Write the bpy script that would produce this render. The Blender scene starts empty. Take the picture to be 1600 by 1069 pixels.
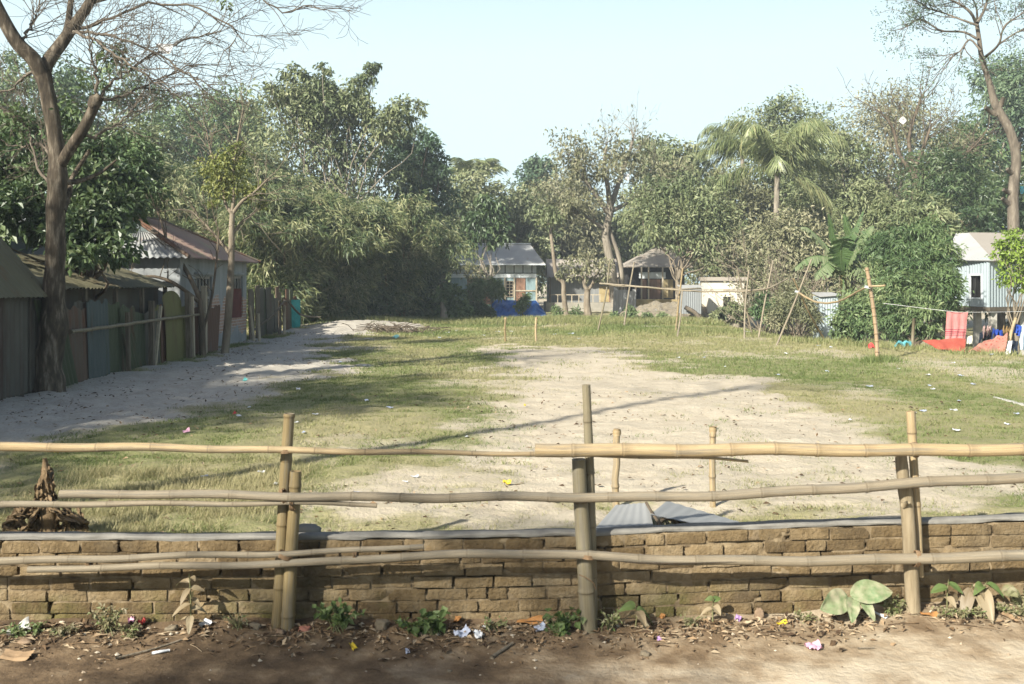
import bpy, bmesh, math, random
import numpy as np
from mathutils import Vector, Matrix, noise

scene = bpy.context.scene
COL = scene.collection
rad = math.radians

# ------------------------------------------------------------------ camera
F, CX, HOR = 1555.56, 800.0, 440.0      # pixels of the 1600 wide photograph
CAMZ, FZ = 2.23, 0.43                   # camera height, level of the field (road = 0)
cam_data = bpy.data.cameras.new('camera')
cam = bpy.data.objects.new('camera', cam_data)
COL.objects.link(cam)
cam_data.lens = 35.0
cam_data.sensor_width = 36.0
cam_data.shift_y = -(534.5 - HOR) / 1600.0
cam_data.clip_start, cam_data.clip_end = 0.1, 3000.0
cam.location = (0, 0, CAMZ)
cam.rotation_euler = (rad(90), 0, 0)
cam_data.dof.use_dof = True
cam_data.dof.focus_distance = 15.0
cam_data.dof.aperture_fstop = 5.0
scene.camera = cam

# ------------------------------------------------------------------ light
SUN_EL = rad(31)
SUN_AZ = math.atan2(-0.655, -0.755)     # clockwise from +Y: the sun stands behind the camera, to the left
world = bpy.data.worlds.new('World')
scene.world = world
world.use_nodes = True
wn, wl = world.node_tree.nodes, world.node_tree.links
wn.clear()
wo = wn.new('ShaderNodeOutputWorld')
wb = wn.new('ShaderNodeBackground')
ws = wn.new('ShaderNodeTexSky')
ws.sky_type = 'NISHITA'
ws.sun_disc = False
ws.sun_elevation = SUN_EL
ws.sun_rotation = SUN_AZ % (2 * math.pi)
ws.air_density, ws.dust_density, ws.ozone_density = 1.0, 3.0, 2.0
wb.inputs['Strength'].default_value = 0.065
wmix = wn.new('ShaderNodeMix')          # the hazy winter sky is paler than clean air: whitened towards pale cyan
wmix.data_type = 'RGBA'
wtc = wn.new('ShaderNodeTexCoord')
wsep = wn.new('ShaderNodeSeparateXYZ')
wmr = wn.new('ShaderNodeMapRange')
wmr.inputs[1].default_value, wmr.inputs[2].default_value = 0.22, 0.55
wmr.inputs[3].default_value, wmr.inputs[4].default_value = 0.9, 0.0
wl.new(wtc.outputs['Generated'], wsep.inputs[0])
wl.new(wsep.outputs[2], wmr.inputs[0])
wl.new(wmr.outputs[0], wmix.inputs[0])
wmix.inputs[7].default_value = (5.4, 6.75, 7.0, 1)
wl.new(ws.outputs[0], wmix.inputs[6])
wl.new(wmix.outputs[2], wb.inputs['Color'])
wl.new(wb.outputs[0], wo.inputs['Surface'])
sun_data = bpy.data.lights.new('sun', 'SUN')
sun = bpy.data.objects.new('sun', sun_data)
COL.objects.link(sun)
sun_data.energy = 4.6
sun_data.angle = rad(0.9)
sun_data.color = (1.0, 0.95, 0.84)
sdir = Vector((math.sin(SUN_AZ) * math.cos(SUN_EL), math.cos(SUN_AZ) * math.cos(SUN_EL), math.sin(SUN_EL)))
sun.rotation_euler = (-sdir).to_track_quat('-Z', 'Y').to_euler()
sun.location = sdir * 60
scene.view_settings.view_transform = 'Standard'
scene.view_settings.look = 'None'
scene.view_settings.gamma = 1
scene.view_settings.exposure = 1.38
cy = scene.cycles
cy.max_bounces = 6
cy.diffuse_bounces = 3
cy.transparent_max_bounces = 4
cy.transmission_bounces = 3
cy.volume_bounces = 0
cy.use_denoising = True
cy.sample_clamp_indirect = 4.0

# ------------------------------------------------------------------ pixel <-> place
def P(px, py, Y):
    return np.array(((px - CX) * Y / F, Y, CAMZ - (py - HOR) * Y / F))

def G(px, py, z=FZ):
    return P(px, py, (CAMZ - z) * F / (py - HOR))

def smooth(a, b, x):
    t = np.clip((np.asarray(x, float) - a) / (b - a), 0, 1)
    return t * t * (3 - 2 * t)

# value noise in numpy (for masks and relief)
_tab = np.random.default_rng(5).random((256, 256))
def vnoise(x, y):
    x, y = np.asarray(x, float), np.asarray(y, float)
    xi, yi = np.floor(x).astype(int), np.floor(y).astype(int)
    fx, fy = x - xi, y - yi
    fx, fy = fx * fx * (3 - 2 * fx), fy * fy * (3 - 2 * fy)
    a, b = _tab[xi % 256, yi % 256], _tab[(xi + 1) % 256, yi % 256]
    c, d = _tab[xi % 256, (yi + 1) % 256], _tab[(xi + 1) % 256, (yi + 1) % 256]
    return (a * (1 - fx) + b * fx) * (1 - fy) + (c * (1 - fx) + d * fx) * fy

def fbm(x, y, o=4):
    s, a, t = 0, 0.5, 0
    for k in range(o):
        s = s + a * vnoise(x * 2 ** k + 17 * k, y * 2 ** k + 31 * k)
        t += a
        a *= 0.5
    return s / t

# ------------------------------------------------------------------ materials
def mat_new(name):
    m = bpy.data.materials.new(name)
    m.use_nodes = True
    n, l = m.node_tree.nodes, m.node_tree.links
    b = n['Principled BSDF']
    return m, n, l, b

def ramp(n, l, fac, stops):
    r = n.new('ShaderNodeValToRGB')
    e = r.color_ramp.elements
    while len(e) < len(stops):
        e.new(0.5)
    for k, (p, c) in enumerate(stops):
        e[k].position = p
        e[k].color = (c[0], c[1], c[2], 1)
    l.new(fac, r.inputs['Fac'])
    return r.outputs['Color']

def noise_node(n, l, vec, scale, detail=5, rough=0.6, stretch=None, dist=0.0):
    if stretch is not None:
        mp = n.new('ShaderNodeMapping')
        mp.inputs['Scale'].default_value = stretch
        l.new(vec, mp.inputs['Vector'])
        vec = mp.outputs[0]
    t = n.new('ShaderNodeTexNoise')
    t.inputs['Scale'].default_value = scale
    t.inputs['Detail'].default_value = detail
    t.inputs['Roughness'].default_value = rough
    t.inputs['Distortion'].default_value = dist
    l.new(vec, t.inputs['Vector'])
    return t.outputs['Fac']

def mixc(n, l, fac, a, b, mode='MIX'):
    m = n.new('ShaderNodeMix')
    m.data_type = 'RGBA'
    m.blend_type = mode
    for s, v in ((m.inputs[0], fac), (m.inputs[6], a), (m.inputs[7], b)):
        if isinstance(v, (int, float)):
            s.default_value = v
        elif isinstance(v, tuple):
            s.default_value = (v[0], v[1], v[2], 1)
        else:
            l.new(v, s)
    return m.outputs[2]

def math_n(n, l, op, a, b=0.0, clamp=False):
    m = n.new('ShaderNodeMath')
    m.operation = op
    m.use_clamp = clamp
    for s, v in ((m.inputs[0], a), (m.inputs[1], b)):
        if isinstance(v, (int, float)):
            s.default_value = v
        else:
            l.new(v, s)
    return m.outputs[0]

def bump(n, l, b, h, strength=0.4, dist=0.02):
    bp = n.new('ShaderNodeBump')
    bp.inputs['Strength'].default_value = strength
    bp.inputs['Distance'].default_value = dist
    l.new(h, bp.inputs['Height'])
    l.new(bp.outputs[0], b.inputs['Normal'])

def attr(n, name):
    a = n.new('ShaderNodeAttribute')
    a.attribute_name = name
    return a

def m_plain(name, stops, scale=6.0, rough=0.85, stretch=None, bs=0.4, bd=0.01, spec=0.3, metal=0.0, tint=0.0):
    """mottled surface: noise through a ramp, bump from a finer noise; tint = how far the mesh's own tint attribute shifts it"""
    m, n, l, b = mat_new(name)
    tc = n.new('ShaderNodeTexCoord').outputs['Object']
    f = noise_node(n, l, tc, scale, 6, 0.62, stretch)
    if tint:
        f = math_n(n, l, 'ADD', f, math_n(n, l, 'MULTIPLY', math_n(n, l, 'SUBTRACT', attr(n, 'tint').outputs['Fac'], 0.5), tint))
    l.new(ramp(n, l, f, stops), b.inputs['Base Color'])
    b.inputs['Roughness'].default_value = rough
    b.inputs['Specular IOR Level'].default_value = spec
    b.inputs['Metallic'].default_value = metal
    if bs:
        bump(n, l, b, noise_node(n, l, tc, scale * 5, 5, 0.65, stretch), bs, bd)
    return m

def m_leaf(name, stops, trans=0.16, rough=0.5, spec=0.3):
    m, n, l, b = mat_new(name)
    tc = n.new('ShaderNodeTexCoord').outputs['Object']
    f = math_n(n, l, 'ADD', math_n(n, l, 'MULTIPLY', attr(n, 'tint').outputs['Fac'], 0.75),
               math_n(n, l, 'MULTIPLY', noise_node(n, l, tc, 0.9, 3, 0.5), 0.3))
    c = ramp(n, l, f, [(p, tuple(q * 1.12 for q in col)) for p, col in stops])
    l.new(c, b.inputs['Base Color'])
    b.inputs['Roughness'].default_value = rough
    b.inputs['Specular IOR Level'].default_value = spec
    t = n.new('ShaderNodeBsdfTranslucent')
    l.new(mixc(n, l, 0.4, c, (0.16, 0.22, 0.05)), t.inputs['Color'])
    mx = n.new('ShaderNodeMixShader')
    mx.inputs[0].default_value = trans
    l.new(b.outputs[0], mx.inputs[1])
    l.new(t.outputs[0], mx.inputs[2])
    l.new(mx.outputs[0], n['Material Output'].inputs['Surface'])
    return m

def m_tin(name, base, rust, amount=0.45, rough=0.7, metal=0.06, dirt=(0.12, 0.11, 0.08), axis=(1, 1, .18)):
    """corrugated iron: weathered sheet colour, rust running down the sheets, grime"""
    m, n, l, b = mat_new(name)
    tc = n.new('ShaderNodeTexCoord').outputs['Object']
    f = noise_node(n, l, tc, 2.2, 6, 0.62, axis)
    f = math_n(n, l, 'ADD', f, math_n(n, l, 'MULTIPLY', math_n(n, l, 'SUBTRACT', attr(n, 'tint').outputs['Fac'], 0.5), 0.35))
    d = noise_node(n, l, tc, 0.9, 4, 0.6)
    c0 = mixc(n, l, math_n(n, l, 'MULTIPLY', d, 0.75, True), base, dirt)
    k = n.new('ShaderNodeMapRange')
    k.inputs[1].default_value = 1 - amount
    k.inputs[2].default_value = 1 - amount + 0.16
    l.new(f, k.inputs[0])
    c = mixc(n, l, k.outputs[0], c0, rust)
    l.new(c, b.inputs['Base Color'])
    b.inputs['Metallic'].default_value = metal
    b.inputs['Roughness'].default_value = rough
    bump(n, l, b, noise_node(n, l, tc, 18, 4), 0.15, 0.005)
    return m

# ------------------------------------------------------------------ mesh building
class MB:
    def __init__(self):
        self.v, self.f, self.t, self.n = [], [], [], 0
        self.x = {}
    def add(self, V, Fs, tint=0.5, **extra):
        V = np.asarray(V, np.float32).reshape(-1, 3)
        self.v.append(V)
        if not isinstance(Fs, (list, tuple)):
            Fs = [Fs]
        for f in Fs:
            f = np.asarray(f, np.int64)
            if f.size:
                self.f.append(f + self.n)
        t = np.empty(len(V), np.float32)
        t[:] = tint
        self.t.append(t)
        for k, val in extra.items():
            self.x.setdefault(k, []).append(np.asarray(val, np.float32).reshape(len(V), -1))
        self.n += len(V)
    def build(self, name, mat, parent=None, origin=None, smooth_=True):
        V = np.concatenate(self.v) if self.n else np.zeros((0, 3), np.float32)
        o = np.zeros(3, np.float32)
        if origin is not None:
            o = np.asarray(origin, np.float32)
        me = bpy.data.meshes.new(name)
        me.vertices.add(len(V))
        me.vertices.foreach_set('co', (V - o).astype(np.float32).ravel())
        idx = np.concatenate([f.ravel() for f in self.f]) if self.f else np.zeros(0, int)
        cnt = np.concatenate([np.full(len(f), f.shape[1]) for f in self.f]) if self.f else np.zeros(0, int)
        me.loops.add(len(idx))
        me.loops.foreach_set('vertex_index', idx.astype(np.int32))
        me.polygons.add(len(cnt))
        st = np.concatenate([[0], np.cumsum(cnt)[:-1]]) if len(cnt) else cnt
        me.polygons.foreach_set('loop_start', st.astype(np.int32))
        me.polygons.foreach_set('use_smooth', np.full(len(cnt), smooth_))
        me.update(calc_edges=True)
        a = me.attributes.new('tint', 'FLOAT', 'POINT')
        a.data.foreach_set('value', np.concatenate(self.t).astype(np.float32))
        for k, L in self.x.items():
            d = np.concatenate(L)
            if len(d) == len(V):
                if d.shape[1] == 1:
                    a = me.attributes.new(k, 'FLOAT', 'POINT')
                    a.data.foreach_set('value', d.ravel())
                else:
                    a = me.attributes.new(k, 'FLOAT_VECTOR', 'POINT')
                    a.data.foreach_set('vector', d.ravel())
        if mat is not None:
            me.materials.append(mat)
        ob = bpy.data.objects.new(name, me)
        COL.objects.link(ob)
        if parent is not None:
            ob.parent = parent
        elif origin is not None:
            ob.location = tuple(float(q) for q in o)
        return ob

def tag(o, label=None, cat=None, group=None, kind=None):
    for k, v in (('label', label), ('category', cat), ('group', group), ('kind', kind)):
        if v:
            o[k] = v
    return o

class Thing:
    """an Empty at the thing's base; its parts are given in world coordinates"""
    def __init__(self, name, label, cat, loc, group=None):
        self.o = np.asarray(loc, float)
        self.e = bpy.data.objects.new(name, None)
        self.e.empty_display_size = 0.2
        COL.objects.link(self.e)
        self.e.location = tuple(float(q) for q in self.o)
        tag(self.e, label, cat, group)
    def part(self, name, mb, mat, label=None, smooth_=True, kind=None):
        ob = mb.build(name, mat, self.e, self.o, smooth_)
        if label:
            ob['label'] = label
        if kind:
            ob['kind'] = kind
        return ob
    def sub(self, name, mb, mat, part, label=None, smooth_=True):
        ob = mb.build(name, mat, part, self.o, smooth_)
        if label:
            ob['label'] = label
        return ob

def single(name, mb, mat, loc, label, cat, group=None, kind=None, smooth_=True):
    return tag(mb.build(name, mat, None, loc, smooth_), label, cat, group, kind)

BOXF = np.array([[0, 3, 2, 1], [4, 5, 6, 7], [0, 1, 5, 4], [1, 2, 6, 5], [2, 3, 7, 6], [3, 0, 4, 7]])
def hexa(mb, c8, tint=0.5):
    """eight corners: bottom ring then top ring, counter-clockwise seen from above"""
    V = np.asarray(c8, float)
    mb.add(V[BOXF].reshape(-1, 3), np.arange(24).reshape(6, 4), tint)   # split corners: hard edges even when smooth

def box(mb, x0, x1, y0, y1, z0, z1, tint=0.5):
    hexa(mb, [(x0, y0, z0), (x1, y0, z0), (x1, y1, z0), (x0, y1, z0), (x0, y0, z1), (x1, y0, z1), (x1, y1, z1), (x0, y1, z1)], tint)

def beam(mb, a, b, w, h, up=(0, 0, 1), tint=0.5):
    """a rectangular bar from a to b"""
    a, b = np.asarray(a, float), np.asarray(b, float)
    d = (b - a) / np.linalg.norm(b - a)
    s = np.cross(d, up)
    if np.linalg.norm(s) < 1e-3:
        s = np.array((1.0, 0, 0))
    s /= np.linalg.norm(s)
    u = np.cross(s, d)
    s, u = s * w / 2, u * h / 2
    hexa(mb, [a - s - u, a + s - u, b + s - u, b - s - u, a - s + u, a + s + u, b + s + u, b - s + u], tint)

def quadsheet(mb, a, b, c, d, th=0.01, tint=0.5):
    """a thin slab with corners a b c d (counter-clockwise seen from outside)"""
    a, b, c, d = [np.asarray(q, float) for q in (a, b, c, d)]
    nrm = np.cross(b - a, d - a)
    nrm = nrm / np.linalg.norm(nrm) * th
    hexa(mb, [a - nrm, b - nrm, c - nrm, d - nrm, a, b, c, d], tint)

def frames_along(pts):
    pts = np.asarray(pts, float)
    t = np.gradient(pts, axis=0)
    t /= np.linalg.norm(t, axis=1)[:, None] + 1e-9
    ref = np.array((0, 0, 1.0)) if abs(t[:, 2]).mean() < 0.8 else np.array((1.0, 0, 0))
    s = np.cross(t, ref)
    s /= np.linalg.norm(s, axis=1)[:, None] + 1e-9
    u = np.cross(s, t)
    return t, s, u

def tube(mb, pts, radii, sides=8, cap=True, tint=0.5, squash=1.0):
    pts = np.asarray(pts, float)
    n = len(pts)
    r = np.broadcast_to(np.asarray(radii, float), (n,))
    t, s, u = frames_along(pts)
    a = np.arange(sides) * 2 * math.pi / sides
    ring = s[:, None, :] * np.cos(a)[None, :, None] + u[:, None, :] * np.sin(a)[None, :, None] * squash
    V = pts[:, None, :] + ring * r[:, None, None]
    i, j = np.meshgrid(np.arange(n - 1), np.arange(sides), indexing='ij')
    q = np.stack([i * sides + j, (i + 1) * sides + j, (i + 1) * sides + (j + 1) % sides, i * sides + (j + 1) % sides], -1).reshape(-1, 4)
    Fs = [q[:, ::-1]]
    if cap:
        Fs.append(np.arange(sides)[None, :])
        Fs.append((np.arange(sides)[::-1] + (n - 1) * sides)[None, :])
    mb.add(V.reshape(-1, 3), Fs, tint)

def spline(ctrl, n):
    """Catmull-Rom through control points"""
    c = np.asarray(ctrl, float)
    c = np.vstack([2 * c[0] - c[1], c, 2 * c[-1] - c[-2]])
    m = len(c) - 3
    u = np.linspace(0, m, n)
    k = np.minimum(u.astype(int), m - 1)
    t = (u - k)[:, None]
    p0, p1, p2, p3 = c[k], c[k + 1], c[k + 2], c[k + 3]
    return 0.5 * (2 * p1 + (p2 - p0) * t + (2 * p0 - 5 * p1 + 4 * p2 - p3) * t ** 2 + (3 * p1 - p0 - 3 * p2 + p3) * t ** 3)

def grid(mb, V, tint=0.5, flip=False):
    V = np.asarray(V, float)
    a, b = V.shape[:2]
    i, j = np.meshgrid(np.arange(a - 1), np.arange(b - 1), indexing='ij')
    q = np.stack([i * b + j, (i + 1) * b + j, (i + 1) * b + j + 1, i * b + j + 1], -1).reshape(-1, 4)
    if flip:
        q = q[:, ::-1]
    tt = tint if np.isscalar(tint) else np.asarray(tint).ravel()
    mb.add(V.reshape(-1, 3), [q], tt)

def corr(mb, a, b, c, d, pitch=0.076, amp=0.009, rows=3, tint=0.5, jag=0.0, rng=None, thick=0.004):
    """corrugated sheet: a-b along the bottom (across the ribs), d-c along the top; has two skins"""
    a, b, c, d = [np.asarray(q, float) for q in (a, b, c, d)]
    W = np.linalg.norm(b - a)
    n = max(8, int(W / pitch * 6))
    u = np.linspace(0, 1, n)[:, None, None]
    v = np.linspace(0, 1, rows)[None, :, None]
    if jag and rng is not None:
        jj = np.repeat(rng.random(n // 6 + 2), 6)[:n] * jag
        v = v * (1 - jj[:, None, None]) 
    pos = (a * (1 - u) + b * u) * (1 - v) + (d * (1 - u) + c * u) * v
    nrm = np.cross(b - a, d - a)
    nrm /= np.linalg.norm(nrm)
    pos = pos + nrm * np.sin(u * W / pitch * 2 * math.pi) * amp
    grid(mb, pos, tint)
    grid(mb, pos - nrm * thick, tint, True)

def bamboo(mb, ctrl, r0, r1, node=0.24, sides=14, rng=None, open_end=False, open_start=False, phase=0.0, knob=1.10, wob=0.0045):
    """bamboo pole: swollen nodes with a groove, tapering, hollow cut ends"""
    rng = rng or random.Random(1)
    c = np.asarray(ctrl, float)
    L0 = np.linalg.norm(np.diff(spline(c, 60), axis=0), axis=1).sum()
    n0 = max(20, int(L0 / 0.05))
    base = spline(c, n0)
    al = np.concatenate([[0], np.cumsum(np.linalg.norm(np.diff(base, axis=0), axis=1))])
    L = al[-1]
    nodes, s = [], node * (0.3 + phase)
    while s < L - 0.02:
        nodes.append(s)
        s += node * rng.uniform(0.82, 1.2)
    st = [0.0, L]
    for q in nodes:
        st += [q - 0.03, q - 0.012, q - 0.004, q, q + 0.004, q + 0.014, q + 0.035]
    st += list(np.linspace(0, L, max(6, int(L / 0.12))))
    st = np.unique(np.clip(np.array(st), 0, L).round(4))
    pts = np.stack([np.interp(st, al, base[:, k]) for k in range(3)], 1)
    kk = np.array([math.sin(q * 7.1 + phase * 9) for q in st]) * wob
    pts[:, 2] += kk
    r = r0 + (r1 - r0) * st / L
    nd = np.zeros(len(st))
    for q in nodes:
        dd = (st - q)
        r = r * (1 + (knob - 1) * np.exp(-(np.abs(dd - 0.006) / 0.011) ** 2) - 0.05 * np.exp(-((dd + 0.008) / 0.004) ** 2))
        nd = np.maximum(nd, np.exp(-((dd + 0.003) / 0.006) ** 2))
        nd = np.maximum(nd, 0.35 * np.exp(-((dd - 0.02) / 0.03) ** 2))
    t, s_, u_ = frames_along(pts)
    a = np.arange(sides) * 2 * math.pi / sides
    ring = s_[:, None, :] * np.cos(a)[None, :, None] + u_[:, None, :] * np.sin(a)[None, :, None]
    V = pts[:, None, :] + ring * r[:, None, None]
    m = len(st)
    i, j = np.meshgrid(np.arange(m - 1), np.arange(sides), indexing='ij')
    q = np.stack([i * sides + j, i * sides + (j + 1) % sides, (i + 1) * sides + (j + 1) % sides, (i + 1) * sides + j], -1).reshape(-1, 4)
    bc = np.stack([np.repeat(st, sides) + phase * 13, np.tile(np.cos(a), m), np.tile(np.sin(a), m)], 1)
    mb.add(V.reshape(-1, 3), [q], np.repeat(nd, sides), bc=bc)
    for end, hollow in ((0, open_start), (m - 1, open_end)):
        R, pc, T = V[end], pts[end], t[end] * (1 if end == 0 else -1)
        rings = [R, pc + (R - pc) * 0.72]
        if hollow:
            rings.append(pc + (R - pc) * 0.70 + T * 0.06)
        k = len(rings)
        VV = np.concatenate(rings)
        fs = []
        for g in range(k - 1):
            for h in range(sides):
                w = [g * sides + h, g * sides + (h + 1) % sides, (g + 1) * sides + (h + 1) % sides, (g + 1) * sides + h]
                fs.append(w if end else w[::-1])
        cap = np.arange(sides) + (k - 1) * sides
        b2 = np.tile(np.array([[st[end] + phase * 13, 0, 0]]), (len(VV), 1))
        mb.add(VV, [np.array(fs), (cap if end else cap[::-1])[None, :]], np.r_[np.full(sides, .3), np.full(len(VV) - sides, 0.75)], bc=b2)

def coil(mb, p, axis, r, turns=3, wire=0.004, spread=0.02, rng=None):
    """a few turns of wire or rope round a crossing"""
    rng = rng or random.Random(2)
    axis = np.asarray(axis, float) / np.linalg.norm(axis)
    s = np.cross(axis, (0.3, 0.9, 0.2))
    s /= np.linalg.norm(s)
    u = np.cross(axis, s)
    t = np.linspace(0, turns * 2 * math.pi, turns * 14)
    q = np.asarray(p)[None] + (s[None] * np.cos(t)[:, None] + u[None] * np.sin(t)[:, None]) * r + axis[None] * (t / t[-1] - 0.5)[:, None] * spread
    tube(mb, q, wire, 5)

# ------------------------------------------------------------------ leaves
def leaves(mb, pos, dirs, nrm, ln, wd, tint, fold=0.25, droop=0.15):
    """folded leaf blades: base, two flanks, tip, drooping end"""
    n = len(pos)
    d = dirs / (np.linalg.norm(dirs, axis=1)[:, None] + 1e-9)
    s = np.cross(d, nrm)
    s /= np.linalg.norm(s, axis=1)[:, None] + 1e-9
    u = np.cross(s, d)
    ln, wd = np.broadcast_to(ln, (n,))[:, None], np.broadcast_to(wd, (n,))[:, None]
    mid = pos + d * ln * 0.45
    a = mid + s * wd / 2 + u * wd * fold
    b = mid - s * wd / 2 + u * wd * fold
    tip = pos + d * ln
    tip[:, 2] -= (ln * droop)[:, 0]
    V = np.stack([pos, a, tip, b], 1).reshape(-1, 3)
    k = np.arange(n)[:, None] * 4
    Fs = np.concatenate([k + np.array([[0, 2, 1]]), k + np.array([[0, 3, 2]])])
    mb.add(V, [Fs], np.repeat(np.broadcast_to(tint, (n,)), 4))

def unit(rng, n):
    v = rng.normal(size=(n, 3))
    return v / np.linalg.norm(v, axis=1)[:, None]

def blob_leaves(mb, blobs, n, ln, ratio, rng, droop=0.35, clusters=26, sig=0.15, up=0.25, zflat=0.8, shell=(0.55, 1.05), tint_sp=0.5, fold=0.2, bend=.15):
    """a crown of leaf sprays: each blob (centre, radius) carries twig clusters near its surface, leaves sit round each twig"""
    B = np.array([b[:3] for b in blobs], float)
    R = np.array([b[3] for b in blobs], float)
    w = R ** 2 / (R ** 2).sum()
    nc = np.maximum(4, (w * clusters * len(blobs)).astype(int))
    cc, cr, ct, co = [], [], [], []
    for k in range(len(B)):
        dv = unit(rng, nc[k])
        dv[:, 2] += up
        dv /= np.linalg.norm(dv, axis=1)[:, None]
        r = R[k] * rng.uniform(shell[0], shell[1], nc[k])
        p = B[k] + dv * r[:, None] * np.array((1, 1, zflat))
        cc.append(p)
        cr.append(np.full(nc[k], R[k] * sig))
        ct.append(np.full(nc[k], rng.uniform(0.5 - tint_sp / 2, 0.5 + tint_sp / 2)) + rng.normal(0, 0.12, nc[k]))
        co.append(dv)
    cc, cr, ct, co = np.concatenate(cc), np.concatenate(cr), np.concatenate(ct), np.concatenate(co)
    pick = rng.integers(0, len(cc), n)
    pos = cc[pick] + rng.normal(size=(n, 3)) * cr[pick][:, None] * np.array((1, 1, 0.75))
    d = co[pick] * 0.6 + unit(rng, n) * 0.9
    d[:, 2] -= droop
    nm = co[pick] * 0.7 + unit(rng, n) * 0.7
    nm[:, 2] += 0.35
    L = ln * rng.uniform(0.6, 1.25, n)
    leaves(mb, pos, d, nm, L, L * ratio, np.clip(ct[pick] + rng.normal(0, 0.1, n), 0, 1), fold, bend)
    return cc

def limb(mb, a, b, r0, r1, rng, bow=0.12, sides=7, n=7):
    """a crooked tapering branch from a to b"""
    a, b = np.asarray(a, float), np.asarray(b, float)
    L = np.linalg.norm(b - a)
    c = [a]
    for t in (0.33, 0.67):
        c.append(a + (b - a) * t + rng.normal(size=3) * L * bow * 0.5)
    c.append(b)
    p = spline(c, n)
    tube(mb, p, np.linspace(r0, r1, n), sides)
    return p

def twigs(mb, p, d, L, r, depth, rng, ends, kids=(2, 4), spread=0.75, shrink=0.68, up=0.08, sides=5, wander=0.25, seg=5, minr=0.003):
    """bare branching: recursive, ends collects tip positions and directions"""
    d = d / np.linalg.norm(d)
    pts, q, dd = [p], p.copy(), d.copy()
    for k in range(seg):
        dd = dd + rng.normal(size=3) * wander * 0.5
        dd[2] += up
        dd /= np.linalg.norm(dd)
        q = q + dd * L / seg
        pts.append(q)
    pts = np.array(pts)
    r1 = max(r * 0.5, minr)
    tube(mb, pts, np.linspace(r, r1, len(pts)), max(3, sides), False)
    if depth <= 0:
        ends.append((pts[-1], dd))
        return
    nk = rng.integers(kids[0], kids[1] + 1)
    for k in range(nk):
        t = 1.0 if k == 0 else rng.uniform(0.35, 0.95)
        i = min(int(t * seg), seg)
        nd = dd + unit(rng, 1)[0] * spread * (0.5 if k == 0 else 1.1)
        twigs(mb, pts[i].copy(), nd, L * shrink * rng.uniform(0.7, 1.15), max(r1 * (0.95 if k == 0 else 0.7), minr), depth - 1, rng, ends,
              kids, spread, shrink, up, sides - 1, wander, seg, minr)
# ------------------------------------------------------------------ ground
def in_poly(px, py, poly):
    poly = np.asarray(poly, float)
    r = np.zeros(np.shape(px), bool)
    j = len(poly) - 1
    for i in range(len(poly)):
        xi, yi, xj, yj = poly[i, 0], poly[i, 1], poly[j, 0], poly[j, 1]
        with np.errstate(divide='ignore', invalid='ignore'):
            c = ((yi > py) != (yj > py)) & (px < (xj - xi) * (py - yi) / (yj - yi + 1e-12) + xi)
        r ^= c
        j = i
    return r

def ground_poly(pts):
    """outline of a bare patch, read off the photograph and laid on the field in metres"""
    return np.array([G(x, y)[:2] for x, y in pts])

BARE_PITCH = ground_poly([(770, 545), (900, 540), (985, 550), (1000, 575), (1100, 580), (1210, 588), (1215, 610), (1290, 640), (1330, 662), (1390, 690), (1480, 715), (1640, 745), (1680, 815), (1370, 815), (1345, 782), (1180, 776), (1140, 812), (770, 825), (765, 700), (735, 665), (760, 630), (820, 605), (860, 590), (800, 575), (770, 560)])
BARE_EDGE = ground_poly([(470, 760), (600, 735), (770, 690), (800, 835), (470, 850)])
SAND_PATH = ground_poly([(-400, 650), (100, 603), (340, 548), (400, 533), (480, 504), (600, 501), (665, 506), (620, 518), (540, 532), (500, 548), (560, 576), (510, 590), (430, 604), (330, 640), (220, 668), (110, 690), (-400, 720)])
STRAW = ground_poly([(90, 830), (90, 770), (300, 725), (470, 690), (480, 850), (90, 850)])

def soft(x, y, poly, spread, k=14):
    rng = np.random.default_rng(3)
    m = np.zeros(np.shape(x))
    for _ in range(k):
        dx, dy = rng.normal(size=2) * spread
        nx = (fbm(x * 1.3 + 9, y * 1.3, 4) - 0.5) * 2.2 * (0.4 + 0.045 * y)
        ny = (fbm(x * 1.3 - 40, y * 1.1 + 70, 4) - 0.5) * 3.0 * (0.4 + 0.07 * y)
        m += in_poly(x + nx + dx, y + ny + dy * 1.6, poly)
    return m / k

def masks(x, y):
    """grass cover 0..1 and dryness 0..1 of the field"""
    bare = np.maximum(soft(x, y, BARE_PITCH, 0.28), 0.85 * soft(x, y, BARE_EDGE, 0.3))
    path = soft(x, y, SAND_PATH, 0.25)
    patch = smooth(0.56, 0.74, fbm(x * 0.9 + 50, y * 0.7 + 5, 4))
    g = 1 - np.maximum(bare * (1 - 0.25 * patch), path)
    g *= 1 - 0.55 * smooth(0.52, 0.72, fbm(x * 0.55 + 3, y * 0.45 + 90, 4))
    g = np.where(y > 60, 0.15, g)
    dry = smooth(0.35, 0.62, fbm(x * 0.45 + 20, y * 0.32 + 44, 3)) * 0.75
    dry = np.maximum(dry, soft(x, y, STRAW, 0.3) * 0.95)
    dry = np.maximum(dry, smooth(21, 27, y) * (1 - smooth(33, 38, y)) * smooth(1.0, 4.0, x) * 0.7)
    return np.clip(g, 0, 1), np.clip(dry, 0, 1), path

def field_z(x, y):
    x, y = np.asarray(x, float), np.asarray(y, float)
    z = FZ + (fbm(x * 0.35 + 7, y * 0.35, 3) - 0.5) * 0.09
    z = z + 0.07 * smooth(0.2, 3.5, x) * (1 - smooth(7, 10, y))
    z = z + 0.22 * np.exp(-((x + 6.2) / 2.2) ** 2 - ((y - 40) / 4.0) ** 2)          # sandy hump at the far end of the path
    z = z + 0.04 * smooth(40, 45, y) * (1 - smooth(46, 50, y)) * smooth(-4, -1, x)      # low bank with longer grass
    ye = 30.5 - np.clip(x - 9.5, -2, 6) * 2.3
    z = z - 1.1 * smooth(0, 3.0, y - ye) * smooth(8.6, 10.4, x)
    return z

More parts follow.
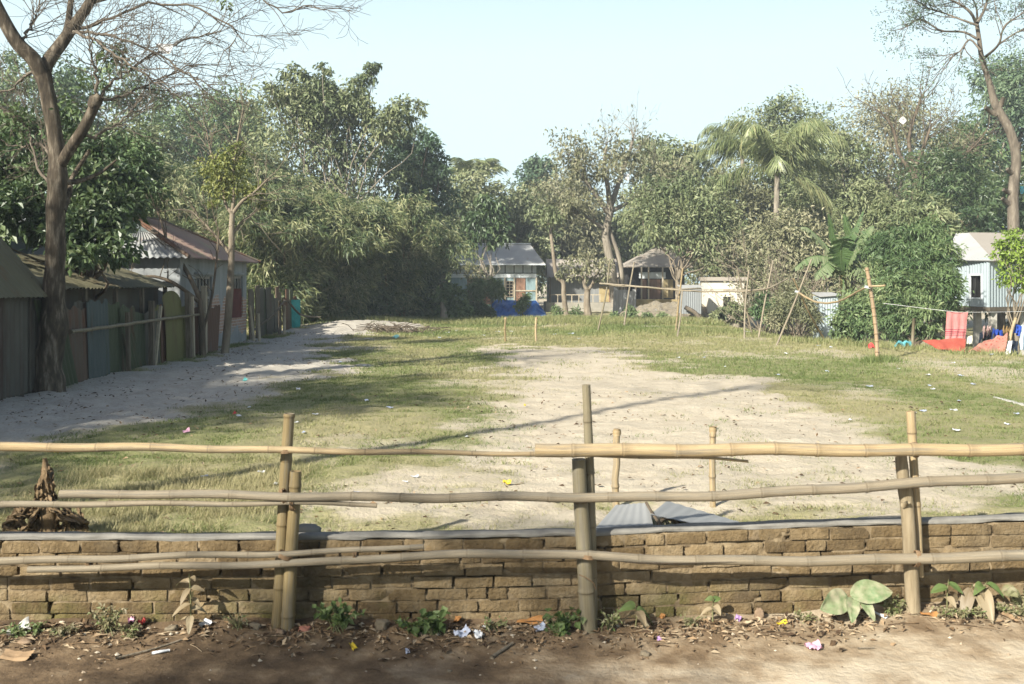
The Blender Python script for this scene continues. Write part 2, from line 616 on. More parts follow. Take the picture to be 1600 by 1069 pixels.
def road_z(x, y):
    x, y = np.asarray(x, float), np.asarray(y, float)
    k = smooth(3.0, 6.0, y)
    z = 0.045 * np.clip(x - 0.4, 0, 5) * k - 0.01
    heap = np.exp(-((y - 6.42) / 0.30) ** 2)
    z = z + heap * (0.03 + 0.06 * fbm(x * 1.7, y * 1.7 + 3, 3))
    return z + (fbm(x * 2.2 + 3, y * 2.2, 4) - 0.5) * 0.035 * smooth(2, 5, y)

def ground_mat(name, sand, soil, green):
    m, n, l, b = mat_new(name)
    tc = n.new('ShaderNodeTexCoord').outputs['Object']
    fine = noise_node(n, l, tc, 26, 6, 0.7)
    mid = noise_node(n, l, tc, 3.2, 6, 0.65)
    big = noise_node(n, l, tc, 0.55, 4, 0.6)
    f1 = math_n(n, l, 'ADD', math_n(n, l, 'MULTIPLY', mid, 0.5), math_n(n, l, 'MULTIPLY', fine, 0.5))
    cs = ramp(n, l, f1, [(0.32, sand[0]), (0.48, sand[1]), (0.66, sand[2])])
    cs = mixc(n, l, math_n(n, l, 'MULTIPLY', big, 0.45), cs, sand[0])
    cg = ramp(n, l, f1, [(0.36, soil), (0.5, green[0]), (0.64, green[1])])
    cg = mixc(n, l, math_n(n, l, 'MULTIPLY', attr(n, 'dry').outputs['Fac'], 0.75), cg, (0.31, 0.265, 0.155))
    g = math_n(n, l, 'ADD', attr(n, 'tint').outputs['Fac'], math_n(n, l, 'MULTIPLY', math_n(n, l, 'SUBTRACT', f1, 0.5), 2.8))
    mr = n.new('ShaderNodeMapRange')
    mr.inputs[1].default_value, mr.inputs[2].default_value = 0.22, 0.85
    l.new(g, mr.inputs[0])
    cs = mixc(n, l, math_n(n, l, 'MULTIPLY', attr(n, 'pale').outputs['Fac'], 0.8), cs, ramp(n, l, f1, [(0.32, (.27, .245, .205)), (0.5, (.375, .35, .305)), (0.66, (.46, .435, .385))]))
    c = mixc(n, l, mr.outputs[0], cs, cg)
    speck = noise_node(n, l, tc, 60, 2, 0.5)
    k = n.new('ShaderNodeMapRange')
    k.inputs[1].default_value, k.inputs[2].default_value = 0.69, 0.75
    l.new(speck, k.inputs[0])
    c = mixc(n, l, math_n(n, l, 'MULTIPLY', k.outputs[0], 0.55), c, (0.08, 0.06, 0.035))
    l.new(c, b.inputs['Base Color'])
    b.inputs['Roughness'].default_value = 0.95
    b.inputs['Specular IOR Level'].default_value = 0.15
    h = math_n(n, l, 'ADD', math_n(n, l, 'MULTIPLY', mid, 0.7), math_n(n, l, 'MULTIPLY', fine, 0.3))
    bump(n, l, b, h, 0.85, 0.07)
    return m

M_FIELD = ground_mat('field_soil', [(0.325, 0.275, 0.20), (0.425, 0.37, 0.28), (0.51, 0.455, 0.36)], (0.18, 0.155, 0.08), [(0.185, 0.19, 0.08), (0.27, 0.255, 0.13)])
ys = np.concatenate([np.linspace(6.5, 6.8, 6)[:-1], np.geomspace(6.8, 60, 330), np.geomspace(60, 1500, 30)[1:]])
u = np.linspace(-5.3, 5.3, 560)
xs = 6.0 * np.sinh(u)
YY, XX = np.meshgrid(ys, xs, indexing='ij')
gm, dm, pm = masks(XX, YY)
rough_ = (fbm(XX * 5, YY * 5, 3) - 0.5) * (0.065 + 0.075 * pm)
ZZ = field_z(XX, YY) + rough_ * (YY < 60)
mb = MB()
V = np.stack([XX, YY, ZZ], -1)
a_, b_ = V.shape[:2]
i, j = np.meshgrid(np.arange(a_ - 1), np.arange(b_ - 1), indexing='ij')
q = np.stack([i * b_ + j, i * b_ + j + 1, (i + 1) * b_ + j + 1, (i + 1) * b_ + j], -1).reshape(-1, 4)
mb.add(V.reshape(-1, 3), [q], gm.ravel(), dry=dm.ravel(), pale=pm.ravel())
tag(mb.build('field', M_FIELD), kind='structure')

def gz(x, y):
    return float(field_z(x, y)) if y > 6.5 else float(road_z(x, y))

# the dirt road in front of the wall
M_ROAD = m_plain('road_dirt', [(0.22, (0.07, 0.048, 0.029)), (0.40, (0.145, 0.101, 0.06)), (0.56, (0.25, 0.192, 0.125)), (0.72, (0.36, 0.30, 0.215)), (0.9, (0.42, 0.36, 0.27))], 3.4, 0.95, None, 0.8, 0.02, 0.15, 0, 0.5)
ys = np.concatenate([np.geomspace(1500, 10, 20) * -1, np.linspace(-9.5, 2.5, 30), np.linspace(2.6, 6.55, 130)])
xs = np.concatenate([-np.geomspace(1500, 5.2, 40), np.linspace(-5.1, 5.1, 330), np.geomspace(5.2, 1500, 40)])
YY, XX = np.meshgrid(ys, xs, indexing='ij')
ZZ = road_z(XX, YY) + (fbm(XX * 9, YY * 9, 3) - 0.5) * 0.016 * (YY > 2)
mb = MB()
V = np.stack([XX, YY, ZZ], -1)
a_, b_ = V.shape[:2]
i, j = np.meshgrid(np.arange(a_ - 1), np.arange(b_ - 1), indexing='ij')
q = np.stack([i * b_ + j, i * b_ + j + 1, (i + 1) * b_ + j + 1, (i + 1) * b_ + j], -1).reshape(-1, 4)
dusty = smooth(-1.5, 2.2, XX + (fbm(XX, YY, 3) - .5) * 3) * (1 - 0.55 * np.exp(-((YY - 6.1) / 0.35) ** 2))  # dust, plus sunlight painted into the road as a paler tone rightwards
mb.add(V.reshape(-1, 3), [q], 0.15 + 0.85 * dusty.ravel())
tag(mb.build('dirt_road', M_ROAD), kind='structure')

# ------------------------------------------------------------------ grass blades
def grass(name, mb, x, y, per, h0, h1, w, green, rng, lean=0.5, spread=0.05):
    n = len(x)
    x = np.repeat(x, per) + rng.normal(0, spread, n * per)
    y = np.repeat(y, per) + rng.normal(0, spread, n * per)
    gr = np.repeat(green, per)
    n = len(x)
    z = field_z(x, y) - 0.012
    a = rng.uniform(0, 2 * np.pi, n)
    h = rng.uniform(h0, h1, n) if np.isscalar(h0) else np.repeat(rng.uniform(h0, h1), per) * rng.uniform(.5, 1.1, n)
    lx, ly = np.cos(a) * h * lean * rng.random(n), np.sin(a) * h * lean * rng.random(n)
    sx, sy = -np.sin(a + rng.normal(0, .6, n)) * w / 2, np.cos(a) * w / 2
    b0 = np.stack([x - sx, y - sy, z], 1)
    b1 = np.stack([x + sx, y + sy, z], 1)
    tip = np.stack([x + lx, y + ly, z + h], 1)
    k = np.arange(n)[:, None] * 3
    mb.add(np.stack([b0, b1, tip], 1).reshape(-1, 3), [k + np.array([[0, 1, 2]])], np.repeat(np.clip(gr + rng.normal(0, 0.14, n), 0, 1), 3))

def scatter(rng, n, x0, x1, y0, y1, frame=True):
    y = np.sqrt(rng.uniform(y0 ** 2, y1 ** 2, n))
    x = rng.uniform(x0, x1, n)
    if frame:
        k = np.abs(x) < y * 0.53 + 1.0
        x, y = x[k], y[k]
    return x, y

def keep(rng, x, y, f=1.0):
    g, d, p = masks(x, y)
    k = rng.random(len(x)) < (np.clip(g * 1.15 - 0.12, 0, 1) + 0.22 * smooth(.56, .70, fbm(x * 1.9, y * 1.5 + 60, 3)) * (p < .4)) * f
    return x[k], y[k], (0.95 - 0.8 * d)[k]

M_GRASS = m_leaf('grass_blades', [(0.0, (0.37, 0.31, 0.185)), (0.3, (0.27, 0.245, 0.125)), (0.6, (0.16, 0.18, 0.066)), (1.0, (0.085, 0.125, 0.034))], 0.3, 0.6)
rng = np.random.default_rng(11)
mb = MB()
x, y, g = keep(rng, *scatter(rng, 60000, -5.6, 5.6, 6.68, 10.5))
grass('g', mb, x, y, 3, 0.012, 0.042, 0.006, g, rng, 1.7, 0.03)
x, y, g = keep(rng, *scatter(rng, 90000, -10, 10, 10, 19))
grass('g', mb, x, y, 3, 0.015, 0.05, 0.010, g, rng, 1.5, 0.05)
x, y, g = keep(rng, *scatter(rng, 110000, -18, 18, 18, 33))
grass('g', mb, x, y, 3, 0.02, 0.075, 0.018, g, rng, 1.1, 0.08)
x, y, g = keep(rng, *scatter(rng, 60000, -24, 24, 32, 44))
grass('g', mb, x, y, 3, 0.03, 0.11, 0.03, g, rng, 0.9, 0.1)
# straw tufts beside the wall on the left
x, y = scatter(rng, 15000, -5.4, -1.6, 6.7, 9.6)
k = rng.random(len(x)) < soft(x, y, STRAW, .3) * smooth(.35, .6, fbm(x * 3, y * 3, 3)) 
grass('g', mb, x[k], y[k], 5, 0.03, 0.11, 0.006, np.full(k.sum(), 0.12), rng, 1.6, 0.03)
tag(mb.build('grass', M_GRASS, smooth_=False), kind='stuff')
# longer grass along the far bank and the right-hand edge
mb = MB()
x, y = scatter(rng, 20000, -8, 17, 41, 47)
k = rng.random(len(x)) < smooth(0.3, 0.6, fbm(x * .8, y * .8, 3))
grass('g', mb, x[k], y[k], 4, 0.06, 0.26, 0.03, np.full(k.sum(), 0.5), rng, 0.8, 0.12)
x, y = scatter(rng, 22000, 5, 17, 24, 40)
ye = 30.5 - np.clip(x - 9.5, -2, 6) * 2.3
k = (np.abs(y - ye + 1.0) < 2.2) & (rng.random(len(x)) < smooth(0.3, 0.6, fbm(x * .9, y * .9 + 30, 3)))
grass('g', mb, x[k], y[k], 4, 0.05, 0.2, 0.022, np.full(k.sum(), 0.5), rng, 0.8, 0.1)
gx, gy = G(1371, 564)[:2]
x, y = gx + rng.normal(0, .25, 260), gy + rng.normal(0, .2, 260)
grass('g', mb, x, y, 4, 0.05, 0.2, 0.02, np.full(260, 0.95), rng, 0.8, 0.04)
tag(mb.build('long_grass', M_GRASS, smooth_=False), kind='stuff')
# ------------------------------------------------------------------ low brick wall
WY = 6.42                                   # front face
def wall_top(x):
    px = CX + np.asarray(x, float) * F / WY
    return np.interp(px, [-400, 0, 700, 900, 1200, 1600, 2000], [0.58, .583, .592, .612, .662, .705, .74])

M_BRICK = m_plain('dusty_brick', [(0.2, (0.082, 0.056, 0.028)), (0.45, (0.143, 0.102, 0.053)), (0.62, (0.19, 0.14, 0.078)), (0.85, (0.26, 0.205, 0.128))], 9, 0.95, None, 0.95, 0.02, 0.15, 0, 0.5)
# moss and damp stains on the lower courses in the middle
n, l = M_BRICK.node_tree.nodes, M_BRICK.node_tree.links
b = n['Principled BSDF']
tc = n.new('ShaderNodeTexCoord').outputs['Object']
xyz = n.new('ShaderNodeSeparateXYZ')
l.new(tc, xyz.inputs[0])
mz = n.new('ShaderNodeMapRange')
mz.inputs[1].default_value, mz.inputs[2].default_value = 0.34, 0.02
l.new(xyz.outputs[2], mz.inputs[0])
mn = n.new('ShaderNodeMapRange')
mn.inputs[1].default_value, mn.inputs[2].default_value = 0.50, 0.68
l.new(noise_node(n, l, tc, 1.6, 5, .65), mn.inputs[0])
old = b.inputs['Base Color'].links[0].from_socket
st_ = noise_node(n, l, tc, 2.1, 5, .65)
dk = n.new('ShaderNodeMapRange')
dk.inputs[1].default_value, dk.inputs[2].default_value = 0.48, 0.70
l.new(st_, dk.inputs[0])
c_ = mixc(n, l, math_n(n, l, 'MULTIPLY', dk.outputs[0], .6), old, (.075, .06, .04))
l.new(mixc(n, l, math_n(n, l, 'MULTIPLY', mz.outputs[0], mn.outputs[0]), c_, (.085, .085, .022)), b.inputs['Base Color'])
M_MORTAR = m_plain('old_mortar', [(0.3, (0.09, 0.065, 0.04)), (0.55, (0.19, 0.145, 0.088)), (0.8, (0.28, 0.225, 0.148))], 9, 0.95, None, 0.7, 0.015, 0.1)
M_COPING = m_plain('cement_coping', [(0.25, (0.11, 0.103, 0.09)), (0.5, (0.17, 0.162, 0.145)), (0.8, (0.24, 0.228, 0.20))], 5, 0.95, None, 0.5, 0.01, 0.15)
bt = bmesh.new()
bmesh.ops.create_cube(bt, size=1)
for v in bt.verts:
    v.co = Vector((v.co.x * 0.25, v.co.y * 0.12, v.co.z * 0.07))
bmesh.ops.subdivide_edges(bt, edges=[e for e in bt.edges if abs(e.verts[0].co.x - e.verts[1].co.x) > .1], cuts=5, use_grid_fill=True)
bmesh.ops.subdivide_edges(bt, edges=[e for e in bt.edges if abs(e.verts[0].co.z - e.verts[1].co.z) > .05], cuts=2, use_grid_fill=True)
bmesh.ops.bevel(bt, geom=[e for e in bt.edges if e.calc_face_angle(0) > 1], offset=0.003, segments=2, affect='EDGES', profile=0.6)
bt.verts.index_update()
BV = np.array([v.co[:] for v in bt.verts])
BF3 = [[v.index for v in f.verts] for f in bt.faces]
BFS = [np.array([f for f in BF3 if len(f) == k]) for k in (3, 4, 5) if any(len(f) == k for f in BF3)]
bt.free()
rng = np.random.default_rng(21)
wall = Thing('brick_wall', 'low dusty brown brick wall with a cement top along the dirt road', 'wall', (0, WY, 0))
mb, cap = MB(), MB()
CH = 0.0785
for row in range(9):
    x = -8.3 + (0.13 if row % 2 else 0.0) + rng.uniform(-0.02, .02)
    while x < 8.2:
        L = 0.25 * rng.uniform(0.95, 1.05) if rng.random() > 0.10 else 0.12
        zc = float(wall_top(x + L / 2)) - 0.03 - 0.038 - row * CH
        V = BV.copy()
        V[:, 0] *= L / 0.25 * 0.975
        V[:, 2] *= rng.uniform(0.93, 1.0)
        s = rng.uniform(0, 99)
        w = np.stack([vnoise(V[:, 0] * 23 + s, V[:, 2] * 30 + V[:, 1] * 9 + s), vnoise(V[:, 0] * 19 + s + 7, V[:, 2] * 26 + s), vnoise(V[:, 0] * 15 + s, V[:, 2] * 15 + s + 3)], 1) - 0.5
        V += w * np.array((0.006, 0.009, 0.006))
        if rng.random() < 0.35:                                 # a chipped corner
            cx_, cz_ = rng.choice([-1, 1]) * L / 2, rng.choice([-1, 1]) * 0.035
            d = np.hypot(V[:, 0] - cx_, (V[:, 2] - cz_) * 1.3)
            V[:, 1] += np.clip(0.05 - d, 0, 1) * 0.7 * (V[:, 1] < 0)
        V[:, 2] += V[:, 0] * rng.normal(0, 0.006)
        tilt = (float(wall_top(x + L)) - float(wall_top(x))) / L
        V[:, 2] += V[:, 0] * tilt
        V += np.array((x + L / 2, WY + 0.06 + rng.normal(0, 0.003), zc + rng.normal(0, .0025)))
        mb.add(V, BFS, rng.uniform(0.05, 0.95))
        x += L + rng.uniform(0.007, 0.014)
wall.part('brickwork', mb, M_BRICK)
# mortar body behind the brick faces, crumbling, with holes
xs, zs = np.linspace(-8.3, 8.2, 1500), np.linspace(0, 1, 60)
X, Zt = np.meshgrid(xs, zs, indexing='ij')
top = wall_top(X) - 0.028
Z = -0.2 + (top + 0.2) * Zt
n1 = fbm(X * 14, Z * 18, 3)
hole = smooth(0.57, 0.70, fbm(X * 6 + 30, Z * 26 + 8, 3))
Y = WY + 0.002 + 0.014 * n1 + 0.045 * hole
mb = MB()
grid(mb, np.stack([X, Y, Z], -1))
wall.part('mortar', mb, M_MORTAR)
mb = MB()
box(mb, -8.3, 8.2, WY + 0.07, WY + 0.104, -0.2, 0.55)
# cement coping: rounded front edge, worn
prof = [(0.006, -0.026), (0.002, -0.014), (0.002, -0.006), (0.010, 0.0), (0.035, 0.004), (0.075, 0.004), (0.102, 0.0), (0.112, -0.008), (0.112, -0.30)]
xs = np.linspace(-8.3, 8.2, 900)
V = np.zeros((len(xs), len(prof), 3))
for k, (yy, zz) in enumerate(prof):
    V[:, k, 0] = xs
    V[:, k, 1] = WY + yy + (vnoise(xs * 11 + k * 3, np.full_like(xs, k * 5.0)) - 0.5) * 0.012 + (fbm(xs * 2, xs * 0, 2) - .5) * .012
    V[:, k, 2] = wall_top(xs) + zz + (vnoise(xs * 7 + 40, np.full_like(xs, k * 0.5)) - 0.5) * 0.012 + (fbm(xs * 1.5, xs * 0 + 9, 3) - .5) * .02
grid(cap, V, 0.5, True)
wall.part('coping', cap, M_COPING)

# ------------------------------------------------------------------ bamboo fence
def m_bamboo(name, stops, node_c, grey=0.3):
    m, n, l, b = mat_new(name)
    bc = attr(n, 'bc').outputs['Vector']
    f = noise_node(n, l, bc, 3.0, 5, 0.6, (0.5, 2.2, 2.2))
    g = noise_node(n, l, bc, 5.0, 4, 0.6, (0.12, 6, 6))
    f = math_n(n, l, 'ADD', math_n(n, l, 'MULTIPLY', f, 0.6), math_n(n, l, 'MULTIPLY', g, 0.4))
    c = ramp(n, l, f, stops)
    sp = noise_node(n, l, bc, 9.0, 4, 0.7, (0.6, 1.5, 1.5))
    k = n.new('ShaderNodeMapRange')
    k.inputs[1].default_value, k.inputs[2].default_value = 0.57, 0.68
    l.new(sp, k.inputs[0])
    c = mixc(n, l, math_n(n, l, 'MULTIPLY', k.outputs[0], grey * 1.25, True), c, (0.075, 0.062, 0.042))
    cr = noise_node(n, l, bc, 9.0, 3, 0.6, (0.10, 7, 7))
    k3 = n.new('ShaderNodeMapRange')
    k3.inputs[1].default_value, k3.inputs[2].default_value = 0.64, 0.69
    l.new(cr, k3.inputs[0])
    c = mixc(n, l, math_n(n, l, 'MULTIPLY', k3.outputs[0], 0.6), c, (0.06, 0.045, 0.03))
    c = mixc(n, l, math_n(n, l, 'MULTIPLY', attr(n, 'tint').outputs['Fac'], 0.8), c, node_c)
    wz = noise_node(n, l, bc, 1.3, 5, 0.65, (1.2, 0.8, 0.8))
    k2 = n.new('ShaderNodeMapRange')
    k2.inputs[1].default_value, k2.inputs[2].default_value = 0.50, 0.60
    l.new(wz, k2.inputs[0])
    c = mixc(n, l, math_n(n, l, 'MULTIPLY', k2.outputs[0], 0.62), c, (0.15, 0.135, 0.105))
    l.new(c, b.inputs['Base Color'])
    b.inputs['Roughness'].default_value = 0.6
    b.inputs['Specular IOR Level'].default_value = 0.35
    bump(n, l, b, math_n(n, l, 'ADD', g, math_n(n, l, 'MULTIPLY', noise_node(n, l, bc, 30.0, 4, 0.7, (1, .5, .5)), 0.5)), 0.55, 0.006)
    return m

M_BAM_NEW = m_bamboo('yellow_bamboo', [(0.3, (0.205, 0.135, 0.062)), (0.5, (0.335, 0.25, 0.135)), (0.7, (0.44, 0.36, 0.23))], (0.12, 0.085, 0.045), 0.6)
M_BAM_OLD = m_bamboo('weathered_bamboo', [(0.3, (0.125, 0.10, 0.065)), (0.5, (0.215, 0.178, 0.122)), (0.7, (0.30, 0.258, 0.188))], (0.09, 0.07, 0.042), 0.55)
M_BAM_POST = m_bamboo('olive_bamboo', [(0.3, (0.115, 0.085, 0.036)), (0.5, (0.185, 0.138, 0.063)), (0.7, (0.255, 0.20, 0.105))], (0.12, 0.085, 0.04), 0.35)
M_BAM_GREY = m_bamboo('grey_bamboo', [(0.3, (0.10, 0.084, 0.05)), (0.5, (0.165, 0.14, 0.086)), (0.7, (0.22, 0.192, 0.128))], (0.09, 0.07, 0.045), 0.4)
M_TIMBER = m_plain('tan_post_wood', [(0.25, (0.115, 0.085, 0.05)), (0.5, (0.20, 0.16, 0.10)), (0.75, (0.28, 0.23, 0.155))], 5, 0.85, (6, 6, .6), 0.6, 0.01)
M_WIRE = m_plain('binding_wire', [(0.3, (0.10, 0.06, 0.03)), (0.7, (0.24, 0.16, 0.09))], 20, 0.7)

YP, YR = 6.285, 6.19
fence = Thing('bamboo_fence', 'rough roadside fence of bamboo poles lashed to posts in front of the brick wall', 'fence', (0, YP, 0))
def pole(name, pts, d0, d1, Y, mat, node, sides=16, label=None, rng_seed=1, **kw):
    """pole drawn through photo points at distance Y, d0/d1 its thickness in photo pixels"""
    c = [P(p[0], p[1], p[2] if len(p) > 2 else Y) for p in pts]
    mb = MB()
    bamboo(mb, c, d0 * Y / F / 2, d1 * Y / F / 2, node, sides, random.Random(rng_seed), phase=(rng_seed * 0.37) % 1, **kw)
    return fence.part(name, mb, mat, label)
pole('post', [(431, 1006), (437, 930), (440, 850), (446, 740), (452, 645)], 20, 17, YP + .01, M_BAM_POST, 0.34, open_end=True, rng_seed=2)
pole('post', [(448, 1006), (452, 930), (456, 850), (460, 790), (462, 737)], 22, 18, YP - .02, M_BAM_POST, 0.42, open_end=True, rng_seed=3)
pole('post', [(926, 985), (924, 850), (921, 720), (918, 650), (916, 601)], 17, 13, YP + .03, M_BAM_GREY, 0.3, open_end=True, rng_seed=5, label='tall thin grey post with cut top')
pole('post', [(920, 988), (916, 920), (912, 850), (907, 780), (904, 717)], 27, 21, YP - .02, M_BAM_GREY, 0.5, open_end=True, rng_seed=6, label='thick short grey post')
pole('post', [(1438, 900), (1434, 820), (1428, 730), (1423, 643)], 11, 14, YP + .05, M_BAM_NEW, 0.5, open_end=True, rng_seed=7, label='thin yellow post')
mb = MB()
c = [P(1428, 965, YP), P(1424, 900, YP), P(1418, 800, YP), P(1411, 745, YP), P(1407, 706, YP)]
q = spline(c, 40)
al = np.linspace(0, 1, 40)
rr = (11.5 - 2.6 * al + 1.0 * np.exp(-((al - 0.63) / .05) ** 2)) * YP / F * (1 + 0.05 * (vnoise(al * 13, al * 0) - .5))
tube(mb, q, rr, 16)
tube(mb, [P(1411, 790, YP - .03), P(1419, 785, YP - .075)], [.018, .012], 8)
fence.part('post', mb, M_TIMBER, 'short tan wooden post with a knot')
pole('post', [(1921, 960), (1924, 840), (1930, 640)], 20, 16, YP, M_BAM_POST, 0.36, open_end=True, rng_seed=8)
pole('post', [(-318, 1010), (-322, 850), (-330, 650)], 20, 16, YP, M_BAM_POST, 0.36, open_end=True, rng_seed=9)
# rails
pole('rail', [(-480, 706), (-200, 702), (0, 699), (200, 699), (330, 701), (450, 704), (600, 706), (740, 708), (860, 710, YR + .03), (1000, 713, YR + .05), (1100, 716, YR + .05), (1169, 721, YR + .05)], 19, 4.5, YR, M_BAM_NEW, 0.335, rng_seed=11, label='long yellow top rail tapering to a thin tip')
pole('rail', [(836, 703), (1000, 704), (1120, 703), (1200, 702), (1300, 703), (1400, 704), (1500, 703), (1700, 702), (2100, 706)], 21, 18, YR - .06, M_BAM_NEW, 0.31, rng_seed=12, open_start=True, label='thick yellow top rail with a cut hollow end')
pole('rail', [(94, 773), (250, 772), (380, 774), (470, 776), (600, 777), (700, 778), (800, 776), (900, 777), (1000, 777), (1100, 775), (1200, 770), (1300, 764), (1400, 757), (1500, 751), (1600, 746), (1700, 742), (2080, 738)], 13, 18, YR - .01, M_BAM_OLD, 0.34, rng_seed=13, label='long grey middle rail')
pole('rail', [(-420, 784), (-80, 790), (0, 789), (200, 787), (400, 787), (500, 786), (589, 789)], 13, 7, YR + .0, M_BAM_OLD, 0.36, rng_seed=14, label='short rail under the middle rail')
pole('rail', [(-460, 884), (-80, 878), (0, 876), (140, 874), (250, 869), (360, 867), (450, 865), (550, 860), (662, 853)], 15, 8, YR + .0, M_BAM_OLD, 0.33, rng_seed=15, label='thinner upper rail of the lower pair')
pole('rail', [(44, 891), (150, 887), (300, 884), (450, 881), (560, 874), (660, 869), (760, 865), (850, 866), (950, 870), (1050, 875), (1150, 876), (1300, 876), (1400, 874), (1500, 871), (1700, 868), (2120, 872)], 10, 20, YR, M_BAM_OLD, 0.38, rng_seed=16, label='lowest long rail')
mb = MB()                                                     # the split in the lowest rail
sp = spline([P(945, 876, YR - .034), P(1010, 880, YR - .040), P(1075, 880, YR - .040), P(1150, 878, YR - .036)], 14)
tube(mb, sp, [.001, .0035, .006, .007, .008, .009, .0085, .007, .006, .005, .004, .003, .002, .001], 6, squash=.5)
fence.part('split', mb, m_plain('dark_crack', [(0.3, (0.02, 0.015, 0.01)), (0.7, (0.05, 0.035, 0.02))], 9))
ex, ez = (1, 0, 0), (0, 0, 1)
for px, py, r, ax, t in ((448, 704, .05, ez, 2), (444, 776, .055, (1, 0, .4), 2), (458, 787, .05, ex, 2), (446, 868, .058, (.4, 0, 1), 2), (922, 706, .055, (.5, 0, 1), 2), (918, 868, .062, (.15, 0, 1), 3),
                         (1430, 703, .052, (1, 0, .1), 3), (1424, 757, .05, (.3, 0, 1), 2), (1432, 873, .058, (1, 0, -.15), 3), (556, 866, .042, ex, 2), (140, 878, .034, ex, 2)):
    mb = MB()
    coil(mb, P(px, py, YR + .02), ax, r * .84, t + 1, .0045, .026)
    fence.part('lashing', mb, M_WIRE)
mb = MB()
tube(mb, spline([P(905, 898, YP - .12), P(918, 904, YP - .135), P(928, 912, YP - .12), P(931, 920, YP - .08)], 12), .0035, 5)
fence.part('lashing', mb, M_WIRE)

# ------------------------------------------------------------------ cricket stumps
for k, (px, y0, y1, d, lab) in enumerate(((963, 792, 671, 11, 'yellow bamboo stump with a bent knobbed top, behind the thick grey post'), (1114, 796, 667, 10, 'straight yellow bamboo stump beside the tin cover'),
                                          (790, 535, 496, 3.4, 'darker slim stump at the far end of the bare pitch'), (838, 535, 496, 3.6, 'pale slim stump at the far end of the bare pitch'))):
    b = G(px, y0 if k < 2 else 535)
    Y = b[1]
    b[2] = gz(b[0], b[1]) - 0.03
    t = P(px + (0 if k else 1), y1, Y)
    mb = MB()
    if k == 0:
        mid = [P(961, 735, Y), P(964, 728, Y), P(963, 700, Y)]
    else:
        mid = [P(px - 1, (y0 + y1) / 2, Y)]
    bamboo(mb, [b] + mid + [t], d * Y / F / 2, d * Y / F / 2 * 0.95, 0.33 if k < 2 else 0.4, 12, random.Random(40 + k), phase=.3 + .2 * k, knob=1.22)
    th = Thing('cricket_stump', lab, 'stump', b, 'bamboo stumps marking the cricket pitch')
    th.part('pole', mb, M_BAM_NEW if k != 2 else M_BAM_POST)
    mb = MB()
    u_ = (t - b) / np.linalg.norm(t - b)
    tube(mb, [t - u_ * .05, t - u_ * .03, t - u_ * .012, t + u_ * .003], np.array([1.02, 1.25, 1.18, .95]) * d * Y / F / 2, 12)
    th.part('top', mb, M_BAM_NEW)
# ------------------------------------------------------------------ left row of sheds
T_DARK = m_tin('dark_tin', (0.02, 0.022, 0.02), (0.04, 0.02, 0.012), 0.5)
T_OLIVE = m_tin('olive_roof_tin', (0.125, 0.115, 0.068), (0.10, 0.065, 0.03), 0.38, dirt=(0.06, 0.057, 0.03))
T_GREEN = m_tin('mossy_tin', (0.05, 0.066, 0.028), (0.065, 0.036, 0.016), 0.42, dirt=(0.02, 0.03, 0.014))
T_BLUE = m_tin('blue_grey_tin', (0.065, 0.085, 0.09), (0.06, 0.045, 0.025), 0.36, dirt=(0.03, 0.045, 0.03))
T_YELL = m_tin('yellow_green_tin', (0.13, 0.122, 0.032), (0.07, 0.04, 0.016), 0.40, dirt=(0.05, 0.055, 0.018))
T_RUST = m_tin('rusty_tin', (0.062, 0.042, 0.028), (0.085, 0.038, 0.018), 0.6)
T_GREY = m_tin('grey_roof_tin', (0.22, 0.235, 0.24), (0.22, 0.13, 0.08), 0.36, dirt=(0.20, 0.19, 0.17))
T_PINK = m_tin('faded_red_tin', (0.31, 0.19, 0.165), (0.26, 0.235, 0.15), 0.5, dirt=(0.20, 0.17, 0.115))
T_PALE = m_tin('pale_tin', (0.44, 0.455, 0.45), (0.24, 0.17, 0.12), 0.25, dirt=(0.26, 0.27, 0.26))
M_WOOD = m_plain('grey_timber', [(0.3, (0.06, 0.048, 0.034)), (0.55, (0.12, 0.098, 0.07)), (0.75, (0.19, 0.16, 0.115))], 6, 0.9, (5, 5, .5))
M_WOODP = m_plain('pale_timber', [(0.3, (0.25, 0.21, 0.15)), (0.55, (0.37, 0.32, 0.235)), (0.75, (0.46, 0.40, 0.30))], 6, 0.9, (5, 5, .5))
M_DARK = m_plain('dark_interior', [(0.3, (0.012, 0.012, 0.012)), (0.7, (0.03, 0.028, 0.025))], 3, 0.9)
rng = np.random.default_rng(31)

def A(*q):
    return np.array(q, float)

# shed nearest on the left
t = Thing('tin_shed', 'dark tin shed with a steep olive brown roof beside the big tree trunk', 'shed', (-8.6, 14, FZ))
mb = MB()
for k, y0 in enumerate(np.arange(8.0, 16.2, 0.81)):
    corr(mb, A(-7.80 - .01 * (k % 2), y0, .30), A(-7.80 - .01 * (k % 2), y0 + .83, .30), A(-7.80 - .01 * (k % 2), y0 + .83, 2.12), A(-7.80 - .01 * (k % 2), y0, 2.12), .14, .02, 3, rng.uniform(.2, .8))
corr(mb, A(-7.82, 16.22, .3), A(-11, 16.22, .3), A(-11, 16.22, 2.3), A(-7.82, 16.22, 2.3), .076, .009, 2, .5)
t.part('wall', mb, T_DARK)
mb = MB()
for k, y0 in enumerate(np.arange(7.6, 16.3, 0.8)):
    corr(mb, A(-7.58, y0, 1.98 + .006 * (k % 2)), A(-7.58, y0 + .82, 1.98 + .006 * (k % 2)), A(-9.4, y0 + .82, 4.05), A(-9.4, y0, 4.05), .15, .02, 3, rng.uniform(.2, .8))
corr(mb, A(-11.4, 16.4, 1.98), A(-11.4, 7.6, 1.98), A(-9.4, 7.6, 4.05), A(-9.4, 16.4, 4.05), .076, .009, 2, .5)
t.part('roof', mb, T_OLIVE)
mb = MB()
